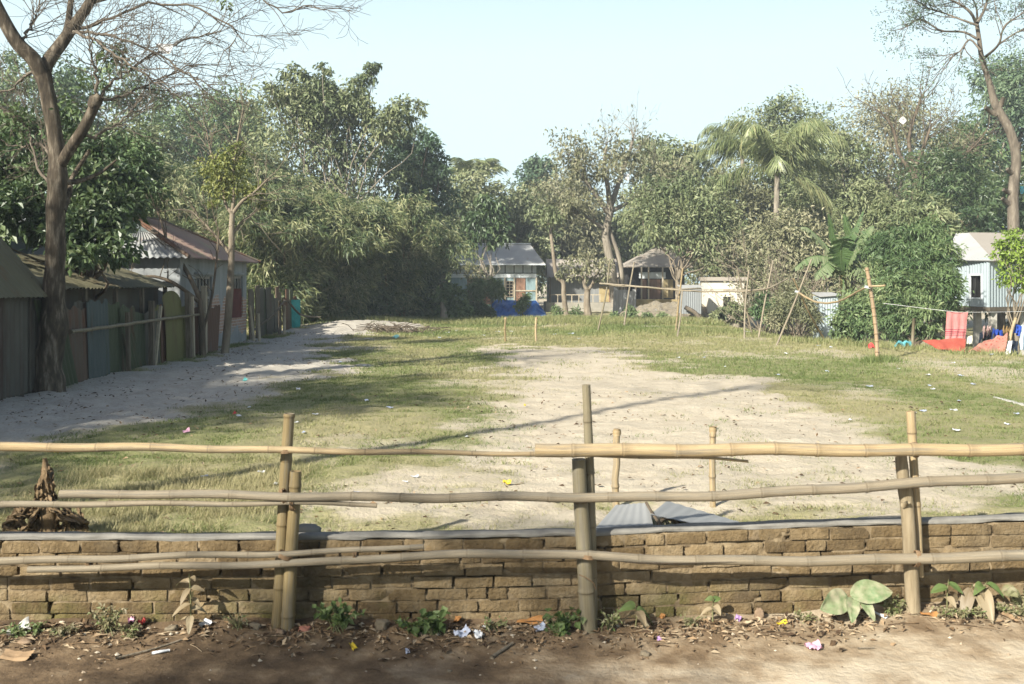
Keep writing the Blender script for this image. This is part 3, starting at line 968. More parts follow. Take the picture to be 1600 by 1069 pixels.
hexa(mb, [A(-7.84, 16.2, 2.1), A(-11, 16.2, 2.1), A(-11, 16.17, 2.1), A(-7.84, 16.17, 2.1), A(-9.38, 16.2, 3.95), A(-9.42, 16.2, 3.95), A(-9.42, 16.17, 3.95), A(-9.38, 16.17, 3.95)])
t.part('gable', mb, T_DARK)

# low shed behind the tin fence
t = Thing('tin_shed', 'long low shed with a moss brown lean-to roof behind the tin fence', 'shed', (-9.6, 20, FZ))
mb = MB()
for k, y0 in enumerate(np.arange(17.0, 23.2, 0.8)):
    corr(mb, A(-7.92, y0, 2.10 + .006 * (k % 2)), A(-7.92, y0 + .82, 2.10 + .006 * (k % 2)), A(-9.9, y0 + .82, 2.78), A(-9.9, y0, 2.78), .15, .02, 3, rng.uniform(.2, .8))
corr(mb, A(-11.6, 23.4, 2.2), A(-11.6, 17, 2.2), A(-9.9, 17, 2.78), A(-9.9, 23.4, 2.78), .076, .009, 2, .4)
t.part('roof', mb, T_OLIVE)
mb = MB()
box(mb, -8.32, -8.28, 17.1, 23.3, .3, 2.16)
box(mb, -11.4, -8.32, 23.26, 23.3, .3, 2.2)
box(mb, -11.4, -8.32, 17.1, 17.14, .3, 2.2)
t.part('wall', mb, T_DARK, smooth_=False)
for y in np.arange(17.3, 23.3, 1.45):
    mb = MB()
    beam(mb, A(-8.05, y, .3), A(-8.05, y, 2.12), .08, .08, (0, 1, 0))
    t.part('post', mb, M_WOOD, smooth_=False)

# house behind with a pale roof, mostly behind leaves
t = Thing('tin_house', 'pale blue roofed tin house half hidden behind the dark leaves', 'house', (-13, 23, FZ))
mb = MB()
corr(mb, A(-11.3, 19.5, 3.55), A(-11.3, 26, 3.55), A(-13.2, 26, 4.9), A(-13.2, 19.5, 4.9), .12, .012, 2, .5)
corr(mb, A(-15.1, 26, 3.55), A(-15.1, 19.5, 3.55), A(-13.2, 19.5, 4.9), A(-13.2, 26, 4.9), .12, .012, 2, .5)
t.part('roof', mb, T_PALE)
mb = MB()
box(mb, -14.9, -11.6, 19.8, 25.8, .3, 3.7)
t.part('wall', mb, T_BLUE, smooth_=False)

# fence of scrap tin sheets
tf = Thing('tin_fence', 'patchwork fence of rusty and mossy corrugated tin sheets along the sandy path', 'fence', (-7.75, 20, FZ))
def yx(px, x=-7.72):
    return x * F / (px - CX)
def sheet(y0, y1, z0, z1, mat, tilt=0.0, x=-7.76, jag=.08, lab=None, pitch=.076, top2=None, roundtop=False):
    mb = MB()
    a, b = A(x, y0, z0), A(x, y1, z0)
    d, c = A(x - .06, y0 + tilt, z1), A(x - .06, y1 + tilt, top2 if top2 else z1)
    if roundtop:
        W = y1 - y0
        n = 60
        uu = np.linspace(0, 1, n)
        hh = z0 + (z1 - z0) * (0.80 + 0.2 * np.sqrt(np.clip(1 - ((uu - .45) / .56) ** 2, 0, 1)))
        for sk, fl in ((0, False), (-.005, True)):
            V = np.zeros((n, 6, 3))
            for r in range(6):
                V[:, r, 0] = x + sk + np.sin(uu * W / pitch * 2 * np.pi) * .008 - .1 * (r / 5) ** 2
                V[:, r, 1] = y0 + uu * W
                V[:, r, 2] = z0 + (hh - z0) * r / 5
            grid(mb, V, .6, fl)
    else:
        corr(mb, a, b, c, d, pitch * 1.9, .022, 5, rng.uniform(.3, .7), jag, rng)
    tf.part('sheet', mb, mat, lab)
gb = FZ - .06
sheet(16.4, 17.5, gb, 2.02, T_RUST, .0, -7.80)
sheet(16.75, 17.75, gb - .05, 1.98, T_GREEN, -.62, -7.70, lab='mossy sheet leaning sideways')
sheet(17.45, 18.35, gb, 1.8, T_RUST, 0, -7.78)
sheet(17.95, 18.6, gb, 1.97, T_DARK, 0, -7.84)
sheet(18.25, 19.15, gb, 1.93, T_BLUE, 0.02, -7.75, lab='blue grey sheet')
sheet(19.05, 19.9, gb, 1.86, T_GREEN, 0, -7.77)
sheet(19.8, 20.6, gb, 1.78, T_GREEN, -.03, -7.74)
sheet(20.5, 21.2, gb, 1.62, T_GREEN, .08, -7.78)
sheet(20.1, 20.7, gb - .03, 1.2, T_GREEN, -.35, -7.68, lab='short sheet leaning at the foot of the fence')
sheet(21.15, 21.95, gb, 1.64, T_DARK, 0, -7.76)
sheet(21.8, 22.2, gb, 1.72, T_YELL, 0, -7.78)
sheet(22.05, 22.75, gb, 1.74, T_RUST, 0.06, -7.76)
sheet(22.2, 23.45, gb, 2.02, T_YELL, 0, -7.70, roundtop=True, lab='yellow green sheet with a rounded top')
sheet(23.4, 24.2, gb, 1.7, T_YELL, 0, -7.78)
sheet(24.1, 24.9, gb, 1.66, T_RUST, -.03, -7.75)
sheet(24.8, 25.9, gb, 1.62, T_RUST, .45, -7.66, lab='rusty brown sheet leaning out at the fence end')
for y, h, lean, m, w in ((21.0, 1.45, .1, M_WOOD, .1), (21.15, 1.32, .5, M_WOODP, .06), (23.45, 1.6, 0, M_WOOD, .11), (23.75, 1.5, 0, M_WOODP, .08), (24.6, 1.75, .1, M_WOODP, .12), (19.75, 1.25, .02, M_WOOD, .07), (24.35, 1.62, 0, M_WOOD, .07)):
    mb = MB()
    beam(mb, A(-7.6, y, gb - .1), A(-7.64, y + lean, gb + h), w, w, (0, 1, 0))
    tf.part('post', mb, m, smooth_=False)
mb = MB()
bamboo(mb, [A(-7.62, 17.2, 1.36), A(-7.6, 19.2, 1.38), A(-7.6, 21.2, 1.41), A(-7.6, 23, 1.42), A(-7.6, 24.8, 1.44)], .036, .03, .35, 10, random.Random(3))
tf.part('rail', mb, M_BAM_GREY)

# cement house with two windows
hs = Thing('cement_house', 'grey cement house with two windows and a patchy pink and rust tin roof', 'house', (-9.9, 27, FZ))
m, n, l, b = mat_new('peeling_plaster')
tc = n.new('ShaderNodeTexCoord').outputs['Object']
xyz = n.new('ShaderNodeSeparateXYZ')
l.new(tc, xyz.inputs[0])
cb = n.new('ShaderNodeCombineXYZ')
l.new(math_n(n, l, 'ADD', xyz.outputs[1], xyz.outputs[0]), cb.inputs[0])
l.new(xyz.outputs[2], cb.inputs[1])
br = n.new('ShaderNodeTexBrick')
br.inputs['Scale'].default_value = 1.0
br.inputs['Brick Width'].default_value, br.inputs['Row Height'].default_value = 0.25, 0.085
br.inputs['Mortar Size'].default_value = 0.011
br.inputs['Color1'].default_value = (0.27, 0.15, 0.105, 1)
br.inputs['Color2'].default_value = (0.34, 0.215, 0.165, 1)
br.inputs['Mortar'].default_value = (0.36, 0.335, 0.30, 1)
l.new(cb.outputs[0], br.inputs['Vector'])
st = noise_node(n, l, tc, 1.6, 6, .65, (1, 1, .35))
pl = ramp(n, l, st, [(0.25, (0.12, 0.128, 0.13)), (0.5, (0.21, 0.222, 0.225)), (0.72, (0.285, 0.297, 0.30))])
h = math_n(n, l, 'ADD', xyz.outputs[2], math_n(n, l, 'MULTIPLY', math_n(n, l, 'SUBTRACT', noise_node(n, l, tc, 1.1, 4, .6), .5), 1.5))
w1 = n.new('ShaderNodeMapRange'); w1.inputs[1].default_value, w1.inputs[2].default_value = 1.20, 1.28
l.new(h, w1.inputs[0])
w2 = n.new('ShaderNodeMapRange'); w2.inputs[1].default_value, w2.inputs[2].default_value = 0.50, 0.42
l.new(h, w2.inputs[0])
side = n.new('ShaderNodeMapRange'); side.inputs[1].default_value, side.inputs[2].default_value = -2.2, -1.8
l.new(xyz.outputs[1], side.inputs[0])
cov = math_n(n, l, 'MAXIMUM', math_n(n, l, 'MAXIMUM', w1.outputs[0], w2.outputs[0]), math_n(n, l, 'SUBTRACT', 1.0, side.outputs[0]))
l.new(mixc(n, l, cov, br.outputs['Color'], pl), b.inputs['Base Color'])
b.inputs['Roughness'].default_value = .9
bump(n, l, b, noise_node(n, l, tc, 20, 4), .3, .01)
M_PLAST = m
X0, X1, Y0, Y1, ZT = -12.0, -8.0, 24.0, 30.0, 2.84
wins = [(25.15, 26.55, 1.25, 2.36), (28.15, 29.6, 1.2, 2.38)]
mb = MB()
box(mb, X0, X1, Y0, Y0 + .2, .2, ZT)
box(mb, X0, X1, Y1 - .2, Y1, .2, ZT)
box(mb, X0, X0 + .2, Y0 + .2, Y1 - .2, .2, ZT)
ycut = [Y0 + .2, wins[0][0], wins[0][1], wins[1][0], wins[1][1], Y1 - .2]
for k in (0, 2, 4):
    box(mb, X1 - .2, X1, ycut[k], ycut[k + 1], .2, ZT)
for wv in wins:
    box(mb, X1 - .2, X1, wv[0], wv[1], .2, wv[2])
    box(mb, X1 - .2, X1, wv[0], wv[1], wv[3], ZT)
hs.part('wall', mb, M_PLAST, smooth_=False)
M_SHUT = m_plain('red_shutter', [(.3, (.06, .016, .014)), (.7, (.11, .025, .02))], 5, .7)
M_GRILL = m_plain('window_bars', [(.3, (.22, .21, .19)), (.7, (.36, .34, .31))], 5, .7)
for k, wv in enumerate(wins):
    mb = MB()
    for yy in np.linspace(wv[0] + .03, wv[1] - .03, 6):
        beam(mb, A(X1 - .07, yy, wv[2]), A(X1 - .07, yy, wv[3]), .035, .035, (0, 1, 0))
    for zz in (wv[2] + .03, (wv[2] + wv[3]) / 2, wv[3] - .03):
        beam(mb, A(X1 - .075, wv[0], zz), A(X1 - .075, wv[1], zz), .045, .06)
    wn_ = hs.part('window', mb, M_GRILL, smooth_=False)
    mb = MB()
    box(mb, X1 - .19, X1 - .17, wv[0], wv[1], wv[2], wv[3])
    hs.sub('opening', mb, M_DARK, wn_, smooth_=False)
    mb = MB()
    box(mb, X1, X1 + .09, wv[0] - .1, wv[1] + .1, wv[3] + .05, wv[3] + .1)
    hs.sub('sill', mb, M_PLAST, wn_, smooth_=False)
    mb = MB()
    if k:
        quadsheet(mb, A(X1 + .01, wv[0], wv[2]), A(X1 + .22, wv[0] + .5, wv[2]), A(X1 + .22, wv[0] + .5, wv[3] - .35), A(X1 + .01, wv[0], wv[3] - .35), .02)
        hs.sub('shutter', mb, M_SHUT, wn_, 'open red shutter', smooth_=False)
    else:
        quadsheet(mb, A(X1 - .11, wv[1] - .7, wv[2]), A(X1 - .11, wv[1], wv[2]), A(X1 - .11, wv[1], wv[3] - .4), A(X1 - .11, wv[1] - .7, wv[3] - .4), .02)
        hs.sub('shutter', mb, M_WOODP, wn_, 'pale wooden shutter', smooth_=False)
xr, zr, ze = -9.5, 3.86, 2.80
E = .32
mb = MB()
nE, fE = Y0 - E, Y1 + E
corr(mb, A(X1 + E, nE, ze), A(X1 + E, fE, ze), A(xr + .02, 26.9, zr), A(xr + .02, 24.9, zr), .17, .02, 6, .45)
hs.part('roof', mb, T_PINK, 'faded pink and rust slope')
mb = MB()
corr(mb, A(X0 - E, nE, ze), A(X1 + E, nE, ze), A(xr + .55, 24.72, 3.46), A(xr - .55, 24.72, 3.46), .17, .02, 4, .55)
hs.part('roof', mb, T_GREY, 'grey end slope')
mb = MB()
corr(mb, A(X0 - E, fE, ze), A(X0 - E, nE, ze), A(xr - .02, 24.9, zr), A(xr - .02, 26.9, zr), .10, .011, 3, .5)
corr(mb, A(X1 + E, fE, ze), A(X0 - E, fE, ze), A(xr - .02, 27, zr), A(xr + .02, 27, zr), .10, .011, 3, .5)
hs.part('roof', mb, T_GREY, 'far slopes')
mb = MB()
hexa(mb, [A(xr - .56, 24.75, 3.45), A(xr + .56, 24.75, 3.45), A(xr + .56, 24.8, 3.45), A(xr - .56, 24.8, 3.45), A(xr - .03, 24.88, zr - .02), A(xr + .03, 24.88, zr - .02), A(xr + .03, 24.92, zr - .02), A(xr - .03, 24.92, zr - .02)])
hs.part('gable', mb, T_BLUE, smooth_=False)
mb = MB()
tube(mb, [A(X1 + E, nE - .02, ze + .02), A(xr + .3, 24.62, 3.66), A(xr, 24.62, zr + .03)], .035, 6)
tube(mb, [A(X1 + E, nE, ze + .03), A(xr, 24.9, zr + .03), A(xr, 26.9, zr + .03), A(X1 + E, fE, ze + .03)], .045, 6)
hs.part('ridge_cap', mb, T_RUST)

# scrap board fence further along the path
bf = Thing('board_fence', 'dark board and scrap fence with a teal panel under the overhanging bamboo', 'fence', (-8.0, 33, FZ))
M_TEAL = m_plain('teal_paint', [(.3, (.015, .16, .15)), (.6, (.03, .27, .25)), (.8, (.05, .33, .30))], 4, .6)
y = 30.4
k = 0
while y < 38:
    w = rng.uniform(.3, .7)
    h = rng.uniform(1.1, 1.7)
    mb = MB()
    x = -8.05 - .02 * (y - 30) + rng.normal(0, .04)
    last = y > 36.6
    quadsheet(mb, A(x, y, .2), A(x, y + w, .2), A(x - .03, y + w * rng.uniform(.9, 1.1), .43 + h), A(x - .03, y + rng.normal(0, .05), .43 + h * rng.uniform(.9, 1.05)), .03)
    bf.part('board', mb, rng.choice([T_DARK, M_WOOD, T_RUST, T_GREEN]), smooth_=False)
    y += w * .95
mb = MB()
x = -8.16
b0 = P(455, 514, 37.0); b0[2] = .3
quadsheet(mb, A(b0[0], 37, .3), A(b0[0] + .3, 37.2, .3), A(b0[0] + .3, 37.2, 1.55), A(b0[0], 37, 1.55), .03)
bf.part('panel', mb, M_TEAL, 'teal painted panel', smooth_=False)
for px, y0, y1, lean in ((437, 520, 470, 0), (444, 520, 478, 1), (398, 535, 478, -8), (406, 538, 490, -3)):
    Yp = 33 if px > 420 else 29.9
    mb = MB()
    a = P(px, y0, Yp); a[2] = .3
    tube(mb, [a, P(px + lean, y1, Yp)], .05, 7)
    bf.part('post', mb, M_WOODP if lean else M_WOOD)
mb = MB()
tube(mb, spline([P(395, 517, 30), P(430, 490, 31), P(447, 470, 32), P(470, 492, 33), P(500, 496, 34)], 16), .035, 6)
bf.part('branch', mb, M_WOOD, 'crooked branch laid over the posts')
# ------------------------------------------------------------------ houses at the far end
M_WHITE = m_plain('white_board', [(.3, (.42, .45, .46)), (.6, (.56, .60, .61)), (.8, (.62, .66, .66))], 3, .7)
M_BROWN = m_plain('brown_board', [(.3, (.12, .065, .04)), (.6, (.20, .115, .075)), (.8, (.26, .16, .11))], 3, .8, (3, 3, .4))
M_TEALG = m_plain('teal_grey_tin', [(.3, (.13, .19, .20)), (.6, (.19, .26, .27)), (.8, (.25, .31, .31))], 3, .7, (3, 3, .4))
M_SLATE = m_plain('grey_wall_tin', [(.3, (.135, .14, .14)), (.55, (.20, .205, .20)), (.8, (.26, .265, .25))], 2, .7, (4, 4, .3))
M_OCHRE = m_plain('ochre_mud', [(.3, (.24, .185, .09)), (.6, (.33, .265, .14)), (.8, (.40, .33, .19))], 3, .95)
M_CREAM = m_plain('cream_limewash', [(.25, (.30, .27, .21)), (.42, (.50, .47, .39)), (.7, (.60, .57, .49))], 1.6, .9, (2, 2, .5))
T_FAR = m_tin('weathered_far_roof', (0.37, 0.38, 0.375), (0.25, 0.19, 0.14), 0.38, dirt=(0.24, 0.23, 0.21))
T_BRN = m_tin('brown_far_roof', (0.33, 0.295, 0.25), (0.22, 0.17, 0.13), 0.42, dirt=(0.24, 0.21, 0.17))
T_WALLB = m_tin('new_blue_tin', (0.33, 0.38, 0.40), (0.30, 0.30, 0.28), 0.16, rough=.45, dirt=(0.24, 0.29, 0.31))
T_SLATE = m_tin('slate_tin', (0.22, 0.24, 0.25), (0.17, 0.13, 0.09), .3, dirt=(.13, .13, .12))
M_PIN = m_plain('thin_dark_frame', [(.3, (.035, .04, .04)), (.7, (.07, .075, .07))], 4, .8)
M_CONC = m_plain('concrete_post', [(.3, (.24, .23, .20)), (.7, (.36, .34, .30))], 4, .9)

def PQ(px, py, Y):
    return P(px, py, Y)

# house with white band under a hipped roof
Y = 58.0
t = Thing('tin_house', 'house with a white panelled band under a hipped grey roof beside the blue tarpaulin', 'house', (-1, 60, FZ))
xl, xr, xm0, xm1 = -3.54, 1.42, -3.3, 1.08
mb = MB()
ze, zr = 3.24, 4.47
quadsheet(mb, A(-4.03, Y - .6, ze), A(1.92, Y - .6, ze), A(xm1, Y + 1.6, zr), A(xm0, Y + 1.6, zr), .04, .55)
quadsheet(mb, A(1.92, Y + 4.2, ze), A(-4.03, Y + 4.2, ze), A(xm0, Y + 1.62, zr), A(xm1, Y + 1.62, zr), .04)
quadsheet(mb, A(1.92, Y - .6, ze), A(1.92, Y + 4.2, ze), A(xm1 + .02, Y + 2.3, 3.85), A(xm1 + .02, Y + 1.0, 3.85), .04)
quadsheet(mb, A(-4.03, Y + 4.2, ze), A(-4.03, Y - .6, ze), A(xm0 - .02, Y + 1.0, 3.85), A(xm0 - .02, Y + 2.3, 3.85), .04)
rf = t.part('roof', mb, T_FAR, smooth_=False)
mb = MB()
beam(mb, A(xm0, Y + 1.6, zr + .03), A(xm1 + .05, Y + 1.6, zr + .03), .16, .06)
beam(mb, A(-4.03, Y - .62, ze - .03), A(1.93, Y - .62, ze - .03), .04, .07)
t.sub('ridge_cap', mb, M_WHITE, rf, smooth_=False)
mb = MB()
box(mb, xl, xr, Y + .06, Y + 3.6, .3, 2.48)
t.part('wall', mb, M_TEALG, smooth_=False)
mb = MB()
box(mb, xl, xr, Y + .0, Y + .1, 2.46, 3.3)
t.part('upper_band', mb, M_WHITE, smooth_=False)
mb = MB()
for x in np.arange(xl + .02, xr + .02, .52):
    beam(mb, A(x, Y - .02, 2.72), A(x, Y - .02, 3.22), .05, .03, (0, 1, 0))
beam(mb, A(xl, Y - .025, 2.72), A(xr, Y - .025, 2.72), .03, .045)
t.part('band_frame', mb, M_PIN, smooth_=False)
for x0, x1, m in ((.22, .78, M_BROWN), (-2.6, -1.9, M_BROWN), (-1.7, -1.2, M_BROWN), (.84, 1.38, M_TEALG)):
    mb = MB()
    box(mb, x0, x1, Y + .02, Y + .058, .9, 2.42)
    t.part('panel', mb, m, smooth_=False)
for x, m in ((-.42, M_WOODP), (.14, M_WOODP), (1.42, M_WOODP), (-1.1, M_WOOD)):
    mb = MB()
    beam(mb, A(x, Y - .02, .3), A(x, Y - .02, 2.46), .09, .07, (0, 1, 0))
    t.part('post', mb, m, smooth_=False)
mb = MB()
box(mb, .2, 1.4, Y - .03, Y + .015, 1.66, 1.73)
t.part('rail', mb, M_WOODP, smooth_=False)
mb = MB()
box(mb, -.34, .06, Y + .03, Y + .056, 1.35, 2.25)
w_ = t.part('window', mb, M_DARK, smooth_=False)
mb = MB()
for zz in np.linspace(1.35, 2.25, 6):
    beam(mb, A(-.34, Y + .01, zz), A(.06, Y + .01, zz), .03, .03)
for x in (-.34, -.14, .06):
    beam(mb, A(x, Y + .0, 1.35), A(x, Y + .0, 2.25), .03, .03, (0, 1, 0))
t.sub('frame', mb, M_WOODP, w_, smooth_=False)

# long shed with railing
Y = 60.0
t = Thing('tin_house', 'long grey house with a ragged brown roof and a low white railing', 'house', (4, 61, FZ))
xl, xr = 2.2, 6.35
mb = MB()
V = np.zeros((40, 5, 3))
uu = np.linspace(0, 1, 40)
for r in range(5):
    V[:, r, 0] = xl - .1 + uu * (xr - xl + .25)
    V[:, r, 1] = Y - .9 + r / 4 * 2.2
    V[:, r, 2] = 2.50 + (3.62 - 2.50) * r / 4 + (rng.random(40) - .5) * (.16 if r == 0 else .03)
grid(mb, V, np.repeat(rng.random(40)[:, None], 5, 1) * .5 + .25)
quadsheet(mb, A(xr + .15, Y + 3.4, 2.5), A(xl - .1, Y + 3.4, 2.5), A(xl - .1, Y + 1.32, 3.6), A(xr + .15, Y + 1.32, 3.6), .04)
t.part('roof', mb, T_BRN, smooth_=False)
mb = MB()
box(mb, xl, xr, Y, Y + 3, .9, 2.62)
t.part('wall', mb, M_SLATE, smooth_=False)
mb = MB()
box(mb, xl - .2, xr + .2, Y - .8, Y + 3.1, .2, .98)
t.part('plinth', mb, m_plain('mud_plinth', [(.3, (.2, .185, .15)), (.7, (.31, .29, .245))], 2, .95), smooth_=False)
mb = MB()
for x in np.arange(xl + .1, xl + 3.2, .42):
    beam(mb, A(x, Y - .7, .98), A(x, Y - .7, 1.42), .05, .05, (0, 1, 0))
beam(mb, A(xl + .05, Y - .7, 1.44), A(xl + 3.1, Y - .7, 1.44), .05, .05)
t.part('railing', mb, M_WOODP, smooth_=False)
mb = MB()
box(mb, 5.25, 5.85, Y - .04, Y - .005, 1.0, 1.95)
t.part('door', mb, M_OCHRE, smooth_=False)
mb = MB()
box(mb, 5.85, 6.2, Y - .04, Y - .005, 1.0, 1.95)
t.part('door', mb, M_BROWN, 'brown door leaf', smooth_=False)
for x in (2.25, 6.3):
    mb = MB()
    beam(mb, A(x, Y - .75, .98), A(x, Y - .75, 2.5), .1, .1, (0, 1, 0))
    t.part('post', mb, M_WOOD, smooth_=False)

# third house, hip roof, brown veranda
Y = 62.0
t = Thing('tin_house', 'brown veranda house with a hipped straw coloured roof behind the bare tree', 'house', (9, 64, FZ))
mb = MB()
ap = P(1024, 386, 64.5)
el, er = P(973, 417, Y), P(1085, 417, Y)
quadsheet(mb, el, er, ap + A(1.0, 0, 0), ap, .05, .6)
quadsheet(mb, er, er + A(0, 5, 0), ap + A(1.02, .6, 0), ap + A(1.02, 0, 0), .05)
quadsheet(mb, el + A(0, 5, 0), el, ap + A(-.02, 0, 0), ap + A(-.02, .6, 0), .05)
quadsheet(mb, er + A(0, 5, 0), el + A(0, 5, 0), ap + A(0, .62, 0), ap + A(1, .62, 0), .05)
t.part('roof', mb, T_BRN, smooth_=False)
mb = MB()
box(mb, el[0] + .5, er[0] - .4, Y + 1.2, Y + 4.4, .4, el[2] + .1)
t.part('wall', mb, M_DARK, smooth_=False)
for a, c, z0, z1, m in ((1000, 1042, 2.42, 2.82, M_WHITE), (1004, 1012, 1.15, 2.36, M_BROWN), (1014, 1034, 1.15, 2.36, M_BROWN), (1036, 1054, 1.2, 2.36, M_OCHRE)):
    mb = MB()
    box(mb, P(a, 0, Y)[0], P(c, 0, Y)[0], Y + .5, Y + .55, z0, z1)
    t.part('panel', mb, m, smooth_=False)
mb = MB()
box(mb, P(985, 0, Y)[0], P(1062, 0, Y)[0], Y - .2, Y + 1.2, .2, 1.12)
t.part('plinth', mb, M_OCHRE, smooth_=False)
for px in (1002, 1013, 1035, 1056):
    mb = MB()
    x = P(px, 0, Y)[0]
    beam(mb, A(x, Y - .1, 1.1), A(x, Y - .1, el[2] - .02), .09, .09, (0, 1, 0))
    t.part('post', mb, M_WOODP, smooth_=False)

# standing scrap sheet by the bare tree
Y = 52.0
mb = MB()
a, b = P(957, 492, Y), P(994, 490, Y)
a[2], b[2] = .42, .42
corr(mb, a, b, P(994, 452, Y), P(959, 447, Y), .2, .02, 5, .6, .12, rng)
t = Thing('tin_screen', 'grey tin sheets standing upright below the bare tree', 'screen', (6, Y, FZ))
t.part('sheet', mb, T_GREY)
for px in (960, 978, 993):
    mb = MB()
    q = P(px, 488, Y + .06); q[2] = .3
    beam(mb, q, P(px, 446, Y + .06), .08, .06, (0, 1, 0))
    t.part('post', mb, M_WOOD, smooth_=False)

# tin privy
def booth(name, label, px0, px1, top, Y, depth, zb, matw, roofm, legs=True, dark_right=True):
    x0, x1 = P(px0, 0, Y)[0], P(px1, 0, Y)[0]
    zt = P(0, top, Y)[2]
    t = Thing(name, label, 'outhouse', ((x0 + x1) / 2, Y, zb))
    mb = MB()
    b0 = zb + (.32 if legs else -.1)
    corr(mb, A(x0, Y, b0), A(x1, Y, b0), A(x1, Y, zt), A(x0, Y, zt), .10, .011, 2, .6)
    corr(mb, A(x1, Y, b0), A(x1, Y + depth, b0), A(x1, Y + depth, zt), A(x1, Y, zt), .10, .011, 2, .4)
    corr(mb, A(x0, Y + depth, b0), A(x0, Y, b0), A(x0, Y, zt), A(x0, Y + depth, zt), .10, .011, 2, .4)
    t.part('wall', mb, matw)
    mb = MB()
    quadsheet(mb, A(x0 - .08, Y - .1, zt + .0), A(x1 + .1, Y - .1, zt + .06), A(x1 + .1, Y + depth + .1, zt + .14), A(x0 - .08, Y + depth + .1, zt + .14), .03)
    t.part('roof', mb, roofm, smooth_=False)
    for x, y in ((x0 + .05, Y + .05), (x1 - .05, Y + .05), (x0 + .05, Y + depth - .05), (x1 - .05, Y + depth - .05)):
        mb = MB()
        beam(mb, A(x, y, zb - .15), A(x, y, zt - .01), .07, .07, (0, 1, 0))
        t.part('post', mb, M_WOOD, smooth_=False)
    return t
booth('outhouse', 'grey corrugated tin outhouse beside the cream walled shed', 1067, 1096, 450, 46, 1.1, .42, T_SLATE, T_FAR)
booth('outhouse', 'bluish tin outhouse half hidden under the banana leaves', 1283, 1310, 463, 38, 1.0, -.55, T_WALLB, T_FAR)
mb = MB()
tube(mb, spline([P(1070, 480, 45.8), P(1085, 488, 45.7), P(1095, 500, 45.6), P(1100, 508, 45.6)], 10), .1, 7)
single('leaning_log', mb, M_WOOD, P(1085, 490, 45.7), 'dark crooked trunk leaning on the tin outhouse', 'log')

# cream shed
Y = 48.0
x0, x1 = P(1107, 0, Y)[0], P(1163, 0, Y)[0]
t = Thing('lime_washed_shed', 'small shed with stained cream walls and a flat weedy roof', 'shed', (x0 + .8, Y, FZ))
mb = MB()
box(mb, x0, x1, Y, Y + 2.2, .2, P(0, 439, Y)[2])
t.part('wall', mb, M_CREAM, smooth_=False)
mb = MB()
box(mb, x0 - .1, x1 + .1, Y - .12, Y + 2.3, P(0, 439, Y)[2] + .002, P(0, 433, Y)[2])
t.part('roof', mb, T_BRN, smooth_=False)
mb = MB()
box(mb, P(1130, 0, Y)[0], P(1142, 0, Y)[0], Y - .02, Y - .003, 1.0, 1.5)
t.part('window', mb, M_DARK, smooth_=False)

# stilt house on the right
Yc = 33.0
t = Thing('stilt_house', 'blue corrugated tin house on posts with an open window at the right edge', 'house', P(1560, 500, 34))
zb_, zt_ = 1.38, 3.02
c = A(*P(1545, 440, Yc)[:2], 0); lf = A(*P(1488, 440, 35.5)[:2], 0); rt = A(*P(1700, 440, 36.5)[:2], 0)
bk = lf + rt - c
def up(q, z):
    return A(q[0], q[1], z)
def lerp(a, b, k):
    return a + (b - a) * k
w0, w1, wz0, wz1 = .50, .80, 1.66, 2.46
mb = MB()
for a, b_, z0, z1 in ((lf, lerp(lf, c, w0), zb_, zt_), (lerp(lf, c, w1), c, zb_, zt_), (lerp(lf, c, w0), lerp(lf, c, w1), zb_, wz0), (lerp(lf, c, w0), lerp(lf, c, w1), wz1, zt_), (c, rt, zb_, zt_), (rt, bk, zb_, zt_), (bk, lf, zb_, zt_)):
    corr(mb, up(a, z0), up(b_, z0), up(b_, z1), up(a, z1), .17, .02, 2, rng.uniform(.4, .65))
t.part('wall', mb, T_WALLB)
mb = MB()
a, b_ = lerp(lf, c, w0 - .01), lerp(lf, c, w1 + .01)
off = A(0, -.03, 0)
for z in (wz0, wz1):
    beam(mb, up(a, z) + off, up(b_, z) + off, .05, .06)
for q in (a, b_):
    beam(mb, up(q, wz0 - .03) + off, up(q, wz1 + .03) + off, .06, .05, (0, 1, 0))
w_ = t.part('window', mb, M_WHITE, smooth_=False)
mb = MB()
hexa(mb, [up(q, z) for z in (zb_ + .05, zt_ - .05) for q in (lf + A(.5, .6, 0), c + A(0, .9, 0), rt + A(-.5, .1, 0), bk + A(0, -.6, 0))])
t.part('interior', mb, M_DARK, smooth_=False)
mb = MB()
hexa(mb, [up(q, z) for z in (zb_ - .14, zb_ - .005) for q in (lf + A(-.05, 0, 0), c + A(0, -.08, 0), rt, bk)])
t.part('floor', mb, M_WOOD, smooth_=False)
R1, R2 = P(1512, 364, 37.2), P(1750, 366, 41)
eL, eC, eR = up(lf + A(-.35, -.1, 0), zt_ - .02), up(c + A(0, -.35, 0), zt_ - .1), up(rt + A(.4, -.1, 0), zt_ - .05)
mb = MB()
quadsheet(mb, eL, eC, R1 + A(.05, 0, 0), R1 - A(.35, -.2, 0), .03, .5)
t.part('roof', mb, T_FAR, 'light grey hip slope', smooth_=False)
mb = MB()
quadsheet(mb, eC, eR, R2, R1 + A(.06, 0, 0), .03, .3)
quadsheet(mb, up(bk, zt_) + A(1, .5, 0), up(bk, zt_) + A(-3, .5, 0), R1 + A(0, .05, 0), R2 + A(0, .05, 0), .03)
t.part('roof', mb, T_BRN, 'dark brown slope', smooth_=False)
for px, Yp in ((1551, 33.3), (1500, 35.4), (1527, 34.2), (1596, 34.5), (1622, 35.2)):
    mb = MB()
    q = P(px, 0, Yp); q[2] = -.8
    beam(mb, q, up(q, zb_ - .14), .2, .2, (0, 1, 0))
    t.part('post', mb, M_CONC, smooth_=False)

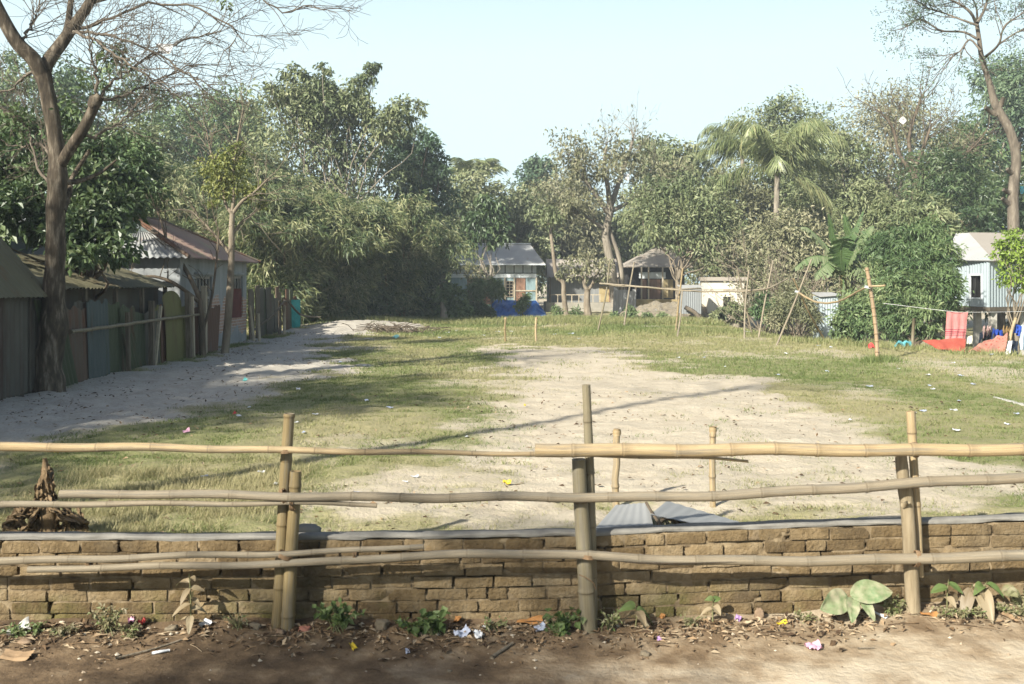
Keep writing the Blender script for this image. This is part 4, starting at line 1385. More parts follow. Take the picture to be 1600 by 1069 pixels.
# heap of rubbish between the houses
mb = MB()
uu, vv = np.meshgrid(np.linspace(0, 1, 60), np.linspace(0, 1, 24), indexing='ij')
x = 5.5 + uu * 6.0
y = 47.5 + vv * 6
z = .40 + .75 * np.sin(vv * np.pi) ** .7 * np.sin(uu * np.pi) ** .5 * (.5 + fbm(x * .9, y * .9, 4)) + (fbm(x * 4, y * 4, 3) - .5) * .45
grid(mb, np.stack([x, y, z], -1), .5, True)
tag(mb.build('rubble', m_plain('rubbish_heap', [(.3, (.07, .06, .045)), (.42, (.17, .145, .10)), (.55, (.22, .19, .14)), (.62, (.08, .075, .06)), (.7, (.34, .33, .31)), (.8, (.12, .11, .09))], 6, .95)), kind='stuff')

# blue tarpaulin
mb = MB()
nu, nv = 50, 16
uu, vv = np.meshgrid(np.linspace(0, 1, nu), np.linspace(0, 1, nv), indexing='ij')
Y = 50.0
px = 768 + uu * 86
topy = np.interp(px, [768, 774, 806, 812, 818, 824, 838, 845, 854], [476, 469, 470, 476, 480, 471, 470, 479, 490])
boty = np.interp(px, [768, 778, 790, 810, 830, 846, 854], [494, 496, 498, 496, 494, 494, 496])
py = topy + (boty - topy) * vv
yy = Y + .9 - vv * 1.3 + (fbm(px * .09, vv * 3, 3) - .5) * .9
V = np.stack([(px - CX) * Y / F, yy, CAMZ - (py - HOR) * Y / F], -1)
grid(mb, V, .5, True)
bk = V[:, 0].copy()
grid(mb, np.stack([V[:, 0], V[:, 0] + A(0, .8, -.75)], 1), .5)
M_TARP = m_plain('blue_tarpaulin', [(.3, (.018, .075, .26)), (.6, (.03, .13, .40)), (.8, (.06, .19, .48))], 2, .45, None, .5, .05, .4)
single('tarpaulin', mb, M_TARP, P(810, 490, Y), 'crumpled blue tarpaulin heaped in front of the far house', 'tarpaulin')
# teal water tank beside the far house
mb = MB()
q = P(687, 415, 57)
tube(mb, [q + A(0, 0, -.45), q + A(0, 0, -.42), q + A(0, 0, .3), q + A(0, 0, .42), q + A(0, 0, .45)], [.3, .33, .33, .24, .1], 16)
t = Thing('water_tank', 'teal plastic tank standing high among leaves left of the far house', 'tank', (q[0], 57, FZ))
t.part('tank', mb, M_TEAL)
mb = MB()
for dx, dy in ((-.25, -.25), (.25, -.25), (.25, .25), (-.25, .25)):
    beam(mb, A(q[0] + dx, 57 + dy, .2), A(q[0] + dx, 57 + dy, q[2] - .46), .08, .08, (0, 1, 0))
t.part('stand', mb, M_WOOD, smooth_=False)

# ------------------------------------------------------------------ bamboo racks for drying clothes
def poleW(th, a, b, r, mat, sides=8, mid=None, name='pole', seed=1):
    mb = MB()
    pts = [a] + ([mid] if mid is not None else [(np.asarray(a) + np.asarray(b)) / 2 + np.random.default_rng(seed).normal(size=3) * .03]) + [b]
    bamboo(mb, pts, r, r * .75, .38, sides, random.Random(seed), phase=(seed * .3) % 1, knob=1.16)
    th.part(name, mb, mat)
def gp(px, py, Y):
    q = P(px, py, Y)
    q[2] = gz(q[0], q[1]) - .05
    return q
rk = Thing('drying_rack', 'long rickety bamboo clothes rack of leaning poles across the far side of the field', 'clothes rack', P(1060, 525, 34))
for k, (bx, by, Yb, tx, ty, Yt, r, m) in enumerate(((934, 520, 36.5, 953, 405, 36.5, .05, M_BAM_GREY), (975, 501, 40, 991, 410, 40, .055, M_BAM_NEW), (1056, 513, 35.5, 1067, 419, 34.5, .06, M_BAM_NEW), (1058, 528, 32, 1066, 455, 33.5, .045, M_BAM_OLD),
                                                    (1176, 519, 33.5, 1152, 419, 33, .045, M_BAM_OLD), (1163, 531, 31.5, 1170, 422, 32.2, .045, M_BAM_OLD), (1185, 526, 32, 1208, 407, 32.8, .045, M_BAM_OLD))):
    poleW(rk, gp(bx, by, Yb), P(tx, ty, Yt), r * .68, M_BAM_OLD if k % 2 else m, seed=k + 3)
for k, (pts) in enumerate((((937, 443, 36.4), (1000, 448, 35.6), (1085, 455, 34), (1164, 455, 32.3)), ((1130, 455, 32.6), (1164, 455, 32.3), (1202, 450, 32.4), (1231, 435, 33)), ((945, 446, 36.4), (1060, 451, 34.2), (1180, 453, 32.5)))):
    mb = MB()
    bamboo(mb, [P(*q) for q in pts], .035 if k < 2 else .012, .028 if k < 2 else .01, .4, 8, random.Random(k))
    rk.part('crossbar', mb, M_BAM_OLD)
rk2 = Thing('drying_rack', 'bamboo clothes rack with crossed poles, a sagging bar and a knotty upright', 'clothes rack', P(1370, 563, 22.8))
poleW(rk2, gp(1212, 539, 28.2), P(1268, 405, 29.5), .03, M_BAM_OLD, seed=21)
poleW(rk2, gp(1291, 521, 30.5), P(1240, 436, 29), .032, M_BAM_NEW, seed=22)
gpo = gp(1371, 564, 22.7)
mb = MB()
bamboo(mb, [gpo, P(1369, 520, 22.8), P(1363, 470, 22.8), P(1358, 440, 22.8), P(1354, 418, 22.8)], .048, .042, .21, 12, random.Random(8), knob=1.28, open_end=True)
rk2.part('upright', mb, m_bamboo('orange_brown_pole', [(0.3, (0.17, 0.11, 0.06)), (0.5, (0.27, 0.19, 0.11)), (0.7, (0.36, 0.275, 0.18))], (0.15, 0.09, 0.045), 0.4))
mb = MB()
bamboo(mb, [P(1245, 456, 29.2), P(1276, 472, 27.6), P(1310, 471, 25.8), P(1352, 450, 22.9), P(1383, 446, 22.4)], .03, .022, .3, 8, random.Random(9), knob=1.1)
rk2.part('crossbar', mb, M_BAM_NEW)
for p, Y_ in (((1246, 456), 29.1), ((1356, 449), 22.75)):
    mb = MB()
    coil(mb, P(*p, Y_), (0.3, 0, 1), .07, 3, .007, .06)
    rk2.part('lashing', mb, M_WHITE)

# ------------------------------------------------------------------ clothes line and laundry
M_STRING = m_plain('pale_string', [(.3, (.4, .4, .4)), (.7, (.55, .55, .53))], 5, .8)
cl = Thing('clothes_line', 'thin clothes line between a short post and the leaning pole at the right', 'clothes line', gp(1426, 536, 27))
mb = MB()
tube(mb, spline([P(1380, 474, 27), P(1405, 477, 26.7), P(1479, 486, 26), P(1513, 488, 26), P(1590, 487, 26.3), P(1680, 484, 27)], 24), .0055, 5)
cl.part('string', mb, M_STRING)
mb = MB()
tube(mb, [gp(1425, 536, 27), P(1428, 497, 27)], .045, 7)
cl.part('post', mb, M_BAM_GREY)
mb = MB()
bamboo(mb, [gp(1570, 556, 25.5), P(1578, 530, 25.7), P(1587, 498, 26)], .05, .04, .4, 8, random.Random(4))
cl.part('post', mb, M_BAM_NEW, 'leaning yellow pole')

def cloth(name, label, corners, mat, nu=24, nv=18, fold=.06, waves=5, cat='cloth', seed=1, thick=.008, group=None, sag=0.0):
    """hanging or spread cloth: corners tl tr br bl, with folds"""
    tl, tr, br_, bl = [np.asarray(q, float) for q in corners]
    uu, vv = np.meshgrid(np.linspace(0, 1, nu), np.linspace(0, 1, nv), indexing='ij')
    U, Vv = uu[..., None], vv[..., None]
    p = (tl * (1 - U) + tr * U) * (1 - Vv) + (bl * (1 - U) + br_ * U) * Vv
    nrm = np.cross(tr - tl, bl - tl)
    nrm /= np.linalg.norm(nrm)
    w = np.sin(uu * waves * 2 * np.pi + 3 * fbm(uu * 2 + seed, vv * 2, 2)) * (.35 + .65 * vv) + (fbm(uu * 5 + seed * 7, vv * 5, 3) - .5) * 2
    p = p + nrm * (w * fold)[..., None]
    p[..., 2] -= sag * np.sin(uu * np.pi) * (1 - vv)
    mb = MB()
    st = np.stack([uu, vv, vv * 0], -1).reshape(-1, 3)
    a_, b_ = p.shape[:2]
    i, j = np.meshgrid(np.arange(a_ - 1), np.arange(b_ - 1), indexing='ij')
    q = np.stack([i * b_ + j, (i + 1) * b_ + j, (i + 1) * b_ + j + 1, i * b_ + j + 1], -1).reshape(-1, 4)
    mb.add(p.reshape(-1, 3), [q], .5, uvw=st)
    mb.add((p - nrm * thick).reshape(-1, 3), [q[:, ::-1]], .5, uvw=st)
    return single(name, mb, mat, (tl + tr) / 2, label, cat, group)

def m_cloth(name, base, stripes=None, pattern=None, rough=.85):
    m, n, l, b = mat_new(name)
    uvw = attr(n, 'uvw').outputs['Vector']
    tc = n.new('ShaderNodeTexCoord').outputs['Object']
    c = ramp(n, l, noise_node(n, l, tc, 6, 4), [(.3, tuple(q * .8 for q in base)), (.7, base)])
    s = n.new('ShaderNodeSeparateXYZ')
    l.new(uvw, s.inputs[0])
    if stripes:
        r = n.new('ShaderNodeValToRGB')
        r.color_ramp.interpolation = 'CONSTANT'
        e = r.color_ramp.elements
        while len(e) < len(stripes):
            e.new(.5)
        for k, (p, v) in enumerate(stripes):
            e[k].position = p
            e[k].color = (v, v, v, 1)
        l.new(s.outputs[1], r.inputs['Fac'])
        c = mixc(n, l, r.outputs['Color'], c, (.26, .02, .04))
        thin = math_n(n, l, 'GREATER_THAN', math_n(n, l, 'FRACT', math_n(n, l, 'MULTIPLY', s.outputs[0], 14.0)), .8)
        c = mixc(n, l, math_n(n, l, 'MULTIPLY', thin, .35), c, (.62, .3, .29))
    if pattern:
        vo = n.new('ShaderNodeTexVoronoi')
        vo.inputs['Scale'].default_value = 9
        l.new(uvw, vo.inputs['Vector'])
        k = math_n(n, l, 'LESS_THAN', vo.outputs['Distance'], .28)
        c = mixc(n, l, k, c, pattern)
    l.new(c, b.inputs['Base Color'])
    b.inputs['Roughness'].default_value = rough
    b.inputs['Specular IOR Level'].default_value = .1
    tr_ = n.new('ShaderNodeBsdfTranslucent')
    l.new(c, tr_.inputs['Color'])
    mx = n.new('ShaderNodeMixShader')
    mx.inputs[0].default_value = .2
    l.new(b.outputs[0], mx.inputs[1]); l.new(tr_.outputs[0], mx.inputs[2])
    l.new(mx.outputs[0], n['Material Output'].inputs['Surface'])
    return m
M_GAM = m_cloth('red_checked_towel', (.52, .21, .195), [(0, 0), (.56, .8), (.59, 0), (.63, .9), (.67, 0), (.70, .9), (.72, 0), (.75, .6), (.78, 0)])
M_ORANGE = m_cloth('orange_red_cotton', (.37, .085, .06))
M_PATT = m_cloth('patterned_cotton', (.40, .20, .15), pattern=(.33, .07, .05))
M_CREAMC = m_cloth('cream_cotton', (.62, .60, .48))
M_BLUEC = m_cloth('blue_cotton', (.03, .075, .36))
M_NAVY = m_cloth('dark_cotton', (.02, .028, .045))
M_WHITEC = m_cloth('white_cotton', (.66, .68, .70))
M_PALEB = m_cloth('pale_blue_cotton', (.42, .52, .60))
M_PINKB = m_cloth('pink_beige_cotton', (.48, .33, .30))
M_STRAWC = m_cloth('straw_heap', (.30, .20, .085))
cloth('towel', 'pink red checked towel hanging on the clothes line', (P(1479, 487, 26), P(1512, 488, 26), P(1508, 536, 25.9), P(1477, 535, 25.9)), M_GAM, fold=.02, waves=3, cat='towel', seed=2)
cloth('sheet', 'orange red cloth spread along the low bank under the checked towel', (P(1441, 532, 25.5), P(1509, 529, 25.5), P(1508, 551, 25.1), P(1468, 546, 25.3)), M_ORANGE, fold=.025, waves=2, seed=3)
cloth('sheet', 'red patterned cloth draped over the slope beside the checked towel', (P(1532, 537, 25.6), P(1576, 521, 25.6), P(1571, 556, 24.9), P(1508, 548, 25.1)), M_PATT, fold=.05, waves=2.5, seed=4)
cloth('cloth', 'small cream cloth hanging low right of the checked towel', (P(1509, 526, 26.1), P(1520, 524, 26.1), P(1520, 538, 26), P(1510, 537, 26)), M_CREAMC, 10, 10, .03, 2, seed=5)
cloth('cloth', 'bright blue cloth lying behind the patterned cloth', (P(1548, 517, 27.4), P(1566, 515, 27.4), P(1567, 527, 26.6), P(1549, 528, 26.6)), M_BLUEC, 16, 12, .12, 2.5, seed=6)
cloth('cloth', 'dark cloth under the stilt house beside the blue cloth', (P(1531, 520, 27.8), P(1548, 521, 27.8), P(1548, 533, 27), P(1530, 533, 27)), M_NAVY, 16, 12, .12, 2.5, seed=7)
cloth('cloth', 'pinkish bundle of cloth left of the blue cloth', (P(1535, 513, 27.6), P(1548, 512, 27.6), P(1549, 521, 27), P(1536, 522, 27)), M_PINKB, 16, 12, .14, 2.5, seed=8)
cloth('cloth', 'straw brown bundle right of the blue cloth', (P(1565, 513, 27.6), P(1577, 513, 27.6), P(1578, 523, 27), P(1566, 524, 27)), M_STRAWC, 16, 12, .14, 2.5, seed=9)
cloth('cloth', 'blue and white shirt hanging by the leaning pole', (P(1586, 505, 26), P(1596, 510, 26), P(1594, 528, 25.9), P(1585, 520, 25.9)), M_BLUEC, 12, 12, .04, 2, seed=10)
cloth('cloth', 'white cloth over a stake at the field edge', (P(1576, 533, 24.8), P(1581, 533, 24.8), P(1578, 557, 24.5), P(1570, 556, 24.5)), M_WHITEC, 10, 14, .03, 1.5, seed=11)
cloth('cloth', 'black cloth hanging beside the white cloth at the field edge', (P(1580, 532, 25), P(1590, 533, 25), P(1590, 556, 24.6), P(1579, 556, 24.6)), M_NAVY, 12, 14, .05, 1.5, seed=12)
cloth('cloth', 'pale blue garment hanging at the right border of the yard', (P(1596, 508, 26), P(1606, 508, 26), P(1606, 548, 25.8), P(1593, 546, 25.8)), M_PALEB, 12, 14, .04, 2, seed=13)
cloth('tarpaulin', 'turquoise plastic sheet rolled in the grass below the mango bush', (P(1397, 538, 27.2), P(1424, 532, 27.2), P(1424, 538, 26.6), P(1398, 542, 26.6)), m_cloth('turquoise_plastic', (.13, .42, .45), rough=.5), 16, 10, .06, 2, 'plastic sheet', seed=14)
# ------------------------------------------------------------------ trees
def bark(name, a, b, c, scale=5):
    return m_plain(name, [(.28, a), (.52, b), (.75, c)], scale, .92, (1.6, 1.6, .35), .8, .02, .15)
B_DARK = bark('dark_bark', (.05, .04, .028), (.105, .082, .058), (.19, .16, .12))
B_BIG = bark('mottled_bark', (.018, .015, .011), (.07, .056, .04), (.25, .215, .165), 7)
B_TAN = bark('tan_bark', (.10, .082, .058), (.18, .15, .11), (.26, .225, .17))
B_GREY = bark('grey_bark', (.13, .11, .085), (.21, .185, .145), (.30, .265, .215))
L_DUSTY = m_leaf('dusty_leaves', [(0, (.035, .055, .025)), (.4, (.095, .12, .055)), (.7, (.17, .19, .095)), (1, (.29, .285, .175))])
L_BROWN = m_leaf('dry_dusty_leaves', [(0, (.05, .06, .03)), (.4, (.12, .125, .065)), (.7, (.20, .195, .115)), (1, (.31, .285, .19))])
L_MID = m_leaf('green_leaves', [(0, (.02, .045, .018)), (.4, (.06, .10, .038)), (.7, (.12, .165, .068)), (1, (.23, .255, .125))])
L_DARK = m_leaf('dark_leaves', [(0, (.012, .028, .012)), (.4, (.035, .062, .025)), (.7, (.075, .11, .045)), (1, (.16, .19, .095))], .18, .42, .4)
L_BAM = m_leaf('bamboo_leaves', [(0, (.025, .05, .022)), (.35, (.075, .105, .045)), (.65, (.175, .19, .09)), (1, (.36, .345, .20))], .2)
L_YEL = m_leaf('yellow_green_leaves', [(0, (.07, .10, .025)), (.5, (.14, .165, .045)), (1, (.24, .235, .08))], .3)
L_LIME = m_leaf('lime_leaves', [(0, (.10, .16, .02)), (.5, (.18, .26, .04)), (1, (.28, .35, .08))], .35)
L_PALM = m_leaf('palm_leaflets', [(0, (.045, .07, .03)), (.4, (.11, .145, .06)), (.7, (.21, .23, .11)), (1, (.38, .35, .18))], .15, .4, .4)
L_BLUEG = m_leaf('blue_green_leaves', [(0, (.02, .045, .025)), (.4, (.055, .095, .05)), (.7, (.105, .15, .08)), (1, (.20, .235, .135))])

def tree(name, label, px, Y, top, wpx, mat, n, leaf, ratio=.45, seed=1, bmat=None, tr=None, base=.32, nb=16, cat='tree', lean=0.0, clusters=30, sig=.16, br=.24, zflat=.85,
         shape='round', group='trees round the field', droop=.35, trunk=True, base_px=None, tint_sp=.5, shell=(.5, 1.05)):
    r = np.random.default_rng(seed * 101 + 7)
    x0 = (px - CX) * Y / F
    zb = gz(x0, Y)
    H = P(px, top, Y)[2] - zb
    W = wpx * Y / F
    xb = x0 if base_px is None else (base_px - CX) * Y / F
    b0 = A(xb, Y, zb - .1)
    t = Thing(name, label, cat, b0, group)
    blobs = []
    ztop, zbot = zb + H, zb + H * base
    for k in range(nb):
        f = (k + .5) / nb
        z = zbot + (ztop - zbot) * (.12 + .80 * f)
        e = {'round': math.sqrt(max(0, 1 - (2 * f - .9) ** 2 * .85)), 'cone': 1.05 - .8 * f, 'umbrella': .35 + .9 * f if f < .7 else 1.0, 'column': .75}[shape]
        a = k * 2.399 + r.uniform(-.5, .5)
        d = W / 2 * e * r.uniform(.25, .82)
        R = W * br * r.uniform(.7, 1.25) * (.75 if shape == 'umbrella' else 1)
        blobs.append((x0 + math.cos(a) * d + lean * f, Y + math.sin(a) * d * .9, min(z, ztop - R * .75), R))
    if trunk:
        mb = MB()
        tr_ = tr or max(.07, W * .022)
        tp = A(x0 + r.normal(0, .05) * W, Y, zbot + (ztop - zbot) * .35)
        p = limb(mb, b0, tp, tr_ * 1.25, tr_ * .6, r, .08, 9, 12)
        for k, bl in enumerate(blobs):
            s = p[int(r.integers(6, 12))]
            limb(mb, s, A(*bl[:3]), tr_ * .42, tr_ * .10, r, .2, 5, 6)
        t.part('trunk', mb, bmat or B_GREY)
    mb = MB()
    blob_leaves(mb, blobs, n, leaf, ratio, r, droop, clusters, sig, .25, zflat, shell, tint_sp)
    t.part('crown', mb, mat, smooth_=False)
    return t

# --- the big tree on the left, standing at the corner of the sheds
YT = 16.4
bt_ = Thing('bare_tree', 'big crooked tree with forked dark trunk and bare twigs before the tin sheds', 'tree', gp(78, 612, YT), 'trees round the field')
mb = MB()
pts = [P(74, 628, YT), P(78, 600, YT), P(76, 565, YT), P(84, 512, YT), P(84, 455, YT), P(87, 390, YT), P(87, 330, YT), P(90, 280, YT), P(88, 230, YT), P(78, 165, YT), P(66, 112, YT)]
rp = np.array([31, 22.5, 19.5, 21, 16, 14.5, 14, 15, 12.2, 11.5, 12.5]) * YT / F
n_ = 60
q = spline(pts, n_)
rr = np.interp(np.linspace(0, 10, n_), range(11), rp)
tube(mb, q, rr * (1 + .05 * np.sin(np.arange(n_) * 1.1)), 16)
limbsL = {}
def lb(pts, r0, r1, n=18, sides=9):
    p = spline([P(a, b, YT + c) for a, b, c in pts], n)
    tube(mb, p, np.linspace(r0, r1, n) * YT / F, sides)
    return p
l1 = lb([(68, 122, 0), (52, 92, -.1), (28, 68, -.2), (5, 30, -.3), (-30, -40, -.4)], 12.5, 9)
l2 = lb([(64, 122, 0), (76, 95, .1), (96, 68, .2), (112, 45, .3), (138, 8, .4), (165, -45, .5)], 11.5, 7)
l3 = lb([(98, 66, .2), (106, 40, .3), (110, 8, .5), (118, -45, .7)], 6, 4)
l4 = lb([(92, 262, 0), (110, 232, -.15), (128, 205, -.25), (142, 178, -.3), (151, 158, -.35)], 9, 7.5)
tube(mb, [P(142, 168, YT - .35), P(149, 158, YT - .35), P(157, 150, YT - .35)], [.07, .115, .07], 9)
l5 = lb([(100, 285, 0), (118, 284, .2), (138, 278, .4), (160, 268, .5), (182, 250, .6)], 5, 1.6)
l6 = lb([(98, 330, 0), (108, 300, .3), (112, 280, .5), (140, 235, .8)], 6, 3)
bt_.part('trunk', mb, B_BIG)
r = np.random.default_rng(5)
mb = MB()
ends = []
longs = [[(112, 49, .3), (150, 52, .3), (180, 56, .2), (249, 85, 0), (295, 115, -.2), (330, 138, -.3)],
         [(112, 49, .3), (150, 38, .4), (183, 23, .6), (229, 5, .8), (295, 7, .9), (344, 33, 1.0), (372, 52, 1.0), (350, 80, 1.0)],
         [(151, 156, -.3), (176, 128, -.2), (203, 108, 0), (282, 64, .3), (345, 48, .5)],
         [(151, 156, -.3), (150, 120, -.4), (142, 88, -.5), (138, 40, -.6)],
         [(138, 8, .4), (200, -12, .6), (290, -30, .8), (380, -20, .8), (440, 18, .8), (486, 8, .8)],
         [(112, 49, .3), (160, 70, -.6), (215, 110, -1.0), (262, 140, -1.2)],
         [(151, 156, -.3), (190, 150, .3), (240, 128, .6), (300, 102, .8)],
         [(60, 110, 0), (40, 118, .5), (15, 140, .8), (-20, 150, 1.0)],
         [(28, 68, -.2), (50, 40, .2), (62, 0, .4)],
         [(128, 205, -.2), (150, 215, .4), (185, 190, .7), (230, 165, .9)],
         [(85, 300, 0), (60, 260, .3), (45, 210, .5), (20, 180, .7), (-15, 175, .8)],
         [(90, 250, .1), (60, 225, .6), (30, 230, .9), (-10, 215, 1.1)]]
for k, L in enumerate(longs):
    p = spline([P(a, b, YT + c) for a, b, c in L], 22)
    p[1:-1] += r.normal(size=(20, 3)) * .02
    tube(mb, p, np.linspace(.030, .009, 22), 6, False)
    for s in range(3, 22, 1):
        d = (p[min(s + 1, 21)] - p[s - 1])
        d = d / np.linalg.norm(d) + unit(r, 1)[0] * .75
        d[0] += .3
        twigs(mb, p[s].copy(), d, r.uniform(.45, 1.15), .008, 2, r, ends, (2, 4), .7, .62, .02, 4, .35, 5, .0036)
bt_.part('twigs', mb, bark('dark_twig_bark', (.07, .058, .045), (.125, .105, .082), (.19, .165, .13)))
mb = MB()
r = np.random.default_rng(8)
B = [(*P(a, b, YT + c), d) for a, b, c, d in ((185, 98, .2, .2), (160, 88, 0, .15), (115, 172, .1, .25), (350, 5, .8, .12), (100, 200, .4, .25), (190, 80, .3, .15), (30, 195, .5, .3), (140, 130, -.3, .18))]
blob_leaves(mb, B, 900, .10, .5, r, .3, 12, .4, .2, 1, (.2, 1.1))
bt_.part('leaves', mb, L_MID, smooth_=False)

# --- jackfruit foliage behind it
def blob_tree(name, label, base, blobs, mat, n, leaf, ratio, seed, bmat, trunk_r, cat='tree', clusters=30, sig=.2, droop=.35, tint_sp=.4, limb_r=.35, shell=(.4, 1.05), fold=.2, bend=.15, group='trees round the field', limb_bow=.15, zflat=1.0):
    """tree whose clumps are given as (px, py, Y, radius in photo px)"""
    r = np.random.default_rng(seed)
    b0 = gp(*base)
    t = Thing(name, label, cat, b0, group)
    Bw = [(*P(a, b, c), d * c / F) for a, b, c, d in blobs]
    cen = np.mean([q[:3] for q in Bw], 0)
    if trunk_r:
        mb = MB()
        tp = b0 * .45 + cen * .55
        tp[:2] = b0[:2] * .75 + cen[:2] * .25
        p = limb(mb, b0, tp, trunk_r * 1.2, trunk_r * .7, r, .08, 9, 12)
        for q in Bw:
            limb(mb, p[int(r.integers(7, 12))], A(*q[:3]), trunk_r * limb_r, trunk_r * .08, r, limb_bow, 5, 7)
        t.part('trunk', mb, bmat)
    mb = MB()
    blob_leaves(mb, Bw, n, leaf, ratio, r, droop, clusters, sig, .2, zflat, shell, tint_sp, fold, bend)
    t.part('crown', mb, mat, smooth_=False)
    return t
blob_tree('jackfruit_tree', 'dense dark glossy leaved tree behind the big crooked trunk', (150, 560, 20.5),
          [(18, 330, 19, 36), (60, 300, 20, 40), (20, 260, 20.5, 38), (125, 290, 20, 42), (160, 340, 19.5, 42), (120, 365, 19, 40), (185, 325, 20, 32), (180, 385, 19, 26), (75, 355, 19.5, 36), (155, 255, 21, 36), (190, 280, 20.5, 30), (110, 240, 21, 34), (40, 210, 21.5, 36), (140, 402, 18.4, 22), (10, 385, 18.5, 18), (120, 320, 20, 40)],
          L_DARK, 13000, .17, .48, 61, B_DARK, .16, sig=.26, clusters=36)
blob_tree('leafy_tree', 'mid green sprawling tree above the low shed roof', (60, 560, 24),
          [(20, 240, 24, 40), (80, 240, 25, 36), (140, 245, 25, 36), (200, 240, 25, 36), (10, 280, 24, 40), (220, 270, 25, 34), (230, 300, 25, 26), (100, 260, 24, 36)],
          L_MID, 11000, .17, .35, 62, B_DARK, .17, sig=.32, clusters=34)

# --- slim trees by the cement house
r = np.random.default_rng(12)
t = Thing('slim_tree', 'slim pale tree with a small yellow green crown in front of the cement house', 'tree', gp(352, 553, 24.6), 'trees round the field')
mb = MB()
Ys = 24.6
tube(mb, spline([gp(351, 555, Ys), P(356, 500, Ys), P(361, 420, Ys), P(362, 360, Ys), P(363, 330, Ys)], 20), np.linspace(6.4, 4.0, 20) * Ys / F, 9)
ends = []
for pts, r0 in (([(363, 335, 0), (352, 318, .1), (348, 290, .2), (340, 262, .3)], 3.4), ([(363, 335, 0), (378, 315, -.1), (398, 300, -.2), (418, 280, -.3)], 3.2), ([(364, 365, 0), (380, 345, .2), (400, 330, .3)], 2.6),
                ([(361, 400, 0), (345, 378, .1), (322, 352, .2), (300, 330, .2)], 3.0), ([(363, 330, 0), (366, 300, 0), (364, 270, 0), (372, 215, .1), (380, 170, .1)], 3.0), ([(348, 290, .2), (330, 240, .3), (322, 200, .3)], 2)):
    p = spline([P(a, b, Ys + c) for a, b, c in pts], 12)
    tube(mb, p, np.linspace(r0, 1.1, 12) * Ys / F, 6, False)
    for s in range(5, 12):
        twigs(mb, p[s].copy(), p[s] - p[s - 2] + unit(r, 1)[0] * .2, r.uniform(.3, .8), .012, 2, r, ends, (2, 3), .8, .6, .05, 4, .3, 4, .006)
t.part('trunk', mb, B_TAN)
mb = MB()
B = [(*P(a, b, Ys + c), d * Ys / F) for a, b, c, d in ((346, 268, 0, 24), (372, 284, 0, 18), (334, 288, .2, 15), (362, 252, .2, 20), (388, 302, 0, 13), (345, 305, 0, 12), (405, 296, 0, 10), (322, 262, .2, 12), (372, 230, .1, 12), (330, 320, .2, 10), (410, 320, .2, 9))]
blob_leaves(mb, B, 1900, .12, .5, r, .3, 22, .3, .2, .9, (.3, 1.15))
t.part('crown', mb, L_YEL, smooth_=False)
t = Thing('leaning_tree', 'leaning bare sapling with a bowed branch at the end of the tin fence', 'tree', gp(318, 562, 24.2), 'trees round the field')
mb = MB()
Ys = 24.2
ends = []
for pts, r0 in (([(318, 563, 0), (316, 520, 0), (313, 472, 0), (298, 436, 0), (280, 405, .1), (264, 385, .1), (254, 352, .2), (246, 330, .3)], 5.2), ([(311, 472, 0), (290, 455, -.2), (267, 440, -.3), (240, 432, -.4), (214, 432, -.5), (170, 420, -.6)], 3.4), ([(316, 520, 0), (330, 470, .2), (338, 410, .3), (342, 360, .3)], 2.4)):
    p = spline([P(a, b, Ys + c) for a, b, c in pts], 18)
    tube(mb, p, np.linspace(r0, 1.4, 18) * Ys / F, 7, False)
    for s in range(7, 18, 2):
        twigs(mb, p[s].copy(), p[s] - p[s - 2] + unit(r, 1)[0] * .25, r.uniform(.4, .9), .012, 2, r, ends, (2, 3), .8, .6, .05, 4, .3, 4, .006)
t.part('trunk', mb, B_DARK)

# --- bamboo thicket
def clump(label, px, Y, top, wpx, n, seed, culms=16, mat=L_BAM, low=.12, base_px=None):
    r = np.random.default_rng(seed)
    x0 = (px - CX) * Y / F
    zb = gz(x0, Y)
    H, W = P(px, top, Y)[2] - zb, wpx * Y / F
    t = Thing('bamboo_clump', label, 'bamboo', (x0, Y, zb), 'bamboo clumps at the edge of the field')
    mb = MB()
    tw, td = [], []
    for k in range(culms):
        a = r.uniform(0, 2 * np.pi)
        out = r.uniform(.15, 1.0) ** .8 * W / 2
        h = H * r.uniform(.72, 1.0) * (1 - .25 * (out / (W / 2)) ** 2)
        b = A(x0 + math.cos(a) * .5, Y + math.sin(a) * .5, zb - .1)
        e = A(x0 + math.cos(a) * out, Y + math.sin(a) * out, zb + h * .82)
        m1 = b * .6 + e * .4 + A(-math.cos(a) * out * .22, -math.sin(a) * out * .22, h * .14)
        m2 = b * .25 + e * .75 + A(-math.cos(a) * out * .1, -math.sin(a) * out * .1, h * .2)
        tip = e + A(math.cos(a) * out * .35, math.sin(a) * out * .35, -h * r.uniform(.0, .14))
        p = spline([b, m1, m2, e, tip], 26)
        tube(mb, p, np.linspace(.045, .008, 26), 6, False)
        for s in range(int(26 * low) + 2, 26):
            for _ in range(2):
                d = unit(r, 1)[0] * A(1, 1, .35)
                tw.append(p[s] + d * r.uniform(.1, 1.15) - A(0, 0, r.uniform(0, .4)))
                td.append(d)
    t.part('culms', mb, M_BAM_POST)
    tw, td = np.array(tw), np.array(td)
    pk = r.integers(0, len(tw), n)
    pos = tw[pk] + r.normal(size=(n, 3)) * A(.2, .2, .17)
    d = td[pk] * .8 + unit(r, n) * .75
    d[:, 2] -= .38
    nm = unit(r, n) * .6 + A(0, 0, .8) + td[pk] * .5
    ct = r.uniform(.15, .8, len(tw))
    mb = MB()
    leaves(mb, pos, d, nm, r.uniform(.18, .40, n), r.uniform(.038, .066, n), np.clip(ct[pk] + r.normal(0, .2, n), 0, 1), .15, .25)
    t.part('leaves', mb, mat, smooth_=False)
    return t
clump('tall dusty bamboo clump just behind the cement house roof', 268, 46, 185, 200, 27000, 71)
clump('feathery bamboo clump right behind the slim yellow crowned tree', 352, 45, 190, 200, 28000, 72)
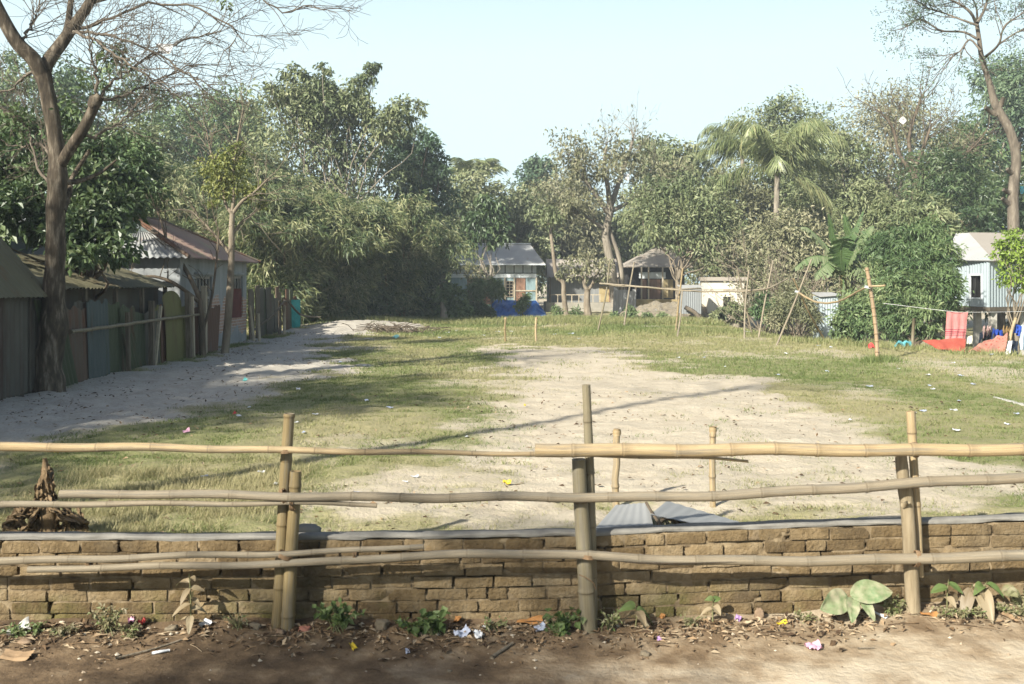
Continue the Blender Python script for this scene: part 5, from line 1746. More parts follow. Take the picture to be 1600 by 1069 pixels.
clump('drooping bamboo clump over the board fence', 438, 40, 235, 200, 36000, 73, low=.0)
clump('bamboo clump with pale dangling sprays over the end of the sandy path', 530, 43, 240, 190, 36000, 74, low=.0)
clump('bamboo clump with yellowish hanging sprays over the dark gap', 615, 45.5, 265, 180, 30000, 75, low=.05)
clump('low bamboo clump left of the far white banded house', 640, 49, 330, 90, 12000, 76, culms=12, low=.04)
clump('high bamboo clump rising behind the drooping ones', 400, 47, 165, 210, 20000, 77)

# --- broad trees behind the thicket
tree('broadleaf_tree', 'tall tree with loose hanging leaves and a spiky top above the bamboo', 500, 52, 125, 300, L_DUSTY, 17000, .25, .45, 81, B_GREY, .2, .3, 26, clusters=34, droop=.45, br=.17, sig=.2)
blob_tree('broadleaf_tree', 'tree with a slender top shoot and large drooping leaves against the sky', (540, 500, 50),
          [(505, 105, 50, 10), (508, 130, 50, 14), (455, 115, 50, 13), (475, 120, 50, 10), (580, 115, 50, 12), (590, 105, 50, 8), (560, 135, 50, 18), (540, 165, 50, 22), (625, 175, 50, 20), (655, 168, 50, 10), (600, 200, 50, 26), (470, 160, 50, 26), (510, 170, 50, 26), (440, 150, 50, 20), (420, 140, 50, 10), (570, 170, 50, 18), (640, 195, 50, 14), (505, 150, 50, 18)],
          L_DUSTY, 7500, .27, .42, 82, B_GREY, .12, sig=.3, clusters=20, droop=.6)
tree('mango_tree', 'dense dome shaped dark tree right of the bamboo thicket', 655, 58, 193, 120, L_BLUEG, 16000, .32, .4, 83, B_DARK, .3, .12, 26, clusters=40, br=.2, shape='column')
tree('rain_tree', 'wide feathery green canopy behind the bamboo on the left', 330, 75, 148, 330, L_MID, 17000, .40, .4, 84, B_GREY, .3, .5, 24, clusters=40, shape='umbrella', br=.17)
tree('rain_tree', 'wide feathery canopy high behind the tin sheds', 90, 62, 95, 360, L_MID, 16000, .34, .4, 85, B_GREY, .3, .45, 22, clusters=38, shape='umbrella', br=.17)
tree('broadleaf_tree', 'dusky tree filling the gap between shed roofs and bamboo', 205, 48, 190, 210, L_DUSTY, 12000, .32, .4, 86, B_GREY, .2, .15, 18)

# --- understory in the dark gap and along the far edge
def bush(label, blobs, base, mat, n, leaf, ratio, seed, name='bush', sig=.25, clusters=26, tint_sp=.5, stem=.05):
    return blob_tree(name, label, base, blobs, mat, n, leaf, ratio, seed, B_DARK, stem, 'bush', clusters, sig, .3, tint_sp, .4, group='bushes round the field')
bush('dark undergrowth bush at the end of the sandy path', [(480, 470, 44, 30), (520, 460, 45, 34), (560, 475, 45, 32), (500, 490, 44, 20), (545, 490, 44, 20), (590, 480, 45, 28), (470, 490, 43, 16)], (520, 500, 45), L_DARK, 7000, .25, .4, 91)
bush('dark shrub under the hanging bamboo sprays', [(620, 470, 47, 28), (650, 480, 46, 24), (600, 440, 48, 34), (672, 476, 47, 18), (640, 440, 48, 30), (684, 492, 46, 10), (665, 440, 49, 28)], (640, 500, 47), L_DARK, 6500, .25, .4, 92)
bush('bright green creeper bush around a grey stump', [(688, 470, 46, 14), (706, 460, 46, 14), (712, 480, 46, 15), (698, 488, 46, 12), (722, 488, 46, 14), (680, 486, 46, 10)], (700, 500, 46), L_MID, 3500, .2, .6, 93)
mb = MB()
tube(mb, [gp(694, 504, 45.5), P(693, 485, 45.5), P(690, 472, 45.5)], [.22, .13, .07], 8)
single('tree_stump', mb, B_GREY, gp(694, 504, 45.5), 'grey pointed stump among the bright creeper', 'stump')
bush('dark rounded shrub left of the blue tarpaulin', [(748, 488, 48, 12), (735, 485, 49, 11), (760, 490, 48, 10), (745, 495, 47.5, 10)], (748, 500, 48), L_DARK, 4500, .2, .5, 94)
bush('green shrub with palm like leaves before the far house wall', [(742, 458, 50, 14), (750, 450, 50, 12), (776, 458, 50, 12), (772, 445, 50, 10)], (750, 490, 50), L_MID, 1800, .28, .3, 95)
bush('tiny shrub growing through the blue tarpaulin', [(817, 474, 49.6, 9), (822, 466, 49.6, 7), (812, 482, 49.4, 6)], (817, 494, 49.6), L_MID, 600, .18, .5, 96)
t = blob_tree('papaya_tree', 'small tree with drooping dark leaf clumps before the white banded house', (771, 490, 51),
              [(745, 342, 51, 16), (772, 330, 51, 15), (752, 362, 51, 14), (778, 355, 51, 14), (768, 378, 51, 10), (786, 374, 51, 9), (758, 316, 51, 12), (734, 352, 51, 10), (740, 378, 51, 8)], L_DARK, 2400, .28, .42, 97, B_GREY, .09, droop=.9, sig=.3)
blob_tree('dry_shrub', 'brown leafless shrub in front of the far house', (745, 480, 52), [(712, 418, 52, 10), (735, 425, 52, 14), (760, 430, 52, 12), (748, 440, 52, 12)], L_BROWN, 700, .2, .4, 98, B_TAN, .06, 'shrub', limb_bow=.4)

# crooked thin tree and small tree before the long shed
t = Thing('crooked_tree', 'thin crooked pale trunk with its top cut before the long grey house', 'tree', gp(885, 492, 52), 'trees round the field')
mb = MB()
tube(mb, spline([gp(885, 494, 52), P(881, 462, 52), P(880, 442, 52), P(869, 430, 52), P(865, 400, 52), P(860, 360, 52), P(857, 345, 52)], 24), np.linspace(4.2, 2.2, 24) * 52 / F, 8)
t.part('trunk', mb, B_TAN)
mb = MB()
blob_leaves(mb, [(*P(856, 345, 52), .5), (*P(865, 335, 52), .45), (*P(850, 330, 52), .4)], 500, .25, .4, np.random.default_rng(3), .5, 14, .3)
t.part('crown', mb, L_DUSTY, smooth_=False)
t = Thing('small_tree', 'small forked tree with a thin dusty crown before the long grey house', 'tree', gp(919, 497, 50), 'trees round the field')
mb = MB()
tube(mb, spline([gp(920, 499, 50), P(917, 475, 50), P(918, 452, 50)], 10), np.linspace(6, 4.6, 10) * 50 / F, 8)
for pts in ([(918, 454), (912, 444), (911, 432), (902, 415)], [(918, 454), (926, 444), (930, 432), (945, 410)], [(912, 444), (920, 420), (918, 395)]):
    tube(mb, spline([P(a, b, 50) for a, b in pts], 10), np.linspace(3.6, 1.2, 10) * 50 / F, 6)
t.part('trunk', mb, B_TAN)
mb = MB()
blob_leaves(mb, [(*P(a, b, 50), c * 50 / F) for a, b, c in ((888, 415, 14), (905, 405, 16), (925, 412, 16), (945, 415, 14), (915, 425, 15), (940, 432, 12), (880, 428, 10), (900, 430, 12))], 1200, .2, .45, np.random.default_rng(4), .4, 16, .22)
t.part('crown', mb, L_BROWN, smooth_=False)

# big bare tree with the twin trunk
r = np.random.default_rng(44)
Yb = 57
t = Thing('bare_tree', 'large grey twin trunked tree with a thin leafless top above the far houses', 'tree', gp(958, 455, Yb), 'trees round the field')
mb, tw = MB(), MB()
ends = []
def bb(pts, r0, r1, n=16, kids=True, Lk=(.8, 1.8)):
    p = spline([P(a, b, Yb + c) for a, b, c in pts], n)
    tube(mb, p, np.linspace(r0, r1, n) * Yb / F, 8)
    if kids:
        for s in range(n // 3, n):
            d = p[s] - p[s - 1]
            d = d / np.linalg.norm(d) + unit(r, 1)[0] * .7
            twigs(tw, p[s].copy(), d, r.uniform(*Lk), .024, 3, r, ends, (2, 3), .75, .62, .07, 5, .3, 4, .007)
    return p
bb([(962, 480, 0), (957, 430, 0), (950, 390, 0), (946, 365, 0), (952, 340, 0), (954, 320, 0)], 7.5, 5.2, kids=False)
bb([(970, 480, .3), (971, 430, .3), (966, 400, .3), (957, 375, .2), (950, 355, .1)], 4.6, 4, kids=False)
bb([(954, 322, 0), (962, 300, .2), (972, 270, .4), (985, 235, .6), (990, 210, .7)], 5, 1.5)
bb([(953, 325, 0), (950, 295, -.3), (944, 260, -.6), (948, 225, -.8)], 5, 1.5)
bb([(955, 330, 0), (975, 320, .5), (995, 305, .8), (1020, 290, 1)], 4, 1.2)
bb([(951, 335, 0), (935, 310, -.5), (918, 285, -1), (905, 250, -1)], 4.4, 1.2)
bb([(948, 360, 0), (925, 345, -.3), (900, 330, -.5)], 3.5, 1.1)
t.part('trunk', mb, B_GREY)
t.part('twigs', tw, B_GREY)
mb = MB()
E_ = np.array([e[0] for e in ends])
k = r.integers(0, len(E_), 9000)
low_ = E_[k, 2] < P(0, 232, Yb)[2] + r.normal(0, .9, len(k))
k = k[low_]
pos = E_[k] + r.normal(size=(len(k), 3)) * .18
leaves(mb, pos, unit(r, len(k)) - A(0, 0, .5), unit(r, len(k)) + A(0, 0, .6), .24, .1, np.clip(r.normal(.5, .2, len(k)), 0, 1))
t.part('leaves', mb, L_BROWN, smooth_=False)

# palms
def palm(label, px, py, Y, base, fr, L, seed, tr=.11, mat=L_PALM, name='coconut_palm', lw=.06, basepx=None, hang=.75, leafn=58):
    r = np.random.default_rng(seed)
    c = P(px, py, Y)
    b0 = gp(basepx or px, base, Y)
    t = Thing(name, label, 'palm', b0, 'palms round the field')
    mb = MB()
    n = 40
    p = spline([b0, b0 * .6 + c * .4 + A(r.normal(0, .15), 0, 0), c], n)
    tube(mb, p, np.linspace(tr * 1.25, tr, n) * (1 + .06 * (np.arange(n) % 2)), 9)
    t.part('trunk', mb, B_GREY)
    for az, el, k in fr:
        mb = MB()
        az, el = rad(az), rad(el)
        h = A(math.cos(az), math.sin(az), 0)
        s = np.linspace(0, 1, 14)
        ang = el - (rad(84) + el) * s ** (1.35 + 1.1 * max(0, math.sin(el))) * min(k, 1.0)
        step = L * k / 13
        q = [c.copy()]
        for a_ in ang[1:]:
            q.append(q[-1] + (h * math.cos(a_) + A(0, 0, math.sin(a_))) * step)
        q = np.array(q)
        tube(mb, q, np.linspace(.035, .006, 14), 5, False)
        m = leafn
        si = np.linspace(.12, .99, m)
        pp = np.stack([np.interp(si, s, q[:, d]) for d in range(3)], 1)
        tt = np.gradient(pp, axis=0)
        tt /= np.linalg.norm(tt, axis=1)[:, None]
        side = np.cross(h, A(0, 0, 1))
        for sg in (-1, 1):
            d = side[None] * sg * (1 - hang * .75) + tt * .45 - A(0, 0, 1)[None] * (hang * (.55 + .5 * r.random(m)))[:, None] + r.normal(size=(m, 3)) * .1
            ln = L * .26 * np.sin(np.pi * np.clip(si * .86 + .12, 0, 1)) ** .7 * r.uniform(.8, 1.1, m)
            leaves(mb, pp + r.normal(size=(m, 3)) * .01, d, np.cross(tt, side * sg) + r.normal(size=(m, 3)) * .2, ln, lw, np.clip(r.normal(.55 if el > 0 else .75, .15, m), 0, 1), .1, .12)
        t.part('frond', mb, mat, smooth_=False)
    mb = MB()
    for _ in range(7):
        q = c + A(*(r.normal(size=2) * .16), -.25 + r.normal() * .08)
        tube(mb, [q + A(0, 0, -.12), q + A(0, 0, -.06), q + A(0, 0, .06), q + A(0, 0, .12)], [.03, .09, .09, .03], 7)
    t.part('coconuts', mb, L_YEL)
    return t
palm('coconut palm with arching fronds standing before the dusty trees', 1215, 262, 50, 440,
     [(172, 76, 1.0), (140, 84, .72), (14, 74, 1.0), (188, 50, .95), (50, 62, .9), (196, 14, .85), (-8, -15, 1.0), (292, 66, .78), (-28, 52, .9), (228, 64, .85), (110, 60, .85), (70, 84, .66), (255, 24, .7), (20, 30, .8), (335, 80, .8)], 5.0, 101, .13, lw=.05, hang=.85, leafn=72)
palm('second coconut palm half hidden left of the taller palm', 1160, 238, 62, 440,
     [(170, 60, 1.0), (185, 25, 1.0), (160, 5, .9), (30, 65, .9), (10, 30, .9), (200, -15, .8), (100, 75, .9), (260, 40, .8), (-40, 20, .8), (175, 40, 1), (210, 50, .9), (150, 30, 1), (190, 65, 1)], 4.0, 102, .13, lw=.05, hang=.85, leafn=66)
palm('far palm with fan of upright fronds left of centre', 742, 280, 78, 470,
     [(a, e, k * .62) for a, e, k in ((0, 72, .8), (30, 55, .9), (180, 70, .9), (150, 50, .8), (200, 35, 1), (-20, 40, 1), (90, 85, .7), (270, 60, .8), (60, 75, .7), (120, 70, .75), (175, 20, .9), (330, 62, .9), (210, 60, .9))], 5.0, 103, .14, lw=.06, leafn=50, hang=.4)
palm('small far palm top behind the bare tree crown', 1006, 245, 85, 470, [(a, e, .9) for a, e in ((0, 60), (40, 35), (180, 65), (150, 30), (200, 10), (-20, 10), (90, 80), (270, 50))], 3.6, 104, .14, lw=.1, leafn=36, hang=.5)

# trees of the far edge, left to right
TR = 'tree'
tree('broadleaf_tree', 'grey green rounded tree left of the far white banded house', 738, 66, 268, 140, L_DUSTY, 11000, .32, .42, 111, B_GREY, .2, .18, 18)
tree('broadleaf_tree', 'dusty tree right behind the roof of the far white banded house', 805, 70, 290, 140, L_DUSTY, 11000, .34, .42, 112, B_GREY, .2, .15, 18)
tree('broadleaf_tree', 'blue green rounded tree top standing alone in the far middle', 838, 88, 248, 74, L_BLUEG, 7000, .4, .5, 113, B_GREY, .2, .35, 14)
tree('broadleaf_tree', 'brownish dry tree left of the twin trunked tree', 885, 72, 268, 130, L_BROWN, 11000, .30, .4, 114, B_GREY, .2, .15, 18, sig=.22)
tree('broadleaf_tree', 'dark tree directly behind the long grey house', 935, 76, 330, 140, L_DUSTY, 9000, .34, .4, 115, B_GREY, .2, .12, 16)
tree('broadleaf_tree', 'hazy dark tree behind the brown veranda house', 1010, 78, 290, 150, L_DUSTY, 11000, .36, .4, 116, B_GREY, .2, .12, 18)
tree('broadleaf_tree', 'tall olive tree with ragged top between the bare tree and the palms', 1062, 66, 222, 170, L_DUSTY, 14000, .34, .42, 117, B_GREY, .2, .3, 16, clusters=24, droop=.7)
blob_tree('broadleaf_tree', 'loose pale leaved tree with a bowed trunk beside the tin outhouse', (1064, 500, 49),
          [(1000, 330, 50, 30), (1035, 305, 50, 32), (1075, 300, 50, 34), (1110, 320, 49, 34), (1050, 345, 49, 32), (1090, 355, 49, 34), (1020, 352, 49, 24), (1062, 372, 49, 22), (1110, 372, 49, 30), (1135, 345, 49, 28), (1105, 402, 49, 18), (1125, 300, 50, 26)],
          L_DUSTY, 8500, .24, .4, 118, B_TAN, .13, clusters=22, sig=.28)
tree('broadleaf_tree', 'dusty olive tree filling behind the cream shed', 1150, 61, 262, 170, L_BROWN, 14000, .30, .4, 119, B_GREY, .2, .12, 18)
tree('broadleaf_tree', 'tall tree with hanging leaves behind the coconut palm', 1222, 64, 146, 170, L_DUSTY, 14000, .28, .42, 120, B_GREY, .22, .25, 22, clusters=26, droop=.6, sig=.2)
tree('broadleaf_tree', 'broad dusty olive tree right of the coconut palm', 1300, 56, 185, 190, L_DUSTY, 16000, .28, .4, 121, B_GREY, .22, .12, 24)
tree('broadleaf_tree', 'wide brownish tree with a loose twiggy top at the right', 1400, 58, 138, 220, L_BROWN, 25000, .22, .4, 122, B_GREY, .25, .15, 34, clusters=40, sig=.24)
tree('broadleaf_tree', 'dark green tree behind the stilt house', 1500, 62, 190, 190, L_MID, 14000, .32, .4, 123, B_GREY, .22, .12, 22)
tree('broadleaf_tree', 'high dense dark green crown at the right border', 1585, 66, 78, 150, L_BLUEG, 13000, .34, .4, 124, B_GREY, .25, .45, 20)
tree('mango_tree', 'dark leaved mango tree left of the tall pollarded tree', 1478, 46, 225, 150, L_DARK, 13000, .26, .3, 125, B_DARK, .2, .12, 20, clusters=36)
tree('broadleaf_tree', 'dusky trees beyond the stilt house roof', 1570, 50, 270, 150, L_DARK, 11000, .28, .35, 126, B_DARK, .2, .1, 18)
tree('broadleaf_tree', 'olive scrub tree below the coconut palm fronds', 1245, 48, 335, 140, L_BROWN, 9500, .24, .38, 127, B_TAN, .1, .1, 16, sig=.22)
tree('broadleaf_tree', 'leafy tree between banana plant and brown tree', 1350, 47, 285, 130, L_DUSTY, 10000, .25, .36, 128, B_TAN, .12, .1, 18)
for k, (px, Y, top, w) in enumerate(((1700, 52, 150, 260), (-90, 44, 130, 240), (560, 95, 300, 300), (780, 105, 335, 260), (960, 105, 330, 260), (1120, 100, 310, 240), (1290, 95, 270, 240), (1450, 95, 270, 240), (690, 75, 330, 160))):
    tree('broadleaf_tree', ('off-side tree past the right border', 'off-side tree past the left border', 'distant tree deep behind the bamboo thicket', 'distant tree far beyond the white banded house', 'distant tree far beyond the long grey house', 'distant tree far beyond the tin outhouse',
         'distant tree far beyond the coconut palm', 'distant tree far beyond the mango bushes', 'tree in the dark gap right of the bamboo thicket')[k], px, Y, top, w, L_DUSTY if k not in (1, 8) else L_DARK, 8000, .42, .45, 140 + k, B_GREY, .25, .08, 18, clusters=34)

# visible branches in the brown tree
r = np.random.default_rng(55)
t = Thing('bare_tree', 'dark branching leafless tree among the brownish crowns at the right', 'tree', gp(1432, 460, 52), 'trees round the field')
mb, ends = MB(), []
tube(mb, spline([gp(1432, 480, 52), P(1430, 330, 52), P(1431, 285, 52), P(1428, 262, 52)], 14), np.linspace(.26, .17, 14), 8)
for pts in ([(1428, 265), (1445, 225), (1455, 195)], [(1430, 280), (1405, 240), (1395, 200), (1375, 175)], [(1431, 285), (1470, 265), (1510, 240), (1535, 215)], [(1428, 262), (1420, 220), (1430, 180), (1440, 150)]):
    p = spline([P(a, b, 52) for a, b in pts], 12)
    tube(mb, p, np.linspace(.12, .04, 12), 6)
    for s in range(3, 12):
        twigs(mb, p[s].copy(), p[s] - p[s - 1] + unit(r, 1)[0] * .15, r.uniform(1, 2), .03, 2, r, ends, (2, 3), .8, .65, .08, 4, .3, 4, .012)
t.part('trunk', mb, B_DARK)

# tall pollarded tree with feathery umbrella
r = np.random.default_rng(66)
Yr = 40
t = Thing('tall_tree', 'tall bent grey tree with lopped stubs and a feathery umbrella top at the right', 'tree', gp(1585, 470, Yr), 'trees round the field')
mb = MB()
ends = []
tube(mb, spline([gp(1586, 480, Yr), P(1584, 375, Yr), P(1583, 300, Yr), P(1588, 250, Yr), P(1578, 205, Yr), P(1556, 165, Yr), P(1546, 130, Yr), P(1534, 90, Yr), P(1530, 62, Yr), P(1526, 36, Yr)], 50), np.interp(np.linspace(0, 9, 50), range(10), [10, 9, 8, 7.2, 7, 6.5, 4.4, 3.8, 3.3, 3.0]) * Yr / F, 10)
for a, b, c, d in ((1580, 300, 1568, 296), (1582, 320, 1566, 310), (1588, 235, 1594, 222), (1560, 170, 1568, 152), (1556, 178, 1540, 168), (1584, 270, 1574, 264)):
    tube(mb, [P(a, b, Yr), P((a + c) / 2, (b + d) / 2 + 2, Yr - .1), P(c, d, Yr - .15)], [.12, .1, .085], 7)
um = []
for pts, r0 in (([(1527, 40), (1515, 18), (1490, 2), (1460, -8)], 3.0), ([(1529, 62), (1505, 50), (1470, 48), (1440, 30), (1422, 38)], 2.2), ([(1527, 36), (1540, 10), (1545, -25)], 3), ([(1536, 92), (1560, 70), (1570, 40), (1600, 20)], 2.4), ([(1533, 80), (1515, 62), (1500, 80), (1482, 92)], 1.8), ([(1528, 40), (1500, 30), (1468, 18), (1440, 12)], 2), ([(1560, 70), (1590, 50), (1620, 40)], 1.6), ([(1527, 40), (1525, 10), (1510, -20)], 2)):
    p = spline([P(a, b, Yr + r.normal(0, .4)) for a, b in pts], 14)
    tube(mb, p, np.linspace(r0, .7, 14) * Yr / F, 6, False)
    for s in range(5, 14):
        twigs(mb, p[s].copy(), p[s] - p[s - 1] + unit(r, 1)[0] * .12, r.uniform(.6, 1.3), .022, 2, r, um, (2, 3), .8, .65, .04, 4, .3, 4, .009)
t.part('trunk', mb, bark('grey_brown_bark', (.055, .045, .035), (.125, .105, .08), (.22, .19, .15)))
mb = MB()
E_ = np.array([e[0] for e in um])
k = r.integers(0, len(E_), 5500)
pos = E_[k] + r.normal(size=(len(k), 3)) * A(.2, .2, .1)
leaves(mb, pos, unit(r, len(k)), unit(r, len(k)) * .5 + A(0, 0, 1), r.uniform(.08, .17, len(k)), .045, np.clip(r.normal(.5, .2, len(k)), 0, 1))
t.part('crown', mb, L_BLUEG, smooth_=False)

# bushes at the right
blob_tree('mango_bush', 'dense mango bush with long drooping leaves left of the red towel', (1425, 535, 28.5),
          [(1400, 385, 31, 30), (1440, 370, 31, 30), (1415, 420, 30, 32), (1455, 410, 30, 30), (1395, 455, 29.5, 30), (1435, 455, 29, 32), (1470, 445, 29, 28), (1400, 495, 29, 28), (1440, 495, 28.5, 28), (1475, 485, 29, 26), (1380, 425, 31, 26), (1380, 480, 30, 24), (1485, 462, 29.5, 18), (1455, 520, 28.5, 18), (1410, 520, 28.7, 18), (1480, 400, 30, 22), (1492, 495, 30, 14), (1460, 375, 31, 24), (1480, 432, 29.5, 20), (1372, 390, 32, 26)],
          L_MID, 19000, .19, .24, 151, B_DARK, .1, 'bush', clusters=30, sig=.2, droop=.6, tint_sp=.5)
blob_tree('mango_bush', 'greyish long leaved bush just behind the stilt house corner', (1455, 470, 38), [(1420, 345, 38, 28), (1455, 350, 38, 30), (1485, 375, 38, 24), (1400, 365, 38, 24), (1470, 335, 39, 20), (1440, 320, 39, 22), (1390, 330, 39, 26)], L_DUSTY, 6500, .28, .25, 152, B_TAN, .1, 'bush', clusters=26, droop=.6)
blob_tree('lime_tree', 'small bright lime green tree in front of the stilt house wall', (1586, 540, 30.5), [(1580, 375, 30.5, 16), (1565, 400, 30.5, 14), (1590, 405, 30.5, 17), (1575, 430, 30.5, 14), (1596, 440, 30.5, 12), (1560, 385, 30.5, 8), (1605, 385, 30.5, 18), (1572, 445, 30.5, 8), (1606, 420, 30.5, 16)], L_LIME, 2600, .13, .5, 153, B_TAN, .07, clusters=20, sig=.3)
bush('low green bush below the bluish tin outhouse', [(1330, 500, 33, 24), (1355, 490, 33, 22), (1345, 515, 32, 14), (1310, 512, 33, 14), (1375, 512, 31, 14), (1335, 470, 34, 18)], (1340, 525, 32.5), L_MID, 5000, .16, .45, 154)
bush('dry brown scrub between the bamboo racks', [(1225, 490, 37, 18), (1250, 475, 38, 22), (1265, 500, 37, 18), (1235, 460, 39, 20), (1210, 505, 37, 14)], (1240, 525, 37), L_BROWN, 3800, .18, .3, 155)
bush('dark weedy shrub against the cream shed wall', [(1130, 490, 45, 10), (1145, 484, 45, 10), (1157, 488, 45, 11), (1120, 496, 44.5, 8)], (1138, 505, 45), L_DUSTY, 2200, .2, .4, 156)
bush('green shrub right of the cream shed', [(1186, 485, 42, 12), (1194, 470, 43, 12), (1204, 495, 41, 13), (1218, 475, 42, 12)], (1190, 515, 42), L_MID, 2600, .2, .4, 157)
bush('weeds growing over the rubbish heap', [(985, 490, 45, 10), (1010, 496, 45, 8), (1035, 497, 45, 8), (960, 496, 46, 8), (900, 490, 48, 8), (870, 488, 49, 8)], (985, 502, 45), L_MID, 1800, .16, .4, 158)
# dry leafless scrub right of centre
r = np.random.default_rng(77)
for k, (px, Y, lab) in enumerate(((1188, 45, 'pale leafless thorny scrub behind the bamboo poles'), (1212, 43, 'tangled dry branches beside the crossed poles'), (1236, 41, 'dry yellowish branching shrub below the palm'))):
    t = Thing('dry_shrub', lab, 'shrub', gp(px, 510, Y), 'bushes round the field')
    mb, ends = MB(), []
    for _ in range(9):
        d = A(r.normal(0, .45), r.normal(0, .3), 1)
        twigs(mb, gp(px + r.normal(0, 10), 510, Y), d, r.uniform(1.6, 2.6), .045, 3, r, ends, (2, 3), .75, .66, .05, 6, .3, 5, .011)
    t.part('branches', mb, B_TAN)
    mb = MB()
    E_ = np.array([e[0] for e in ends])
    kk = r.integers(0, len(E_), 400)
    leaves(mb, E_[kk] + r.normal(size=(400, 3)) * .12, unit(r, 400) - A(0, 0, .5), unit(r, 400) + A(0, 0, .5), .17, .07, r.random(400))
    t.part('leaves', mb, L_BROWN, smooth_=False)

# banana plant
r = np.random.default_rng(88)
Yn = 35
L_BAN = m_leaf('banana_leaf', [(0, (.035, .072, .02)), (.5, (.07, .115, .04)), (1, (.185, .20, .12))], .2, .4, .4)
t = Thing('banana_plant', 'banana plant with torn upright leaves and drooping dusty ones', 'banana plant', gp(1322, 515, Yn))
mb = MB()
tube(mb, spline([gp(1322, 515, Yn), P(1320, 470, Yn), P(1317, 430, Yn)], 12), np.linspace(.16, .1, 12), 10)
t.part('stem', mb, m_plain('banana_stem', [(.3, (.12, .11, .04)), (.7, (.26, .24, .11))], 4, .7))
def banana_leaf(pts, w, tint, fold=.2):
    mb = MB()
    n = 30
    c = spline([P(1317 + (a - 1317) * 1.06, 431 + (b - 430) * 1.06, Yn + d) for a, b, d in pts], n)
    tube(mb, c, np.linspace(.035, .008, n), 5)
    s = np.linspace(0, 1, n)
    t_, sd, up_ = frames_along(c)
    hw = 1.45 * w * np.sin(np.pi * np.clip(.12 + s * .86, 0, 1)) ** .6 * (s > .1)
    for sg in (-1, 1):
        for k in range(2, n - 1):
            ragged = r.uniform(.86, 1.0)
            dz = A(0, 0, -hw[k] * fold * r.uniform(.6, 1.8))
            a0, a1 = c[k], c[k + 1]
            gap = .06 if r.random() < .14 else 0.0
            o0 = a0 + sd[k] * sg * hw[k] * ragged + dz + (a1 - a0) * gap
            o1 = a1 + sd[k + 1] * sg * hw[k + 1] * ragged + dz * 1.05 - (a1 - a0) * gap
            V = [a0, a1, o1, o0]
            mb.add(V, [np.array([[0, 1, 2, 3]])], np.clip(tint + r.normal(0, .1), 0, 1))
    t.part('leaf', mb, L_BAN, smooth_=False)
banana_leaf([(1317, 430, 0), (1312, 400, .1), (1302, 365, .2), (1296, 338, .2)], .34, .25)
banana_leaf([(1317, 430, 0), (1322, 395, -.1), (1335, 360, -.2), (1347, 334, -.2)], .30, .55)
banana_leaf([(1317, 430, 0), (1326, 400, -.3), (1345, 372, -.6), (1362, 356, -.8)], .30, .75)
banana_leaf([(1317, 430, 0), (1314, 400, -.4), (1318, 375, -.7), (1328, 372, -1.0)], .32, .3)
banana_leaf([(1317, 430, 0), (1335, 402, .3), (1360, 394, .5), (1386, 404, .6)], .26, .85, .6)
banana_leaf([(1317, 430, 0), (1298, 405, .2), (1270, 402, .3), (1246, 418, .3)], .28, .75, .6)
banana_leaf([(1317, 430, 0), (1335, 418, -.3), (1350, 428, -.5), (1353, 450, -.6)], .26, .8, .6)
banana_leaf([(1317, 430, 0), (1300, 410, -.4), (1286, 418, -.6), (1276, 432, -.7)], .26, .7, .6)
banana_leaf([(1317, 430, 0), (1318, 445, -.5), (1316, 465, -.6), (1318, 485, -.6)], .2, .95, .8)
banana_leaf([(1317, 430, 0), (1330, 380, .5), (1322, 352, .8), (1318, 340, 1)], .28, .4)
banana_leaf([(1317, 430, 0), (1295, 390, .5), (1268, 362, .7), (1255, 358, .8)], .2, .95, .7)

# --- trees outside the picture, on the left along the road: they throw the shade
def off_tree(label, x, y, h0, h1, R, n, leaf, seed, tr=.16, nb=14, clusters=22):
    r = np.random.default_rng(seed)
    zb = gz(x, y)
    t = Thing('roadside_tree', label, 'tree', (x, y, zb), 'trees along the road')
    blobs = []
    for k in range(nb):
        a = k * 2.399
        d = R * math.sqrt((k + .5) / nb) * .8
        blobs.append((x + math.cos(a) * d, y + math.sin(a) * d, h0 + (h1 - h0) * r.uniform(.15, .85), R * r.uniform(.28, .42)))
    mb = MB()
    p = limb(mb, A(x, y, zb - .1), A(x, y, h0 + (h1 - h0) * .3), tr * 1.3, tr * .7, r, .05, 9, 12)
    for b in blobs:
        limb(mb, p[int(r.integers(7, 12))], A(*b[:3]), tr * .4, tr * .1, r, .15, 5, 6)
    t.part('trunk', mb, B_DARK)
    mb = MB()
    blob_leaves(mb, blobs, n, leaf, .45, r, .35, clusters, .22)
    t.part('crown', mb, L_MID, smooth_=False)
off_tree('leafy tree beyond the left border beside the nearest shed', -13.2, 9.5, 3.8, 8.5, 3.2, 9000, .22, 201)
off_tree('dense tree beyond the left border behind the nearest shed', -15.5, 14.5, 3.6, 7.6, 3.4, 9000, .22, 202)
off_tree('tree beyond the left border where wall and sheds meet', -12.0, 3.2, 3.5, 7.5, 2.6, 5000, .2, 203)
off_tree('roadside tree beyond the left border', -8.7, -4.6, 5.3, 8.7, 2.5, 6200, .18, 204, nb=13, clusters=18)
off_tree('spreading tree beyond the left border just before the nearest shed', -10.8, 7.2, 4.2, 7.6, 2.6, 7000, .2, 206)
# slender trunk whose shadow crosses the bare pitch
t = Thing('slender_tree', 'tall slender bare trunk beyond the left border', 'tree', (-7.6, 3.7, FZ), 'trees along the road')
mb = MB()
tube(mb, spline([A(-7.6, 3.7, 0), A(-7.55, 3.75, 4), A(-7.65, 3.6, 7), A(-7.5, 3.8, 11.2)], 30), np.linspace(.15, .08, 30), 9)
r = np.random.default_rng(9)
ends = []
for k in range(7):
    twigs(mb, A(-7.5, 3.8, 10.0 + k * .17), unit(r, 1)[0] * A(1, 1, .3) + A(0, 0, .3), 1.5, .04, 2, r, ends, (2, 3), .7, .65, .05, 5, .3, 4, .01)
t.part('trunk', mb, B_GREY)
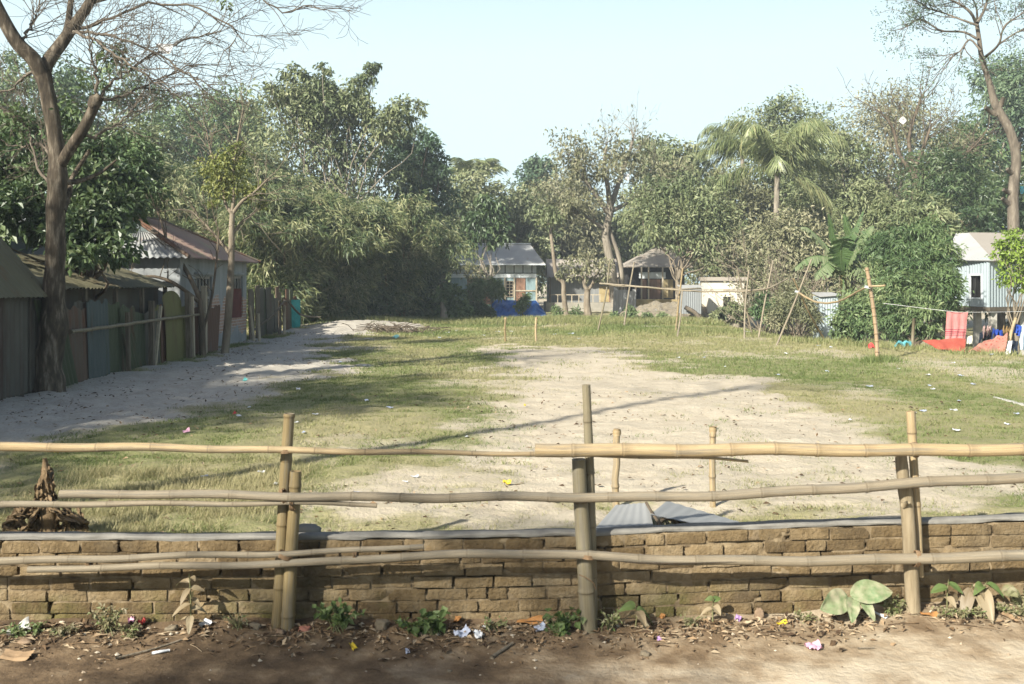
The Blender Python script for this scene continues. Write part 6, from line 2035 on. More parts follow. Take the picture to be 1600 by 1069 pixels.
# ------------------------------------------------------------------ tin cover behind the wall
t = Thing('tin_cover', 'tent like cover of two grey corrugated tin sheets with a torn open gap', 'tin cover', P(1035, 815, 7.2))
T_COVER = m_tin('dull_cover_tin', (.25, .26, .26), (.16, .12, .09), .3, dirt=(.17, .165, .15))
mb = MB()
corr(mb, P(926, 830, 6.9), P(1022, 826, 6.95), P(1012, 785.5, 7.45), P(962, 789, 7.6), .076, .0022, 6, .5)
t.part('sheet', mb, T_COVER)
mb = MB()
corr(mb, P(1016, 804, 7.1), P(1132, 828, 6.93), P(1164, 818, 7.35), P(1042, 782.5, 7.75), .076, .0022, 6, .5)
t.part('sheet', mb, T_COVER)
mb = MB()
tube(mb, spline([P(1010, 786, 7.42), P(1018, 800, 7.2), P(1026, 812, 7.05), P(1034, 826, 6.95)], 12), .012, 6)
tube(mb, spline([P(1025, 826, 6.98), P(1036, 812, 7.1), P(1050, 812, 7.15), P(1066, 822, 7.05)], 12), .015, 6)
t.part('stick', mb, B_DARK)
# cement lump and plank near the wall
def lump(mb, c, sx, sy, sz, seed=0, n=10, rough=.25, tint=.5):
    uu, vv = np.meshgrid(np.linspace(0, 2 * np.pi, n * 2), np.linspace(0, np.pi, n), indexing='ij')
    d = np.stack([np.cos(uu) * np.sin(vv), np.sin(uu) * np.sin(vv), np.cos(vv)], -1)
    d = np.sign(d) * np.abs(d) ** .75
    r_ = 1 + (fbm(d[..., 0] * 1.7 + seed * 3.1 + 5, d[..., 1] * 1.7 + d[..., 2] * 1.9 + seed, 3) - .5) * 2 * rough
    grid(mb, c + d * r_[..., None] * A(sx, sy, sz), tint)
mb = MB()
q = P(478, 829, 6.54)
lump(mb, q, .095, .06, .04, 3, 12, .15)
single('cement_block', mb, M_COPING, q, 'grey lump of cement lying on top of the brick wall', 'cement block')
mb = MB()
beam(mb, P(1346, 810, 6.9) + A(0, 0, -.03), P(1410, 803, 6.95) + A(0, 0, -.03), .10, .05)
single('plank', mb, M_WOODP, P(1378, 806, 6.92), 'pale plank lying just behind the wall by the right posts', 'plank', smooth_=False)

# ------------------------------------------------------------------ withered plant behind the wall on the left
M_WITH = m_plain('withered_leaf', [(.25, (.05, .035, .018)), (.5, (.125, .085, .045)), (.75, (.24, .17, .095))], 9, .9, None, .6, .02)
r = np.random.default_rng(301)
t = Thing('withered_plant', 'withered brown banana stump with hanging dead leaves behind the wall', 'dead plant', gp(72, 838, 7.1))
mb = MB()
tube(mb, spline([gp(80, 840, 7.1), P(76, 790, 7.1), P(72, 750, 7.1), P(70, 716, 7.1)], 14), np.linspace(.075, .014, 14), 9)
t.part('stem', mb, M_WITH)
def strip(mb, pts, w, rng, Y=7.1):
    n = 22
    c = spline([P(a, b, Y + d) for a, b, d in pts], n)
    s = np.linspace(0, 1, n)
    hw = w * (np.sin(np.pi * np.clip(.1 + .85 * s, 0, 1)) ** .5)
    k = np.linspace(-1, 1, 7)
    side = A(1, .25, 0) / np.linalg.norm(A(1, .25, 0))
    V = c[:, None] + side * (hw[:, None] * k[None])[..., None]
    ph = rng.uniform(0, 9)
    V[..., 1] += np.sin(k * 4 + ph)[None] * hw[:, None] * .8 + (fbm(s[:, None] * 6 + ph, k[None] * 2 + ph, 3) - .5) * .05
    V[..., 2] += (fbm(s[:, None] * 9 + ph + 4, k[None] * 3, 3) - .5) * .05
    V[..., 0] += (fbm(s[:, None] * 7 + ph, k[None] * 2 + 8, 3) - .5) * .03
    grid(mb, V, rng.uniform(.2, .8))
for k in range(22):
    mb = MB()
    x0 = 71 + r.normal(0, 3)
    x1 = r.choice([r.uniform(15, 55), r.uniform(95, 140)]) if k > 9 else r.uniform(52, 88)
    y0 = r.uniform(722, 760) if k <= 9 else r.uniform(768, 790)
    y1 = r.uniform(765, 800) if k <= 9 else r.uniform(800, 842)
    strip(mb, [(x0, y0, 0), ((x0 * .6 + x1 * .4), y0 + r.uniform(5, 22), r.uniform(-.1, .1)), (x1, (y0 + y1) / 2 + r.uniform(0, 20), r.uniform(-.15, .1)), (x1 + r.normal(0, 8), y1, r.uniform(-.2, .1))], r.uniform(.010, .026), r)
    t.part('dead_leaf', mb, M_WITH)
for k in range(26):
    mb = MB()
    x0 = r.uniform(15, 135)
    y0 = r.uniform(788, 808)
    strip(mb, [(x0, y0, 0), (x0 + r.normal(0, 7), y0 + 14, -.03), (x0 + r.normal(0, 14), y0 + 32, -.06), (x0 + r.normal(0, 18), y0 + 52, -.05)], r.uniform(.008, .022), r)
    t.part('dead_leaf', mb, M_WITH)

# ------------------------------------------------------------------ weeds along the foot of the wall
L_WEED = m_leaf('dusty_weed_leaf', [(0, (.10, .085, .045)), (.35, (.19, .16, .095)), (.65, (.15, .17, .07)), (1, (.09, .16, .035))], .25)
L_DUSTLEAF = m_leaf('dust_covered_leaf', [(0, (.12, .092, .055)), (.5, (.205, .162, .10)), (1, (.26, .22, .145))], .15)
L_FRESH = m_leaf('fresh_leaf', [(0, (.045, .075, .022)), (.5, (.09, .13, .042)), (1, (.18, .20, .095))], .3)
m, n, l, b = mat_new('big_dusty_leaf')
tc = n.new('ShaderNodeTexCoord').outputs['Object']
f = noise_node(n, l, tc, 16, 5, .6)
l.new(ramp(n, l, f, [(.34, (.08, .13, .05)), (.48, (.14, .165, .082)), (.64, (.215, .205, .13))]), b.inputs['Base Color'])
b.inputs['Roughness'].default_value = .7
bump(n, l, b, f, .2, .004)
L_BIGLEAF = m

def big_leaf(mb, base, d, ln, wd, up=(0, -.4, 1), curl=.25, tint=.5, seed=0, cup=.12, wav=.04, n=12):
    """broad leaf: midrib along d, bent down by curl, sides raised by cup, veins rippled"""
    d = np.asarray(d, float); d /= np.linalg.norm(d)
    s_ = np.cross(d, up); s_ /= np.linalg.norm(s_)
    u_ = np.cross(s_, d)
    s = np.linspace(0, 1, n)
    k = np.linspace(-1, 1, 9)
    hw = wd / 2 * np.sin(np.pi * np.clip(s, 0, 1) ** .8) ** .75
    c = base + d * (ln * s)[:, None] - A(0, 0, 1) * (curl * ln * s ** 2)[:, None]
    V = c[:, None] + s_ * (hw[:, None] * k)[..., None] + u_ * (np.abs(k)[None] * hw[:, None] * cup * 2)[..., None]
    V = V + u_ * (np.sin(s[:, None] * 22 - np.abs(k)[None] * 5 + seed) * wav * hw[:, None] * .5)[..., None]
    V = V + u_ * ((fbm(s[:, None] * 4 + seed, k[None] * 2 + seed * 3, 2) - .5) * wd * .15)[..., None]
    grid(mb, V, tint)

def rp(px, py, Y=None):
    """a point on the road side ground under a photo point"""
    Y_ = Y or 6.2
    for _ in range(6):
        q = P(px, py, Y_)
        Y_ = (CAMZ - float(road_z(q[0], Y_))) * F / (py - HOR)
        if Y:
            Y_ = Y
            break
    q = P(px, py, Y_)
    q[2] = float(road_z(q[0], Y_))
    return q

def sprout(label, px, py, Y, h, nleaf, ln, wd, mat, seed, spread=.9, lean=0.0, leafmat2=None, bare=.3, name='weed', droop=.4, tint=.5):
    r = np.random.default_rng(seed)
    b0 = rp(px, py, Y)
    t = Thing(name, label, 'weed', b0, 'weeds along the foot of the wall')
    mb = MB()
    tip = b0 + A(lean, -.02, h)
    p = spline([b0 - A(0, 0, .02), b0 * .5 + tip * .5 + A(r.normal(0, .012), r.normal(0, .012), 0), tip], 12)
    tube(mb, p, np.linspace(.006, .003, 12), 6)
    t.part('stem', mb, L_WEED)
    for k in range(nleaf):
        mb = MB()
        f = bare + (1 - bare) * (k + .5) / nleaf
        q = p[int(f * 11)]
        a = k * 2.4 + r.uniform(-.4, .4)
        d = A(math.cos(a) * spread, math.sin(a) * spread * .75 - .15, r.uniform(-.3, .5))
        L = ln * r.uniform(.7, 1.15)
        big_leaf(mb, q, d, L, wd * L / ln, (r.normal(0, .3), -.5 + r.normal(0, .3), 1), droop * r.uniform(.5, 1.5), np.clip(tint + r.normal(0, .2), 0, 1), seed + k, r.uniform(.05, .3))
        t.part('leaf', mb, leafmat2 if (leafmat2 and k >= nleaf - 2) else mat)
    return t

def herb(label, px, py, Y, h, w, n, ln, ratio, mat, seed, tint=.5, name='weed'):
    r = np.random.default_rng(seed)
    b0 = rp(px, py, Y)
    t = Thing(name, label, 'weed', b0, 'weeds along the foot of the wall')
    mb = MB()
    pos, dr = [], []
    for k in range(14):
        a = r.uniform(0, 2 * np.pi)
        e = b0 + A(math.cos(a) * w * r.uniform(.2, 1) * .5, math.sin(a) * w * .28 * r.random() - .02, h * r.uniform(.35, 1))
        p = spline([b0 + A(r.normal(0, w * .12), r.normal(0, .02), -.01), b0 * .5 + e * .5 + A(0, 0, h * .15), e], 8)
        tube(mb, p, np.linspace(.0035, .0015, 8), 4, False)
        for s in range(2, 8):
            pos.append(p[s]); dr.append(p[s] - p[s - 1])
    t.part('stem', mb, L_WEED)
    pos, dr = np.array(pos), np.array(dr)
    k = r.integers(0, len(pos), n)
    mb = MB()
    d = dr[k] / np.linalg.norm(dr[k], axis=1)[:, None] * .5 + unit(r, n)
    leaves(mb, pos[k] + r.normal(size=(n, 3)) * .008, d, unit(r, n) * .6 + A(0, -.5, 1), ln * r.uniform(.6, 1.2, n), ln * ratio * r.uniform(.7, 1.2, n), np.clip(r.normal(tint, .22, n), 0, 1), .15, .15)
    t.part('leaves', mb, mat, smooth_=False)
    return t

sprout('tall dust covered sprout with hanging leaves left of the leftmost posts', 297, 978, 6.27, .36, 11, .12, .05, L_DUSTLEAF, 311, 1.0, .0, None, .15, droop=.5)
sprout('dusty sprout with drooping leaves right of the thick grey post', 992, 962, 6.28, .15, 5, .13, .062, L_DUSTLEAF, 312, .5, .0, L_FRESH, .5, droop=1.0)
sprout('small dusty sprout with upright leaves below the lowest rail', 1114, 950, 6.29, .17, 5, .085, .048, L_DUSTLEAF, 313, .6, .0, L_FRESH, .4)
sprout('sprout with pale curled leaves right of the tan wooden post', 1480, 938, 6.29, .20, 6, .11, .06, L_DUSTLEAF, 314, .6, .0, L_FRESH, .2, droop=.6)
sprout('brown withered sprout with folded leaves between post and fern', 1512, 935, 6.28, .17, 6, .13, .075, L_DUSTLEAF, 315, .6, .02, None, .3, droop=.9)
sprout('large leaved dusty withered weed left of the fern', 1535, 935, 6.27, .19, 6, .14, .085, L_DUSTLEAF, 316, .65, .02, L_FRESH, .4, droop=.8)
herb('grey green herb clump at the left end of the wall', 170, 985, 6.25, .17, .30, 260, .035, .5, L_WEED, 321, .35)
herb('small dusty herb below the red wrapper', 205, 1000, 6.18, .09, .22, 150, .026, .5, L_WEED, 322, .4)
herb('green low weed at the left border beside the plastic bag', 22, 1000, 6.2, .07, .2, 80, .035, .5, L_FRESH, 323, .5)
herb('bright small leaves beside the plastic bag', 60, 985, 6.25, .06, .12, 30, .04, .6, L_FRESH, 324, .8)
herb('leafy green weed right of the leftmost posts', 528, 985, 6.25, .17, .36, 150, .05, .75, L_FRESH, 325, .35)
herb('low green weed beside the round stone', 650, 985, 6.24, .11, .30, 130, .042, .75, L_FRESH, 326, .25)
herb('weed with heart shaped leaves in the shade of the wall', 675, 985, 6.22, .13, .24, 70, .065, .85, L_FRESH, 327, .3)
herb('small green weed left of the thick grey post', 880, 975, 6.25, .12, .3, 60, .055, .85, L_FRESH, 328, .3)
herb('tiny round leaved weed at the foot of the thick grey post', 872, 985, 6.2, .06, .12, 26, .05, .9, L_FRESH, 329, .4)
herb('thin sprig of small leaves right of the thick grey post', 952, 960, 6.26, .14, .2, 70, .03, .6, L_WEED, 330, .65)
herb('bushy small weed between the big leaves and the tan post', 1398, 938, 6.27, .12, .28, 240, .028, .5, L_WEED, 331, .55)
herb('low grey weed patch below the withered sprouts', 1500, 945, 6.22, .06, .4, 260, .03, .5, L_WEED, 332, .4)
herb('dusty low herb at the right border under the fern', 1585, 945, 6.22, .07, .36, 200, .03, .5, L_WEED, 333, .4)
herb('sparse dusty weed between tall sprout and leftmost posts', 372, 985, 6.26, .09, .2, 70, .03, .45, L_WEED, 334, .3)
herb('wispy weed in the shade left of the dead orange leaf', 770, 978, 6.27, .08, .22, 60, .03, .5, L_WEED, 335, .6)
herb('small dusty weed left of the cream packet', 1075, 955, 6.28, .07, .2, 90, .024, .5, L_WEED, 336, .35)
herb('little grey weed between brick lump and big leaves', 1255, 952, 6.27, .07, .2, 90, .025, .5, L_WEED, 337, .35)
herb('dry herb at the left border above the brown card', 95, 1000, 6.2, .07, .26, 110, .028, .5, L_WEED, 338, .25)
# big dusty leaves
b0 = rp(1330, 955, 6.24)
t = Thing('broad_leaf_plant', 'low plant with two huge dusty green leaves in front of the wall', 'weed', b0)
for (px, py), d, L, w, c, up_ in (((1326, 935), (-1, -.25, -.12), .20, .155, .16, (.15, -1, .5)), ((1328, 930), (1, -.12, .30), .27, .15, .18, (-.1, -1, .5)), ((1332, 934), (-.25, -.7, -.35), .13, .09, .5, (0, -1, .6)), ((1345, 936), (.35, -.6, -.3), .12, .07, .5, (0, -1, .6))):
    mb = MB()
    big_leaf(mb, P(px, py, 6.22), d, L, w, up_, c, .5, L * 9, .16, .10, 20)
    t.part('leaf', mb, L_BIGLEAF)
mb = MB()
for e in ((1334, 938), (1328, 933), (1332, 934), (1345, 936)):
    tube(mb, spline([b0, b0 * .4 + P(*e, 6.22) * .6 + A(.01, 0, .01), P(*e, 6.22)], 8), .006, 6)
t.part("stem", mb, L_WEED)
# fern
r = np.random.default_rng(341)
b0 = rp(1597, 945, 6.28)
t = Thing('fern', 'grey green fern with arching fronds at the right border', 'fern', b0)
for k in range(9):
    mb = MB()
    a = r.uniform(0, 2 * np.pi)
    e = b0 + A(math.cos(a) * .16, math.sin(a) * .06 - .04, r.uniform(.06, .18))
    p = spline([b0, b0 * .5 + e * .5 + A(0, 0, .07), e], 22)
    tube(mb, p, .0022, 4, False)
    s = np.linspace(0, 1, 22)
    for sg in (-1, 1):
        tt = np.gradient(p, axis=0)
        tt /= np.linalg.norm(tt, axis=1)[:, None]
        sd = np.cross(tt, A(0, -.6, 1)) * sg
        leaves(mb, p[3:], (sd + tt * .4)[3:], np.tile(A(0, -.6, 1), (19, 1)), .055 * np.sin(np.pi * np.clip(s[3:] * .9 + .1, 0, 1)), .012, r.uniform(.3, .6, 19), .1, .2)
    t.part('frond', mb, L_WEED, smooth_=False)

# ------------------------------------------------------------------ dead leaves and crumbs along the road side
r = np.random.default_rng(351)
M_DRYLEAF = m_plain('dry_leaves', [(.2, (.05, .03, .016)), (.4, (.13, .082, .042)), (.6, (.22, .15, .085)), (.85, (.32, .25, .165))], 14, .9, tint=.9)
mb = MB()
n = 4200
x = r.uniform(-5.2, 5.2, n)
y = 6.34 - np.abs(r.normal(0, .17, n)) - .02
kp = r.random(n) < smooth(.25, .6, fbm(x * 1.6 + 9, y * 2, 3)) + .2
x, y = x[kp], y[kp]
n = len(x)
pos = np.stack([x, y, road_z(x, y) + r.uniform(.002, .018, n)], 1)
d = unit(r, n) * A(1, 1, .35)
L = r.uniform(.018, .07, n)
leaves(mb, pos, d, unit(r, n) * .5 + A(0, 0, 1), L, L * r.uniform(.25, .6, n), r.random(n), .2, .1)
n = 5200
y = np.sqrt(r.uniform(6.7 ** 2, 16 ** 2, n))
x = r.uniform(-1, 1, n) * (y * .55 + .5)
kp = r.random(n) < smooth(.38, .62, fbm(x * 1.1 + 40, y * 1.3, 3)) * np.where(y < 8.5, 1.0, .45)
x, y = x[kp], y[kp]
pos = np.stack([x, y, field_z(x, y) + r.uniform(.004, .02, len(x))], 1)
L = r.uniform(.015, .055, len(x)) * (1 + y * .03)
leaves(mb, pos, unit(r, len(x)) * A(1, 1, .3), unit(r, len(x)) * .5 + A(0, 0, 1), L, L * r.uniform(.25, .6, len(x)), r.random(len(x)) * .8, .2, .1)
n = 2600
y = r.uniform(12, 34, n)
x = r.uniform(-8.2, -3.2, n)
kp = r.random(n) < soft(x, y, SAND_PATH, .2) * smooth(.35, .6, fbm(x * .9, y * .7, 3))
x, y = x[kp], y[kp]
pos = np.stack([x, y, field_z(x, y) + r.uniform(.01, .04, len(x))], 1)
L = r.uniform(.02, .09, len(x))
leaves(mb, pos, unit(r, len(x)) * A(1, 1, .25), unit(r, len(x)) * .4 + A(0, 0, 1), L, L * r.uniform(.2, .5, len(x)), r.random(len(x)) * .5, .2, .1)
tag(mb.build('dry_leaf_litter', M_DRYLEAF, smooth_=False), kind='stuff')
mb = MB()
n = 1500
x = r.uniform(-5, 5, n)
y = np.where(r.random(n) < .6, 6.36 - np.abs(r.normal(0, .16, n)), r.uniform(4.2, 6.3, n))
ico = np.array([(1, 0, 0), (-1, 0, 0), (0, 1, 0), (0, -1, 0), (0, 0, 1), (0, 0, -1)], float)
IF = np.array([[0, 2, 4], [2, 1, 4], [1, 3, 4], [3, 0, 4], [2, 0, 5], [1, 2, 5], [3, 1, 5], [0, 3, 5]])
for k in range(n):
    s = .003 + .014 * r.random() ** 3
    V = ico * (s * r.uniform(.6, 1.3, (6, 1))) * A(1, 1, .7) + A(x[k], y[k], float(road_z(x[k], y[k])) + s * .3)
    mb.add(V, [IF], r.random())
tag(mb.build('gravel', m_plain('gravel_crumbs', [(.25, (.13, .09, .055)), (.5, (.26, .20, .135)), (.8, (.42, .37, .29))], 30, .95, tint=.8), smooth_=False), kind='stuff')
# straws and twigs in the same margin
mb = MB()
for k in range(260):
    xx = r.uniform(-5, 5)
    yy = 6.32 - abs(r.normal(0, .2))
    a = r.uniform(0, np.pi)
    L = r.uniform(.04, .22)
    q = A(xx, yy, float(road_z(xx, yy)) + .008)
    e = q + A(math.cos(a) * L, math.sin(a) * L * .6, r.normal(0, .01))
    tube(mb, [q, (q + e) / 2 + A(0, 0, .006), e], r.uniform(.0012, .003), 4, False, r.random())
tag(mb.build('straw_debris', M_DRYLEAF), kind='stuff')

# ------------------------------------------------------------------ litter
def m_lit(name, col, rough=.5, spec=.4, trans=0.0):
    m, n, l, b = mat_new(name)
    tc = n.new('ShaderNodeTexCoord').outputs['Object']
    f = noise_node(n, l, tc, 22, 4, .6)
    l.new(ramp(n, l, f, [(.35, tuple(c * .75 for c in col)), (.65, col)]), b.inputs['Base Color'])
    b.inputs['Roughness'].default_value = rough
    b.inputs['Specular IOR Level'].default_value = spec
    return m
K_WHITE = m_lit('white_paper', (.62, .63, .64))
K_SILVER = m_lit('pale_blue_foil', (.42, .46, .56), .3, .6)
K_PINK = m_lit('pink_wrapper', (.60, .33, .42))
K_RED = m_lit('red_wrapper', (.50, .06, .05))
K_BLUE = m_lit('blue_wrapper', (.10, .20, .36))
K_YELLOW = m_lit('yellow_plastic', (.62, .45, .03))
K_PLAST = m_lit('grey_plastic_bag', (.36, .35, .32), .25, .6)
K_CARD = m_lit('brown_card', (.28, .19, .11), .8, .2)
K_ORANGE = m_lit('dry_brown_leaf', (.33, .16, .055), .8, .2)
K_PURPLE = m_lit('purple_wrapper', (.30, .18, .36))
K_BRICK = m_plain('brick_shard', [(.3, (.15, .10, .062)), (.7, (.25, .18, .12))], 14, .95)
K_STONE = m_plain('field_stone', [(.3, (.11, .09, .06)), (.7, (.20, .165, .115))], 14, .95)

def scrap(name, label, cat, q, sx, sy, mat, seed, tilt=.3, crump=.35, group=None, n=9, th=.0015, link=True):
    """crumpled sheet lying at q"""
    r = np.random.default_rng(seed)
    uu, vv = np.meshgrid(np.linspace(-.5, .5, n), np.linspace(-.5, .5, n), indexing='ij')
    a = r.uniform(0, np.pi)
    h = (fbm(uu * 3.2 + seed, vv * 3.2 + seed * 2, 3) - .5) * 2 * crump * min(sx, sy) + np.abs(uu + .3 * vv) * crump * sx * .5
    ed = 1 - .25 * (fbm(uu * 4 + 3 * seed, vv * 4, 2))
    X, Y_ = uu * sx * ed, vv * sy * ed
    V = np.stack([X * math.cos(a) - Y_ * math.sin(a), X * math.sin(a) + Y_ * math.cos(a), h], -1)
    V[..., 2] += V[..., 1] * tilt
    V[..., 2] -= V[..., 2].min() - .003
    mb = MB()
    grid(mb, V + q, r.random())
    grid(mb, V + q - A(0, 0, th), r.random(), True)
    return single(name, mb, mat, q, label, cat, group)

for k, (nm, lab, cat, px, py, sx, sy, mt, cr) in enumerate((
    ('paper_scrap', 'crumpled white and blue paper in front of the wall left of the thick grey post', 'paper', 722, 994, .11, .07, K_SILVER, .5),
    ('paper_scrap', 'torn white paper beside the crumpled blue one', 'paper', 748, 998, .07, .06, K_WHITE, .6),
    ('paper_scrap', 'tiny white paper ball near the dry leaf', 'paper', 757, 981, .03, .03, K_WHITE, .6),
    ('foil_scrap', 'pale foil scrap at the foot of the green weed', 'foil', 844, 984, .085, .05, K_SILVER, .4),
    ('paper_packet', 'cream printed packet tilted under the small dusty sprout', 'packet', 1133, 957, .11, .075, K_WHITE, .25),
    ('plastic_wrapper', 'blue wrapper beside the dusty sprout', 'wrapper', 1025, 955, .055, .08, K_BLUE, .6),
    ('plastic_wrapper', 'pink folded wrapper on the sunny road', 'wrapper', 1271, 1016, .10, .07, K_PINK, .5),
    ('plastic_wrapper', 'red wrapper at the foot of the left wall', 'wrapper', 222, 977, .05, .05, K_RED, .6),
    ('plastic_wrapper', 'pink torn wrapper just left of the red one', 'wrapper', 205, 974, .05, .045, K_PINK, .6),
    ('plastic_wrapper', 'purple scrap of wrapper near the cream packet', 'wrapper', 1153, 970, .04, .04, K_PURPLE, .6),
    ('plastic_wrapper', 'small dark purple wrapper on the dusty road', 'wrapper', 1030, 1001, .03, .03, K_PURPLE, .6),
    ('plastic_wrapper', 'yellow plastic strip right of the brick shard', 'wrapper', 1221, 976, .085, .025, K_YELLOW, .5),
    ('fallen_leaf', 'yellow fallen leaf on the brown road', 'leaf', 552, 1014, .075, .035, K_YELLOW, .4),
    ('fallen_leaf', 'long orange brown dead leaf against the mossy bricks', 'leaf', 828, 975, .19, .05, K_ORANGE, .35),
    ('fallen_leaf', 'reddish brown dead leaf standing at the wall', 'leaf', 715, 972, .06, .05, K_ORANGE, .5),
    ('fallen_leaf', 'pale curled leaf below the big dusty leaves', 'leaf', 1375, 964, .10, .03, K_WHITE, .3),
    ('fallen_leaf', 'flat tan leaf on the road below the blue wrapper', 'leaf', 1097, 973, .09, .04, K_CARD, .3),
    ('fallen_leaf', 'rust brown leaf right of the tan post', 'leaf', 1452, 963, .12, .04, K_ORANGE, .3),
    ('fallen_leaf', 'orange dry leaf near the blue wrapper', 'leaf', 1034, 966, .05, .035, K_ORANGE, .4),
    ('card_scrap', 'flattened brown card with yellow edge at the bottom left corner', 'card', 25, 1030, .20, .09, K_CARD, .2),
    ('card_scrap', 'torn card strip below the fern', 'card', 1580, 968, .11, .05, K_CARD, .2),
    ('plastic_bag', 'dirty transparent plastic bag at the left border', 'bag', 28, 992, .15, .09, K_PLAST, .6),
    ('paper_scrap', 'white paper cone beside the tall dusty sprout', 'paper', 321, 978, .04, .09, K_WHITE, .6),
    ('paper_scrap', 'bluish scrap on the brown road left of the paper heap', 'paper', 637, 1021, .04, .03, K_SILVER, .4))):
    scrap(nm, lab, cat, rp(px, py), sx, sy, mt, 400 + k, .35, cr)
# yellow wrapper and other odd pieces behind the wall
def fp(px, py):
    q = G(px, py)
    q[2] = gz(q[0], q[1]) + .01
    return q
for k, (lab, px, py, s, mt) in enumerate((('yellow wrapper on the dark grass behind the left rail', 93, 712, .13, K_YELLOW), ('orange red scrap on the shaded grass', 366, 652, .07, K_RED), ('bright yellow scrap below the middle of the top rail', 792, 757, .08, K_YELLOW),
                                         ('red and white wrapper on the shaded grass', 291, 681, .09, K_PINK), ('pale turquoise scrap near the sandy path', 618, 529, .25, m_lit('turquoise_scrap', (.25, .55, .5))), ('red scrap at the foot of the knotty upright', 1361, 546, .3, K_RED),
                                         ('yellow crumb on the bare pitch', 820, 633, .06, K_YELLOW), ('teal scrap on the sandy path', 382, 596, .12, m_lit('teal_scrap', (.1, .35, .33))))):
    scrap('plastic_wrapper', lab, 'wrapper', fp(px, py), s, s * .6, mt, 450 + k, .4, .5)
r = np.random.default_rng(360)
WH = [(572, 628), (493, 651), (464, 664), (474, 680), (648, 745), (634, 753), (655, 786), (728, 682), (570, 572), (532, 567), (468, 611), (410, 738), (320, 743), (388, 640), (376, 655), (688, 528), (776, 520), (801, 519), (866, 524), (820, 511), (778, 520), (872, 517),
      (1050, 563), (1059, 561), (1099, 560), (1138, 567), (1132, 574), (1291, 582), (1313, 603), (1456, 609), (1452, 603), (1424, 630), (1450, 586), (1500, 587), (1458, 661), (1492, 645), (1497, 630), (1396, 649), (1430, 648), (1444, 646), (1456, 662), (1496, 678), (1588, 651), (1348, 656), (1329, 659),
      (1214, 588), (1179, 590), (1490, 568), (1549, 556), (1434, 555), (1300, 545), (1278, 540), (1250, 548), (1404, 576), (1359, 607), (700, 520), (755, 525), (905, 530), (940, 527), (1170, 520), (1095, 521), (1120, 540), (1230, 553), (890, 523), (712, 517), (430, 755), (560, 770), (300, 790), (440, 790), (610, 640), (1545, 640), (1575, 667), (1520, 600), (1380, 590)]
for k, (px, py) in enumerate(WH):
    if k % 3 == 1 and px > 900:
        continue
    q = fp(px + r.normal(0, 1), py)
    s = min(.22, .03 + .0044 * q[1]) * r.uniform(.6, 1.25)
    scrap('litter_scrap', 'small white scrap of litter lying on the grass field', 'litter', q, s, s * .55, K_WHITE if k % 3 else K_SILVER, 500 + k, .12, .25, 'white litter scraps on the field', 6)
# boundary mark
mb = MB()
for a, b in (((1556, 622), (1612, 640)), ((1300, 690), (1330, 694))):
    p0, p1 = fp(*a), fp(*b)
    for k in range(14):
        f = k / 14
        c = p0 + (p1 - p0) * f
        c[2] = gz(c[0], c[1]) + .012
        lump(mb, c, .06 * r.uniform(.6, 1.3), .05, .008, k, 5, .3)
    break
single('chalk_line', mb, m_lit('chalk_dust', (.40, .385, .345), .9, .1), p0, 'broken white boundary line in the grass at the right border', 'line')
# sticks, stones, brick pieces
def stick(label, a, b, r0, mat, lift=.012):
    qa, qb = rp(*a), rp(*b)
    mb = MB()
    rr_ = np.random.default_rng(int(a[0]))
    p = spline([qa + A(0, 0, lift), (qa + qb) / 2 + A(0, 0, lift) + rr_.normal(size=3) * .006, qb + A(0, 0, lift)], 14)
    tube(mb, p, np.linspace(r0, r0 * .7, 14) * (1 + .15 * (vnoise(np.arange(14) * 1.3, np.zeros(14)) - .5)), 7)
    single('stick', mb, mat, qa, label, 'stick')
stick('thin brown stick lying slanted on the road at the left', (180, 1032), (292, 1000), .007, B_TAN)
stick('short white stick on the road at the left', (238, 1024), (265, 1019), .010, K_WHITE)
stick('stubby dark stick on the road below the dead leaf', (768, 1031), (801, 1008), .014, B_TAN)
stick('thin twig on the pale road at the right', (1340, 1016), (1367, 1015), .004, B_TAN)
for k, (nm, lab, px, py, sx, sy, sz, mt) in enumerate((('stone', 'round earthy stone at the foot of the wall', 597, 982, .055, .05, .05, K_STONE), ('brick_piece', 'tan brick shard standing right of the cream packet', 1186, 966, .035, .03, .05, K_BRICK),
        ('brick_piece', 'brick lump against the wall near the brick shard', 1218, 952, .05, .035, .035, K_BRICK), ('brick_piece', 'grey broken brick at the foot of the leftmost post', 438, 992, .035, .03, .025, K_BRICK), ('brick_piece', 'reddish brick bit beside the olive post', 476, 985, .05, .03, .022, m_plain('red_brick_bit', [(.3, (.2, .08, .055)), (.7, (.3, .14, .1))], 9, .95)),
        ('stone', 'flat tan stone beside the olive posts', 398, 982, .045, .03, .03, K_STONE), ('brick_piece', 'reddish clod near the left card scrap', 40, 1005, .05, .04, .02, K_BRICK), ('stone', 'small grey stone on the road below the wall middle', 702, 1050, .018, .015, .012, K_STONE),
        ('brick_piece', 'pale brick crumb on the road left of the dusty sprout', 1008, 1024, .035, .03, .02, K_STONE), ('stone', 'clod at the foot of the tall dusty sprout', 268, 985, .05, .04, .025, K_STONE))):
    q = rp(px, py)
    mb = MB()
    lump(mb, q + A(0, 0, sz * .4), sx * .8, sy * .8, sz * .8, k + 2, 12, .42)
    single(nm, mb, mt, q, lab, 'stone' if nm == 'stone' else 'brick')
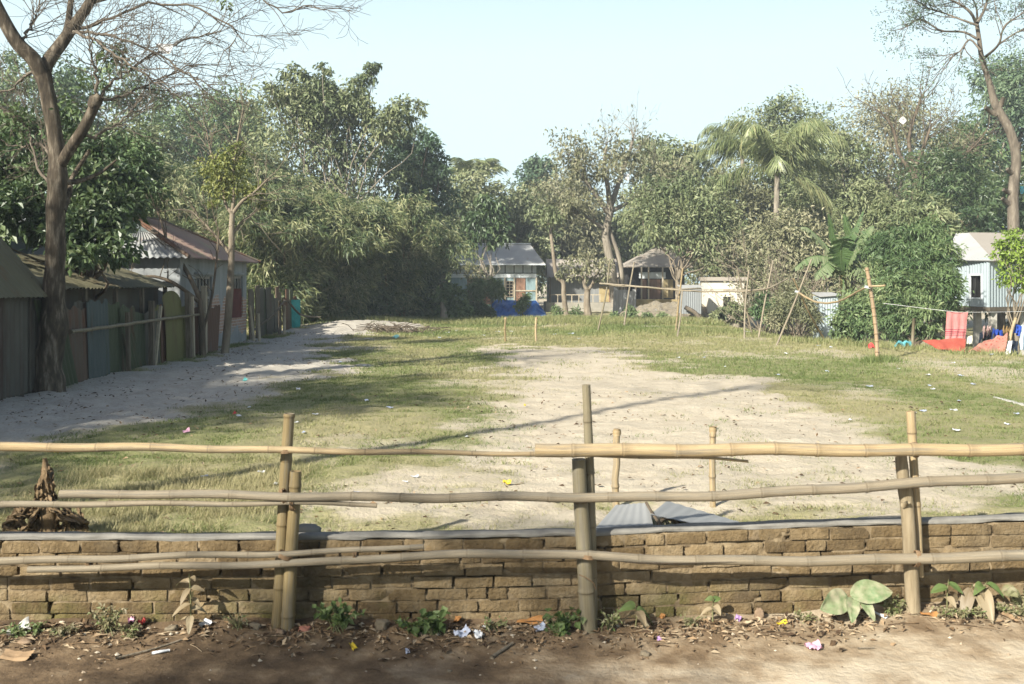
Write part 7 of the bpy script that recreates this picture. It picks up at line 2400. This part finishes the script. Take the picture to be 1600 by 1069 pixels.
# dead brown twigs heap at the far end of the path
mb = MB()
r = np.random.default_rng(371)
c = G(620, 520)
for k in range(110):
    q = A(c[0] + r.normal(0, .55), c[1] + r.normal(0, .5), 0)
    q[2] = gz(q[0], q[1])
    e = q + A(r.normal(0, .5), r.normal(0, .4), r.uniform(.02, .35))
    tube(mb, [q, (q + e) / 2 + A(0, 0, .08), e], .012, 4, False)
single('brush_heap', mb, B_DARK, A(c[0], c[1], gz(c[0], c[1])), 'low heap of dead brown brushwood at the end of the sandy path', 'brushwood')

# kites and scraps caught in the trees
def kite(label, px, py, Y, w, h, mat, shape):
    mb = MB()
    c = P(px, py, Y)
    if shape == 'd':
        pts = [A(0, 0, h / 2), A(w / 2, .05, 0), A(0, 0, -h / 2), A(-w / 2, .05, 0)]
    else:
        pts = [A(-w / 2, 0, h / 2), A(w / 2, .03, h / 2), A(w * .28, 0, -h / 2), A(-w * .22, .03, -h / 2)]
    quadsheet(mb, *[c + q for q in pts[::-1]], .006)
    t = Thing('paper_kite', label, 'kite', c)
    t.part('sail', mb, mat, smooth_=False)
    mb = MB()
    tube(mb, [c + pts[0], c + pts[2]], .008, 4)
    tube(mb, [c + pts[1], c + A(0, -.05, h * .1), c + pts[3]], .007, 4)
    t.part('spar', mb, B_TAN)
kite('small white diamond kite stuck in the brownish tree', 1411, 188, 48, .42, .42, K_WHITE, 'd')
kite('white paper kite caught in the bare twin trunked tree', 980, 277, 55, .3, .36, K_WHITE, 't')
kite('torn pale kite caught in the bare twigs of the big crooked tree', 257, 76, 16.4, .30, .17, K_WHITE, 't')
kite('turquoise kite scrap in the trees at the right border', 1597, 297, 40.5, .2, .3, m_lit('turquoise_kite', (.1, .5, .6)), 't')
# ------------------------------------------------------------------ air
hz = bpy.data.materials.new('haze_air')
hz.use_nodes = True
n, l = hz.node_tree.nodes, hz.node_tree.links
n.clear()
o = n.new('ShaderNodeOutputMaterial')
v = n.new('ShaderNodeVolumePrincipled')
v.inputs['Color'].default_value = (.80, .90, 1.0, 1)
v.inputs['Density'].default_value = 0.0009
v.inputs['Anisotropy'].default_value = 0.0
l.new(v.outputs[0], o.inputs['Volume'])
mb = MB()
box(mb, -90, 90, -40, 130, -3, 26)
ob = mb.build('haze', hz, smooth_=False)
bpy_me = ob.data
# weld the split corners: a closed box
bm_ = bmesh.new()
bm_.from_mesh(bpy_me)
bmesh.ops.remove_doubles(bm_, verts=bm_.verts, dist=1e-4)
bm_.to_mesh(bpy_me)
bm_.free()
tag(ob, kind='stuff')
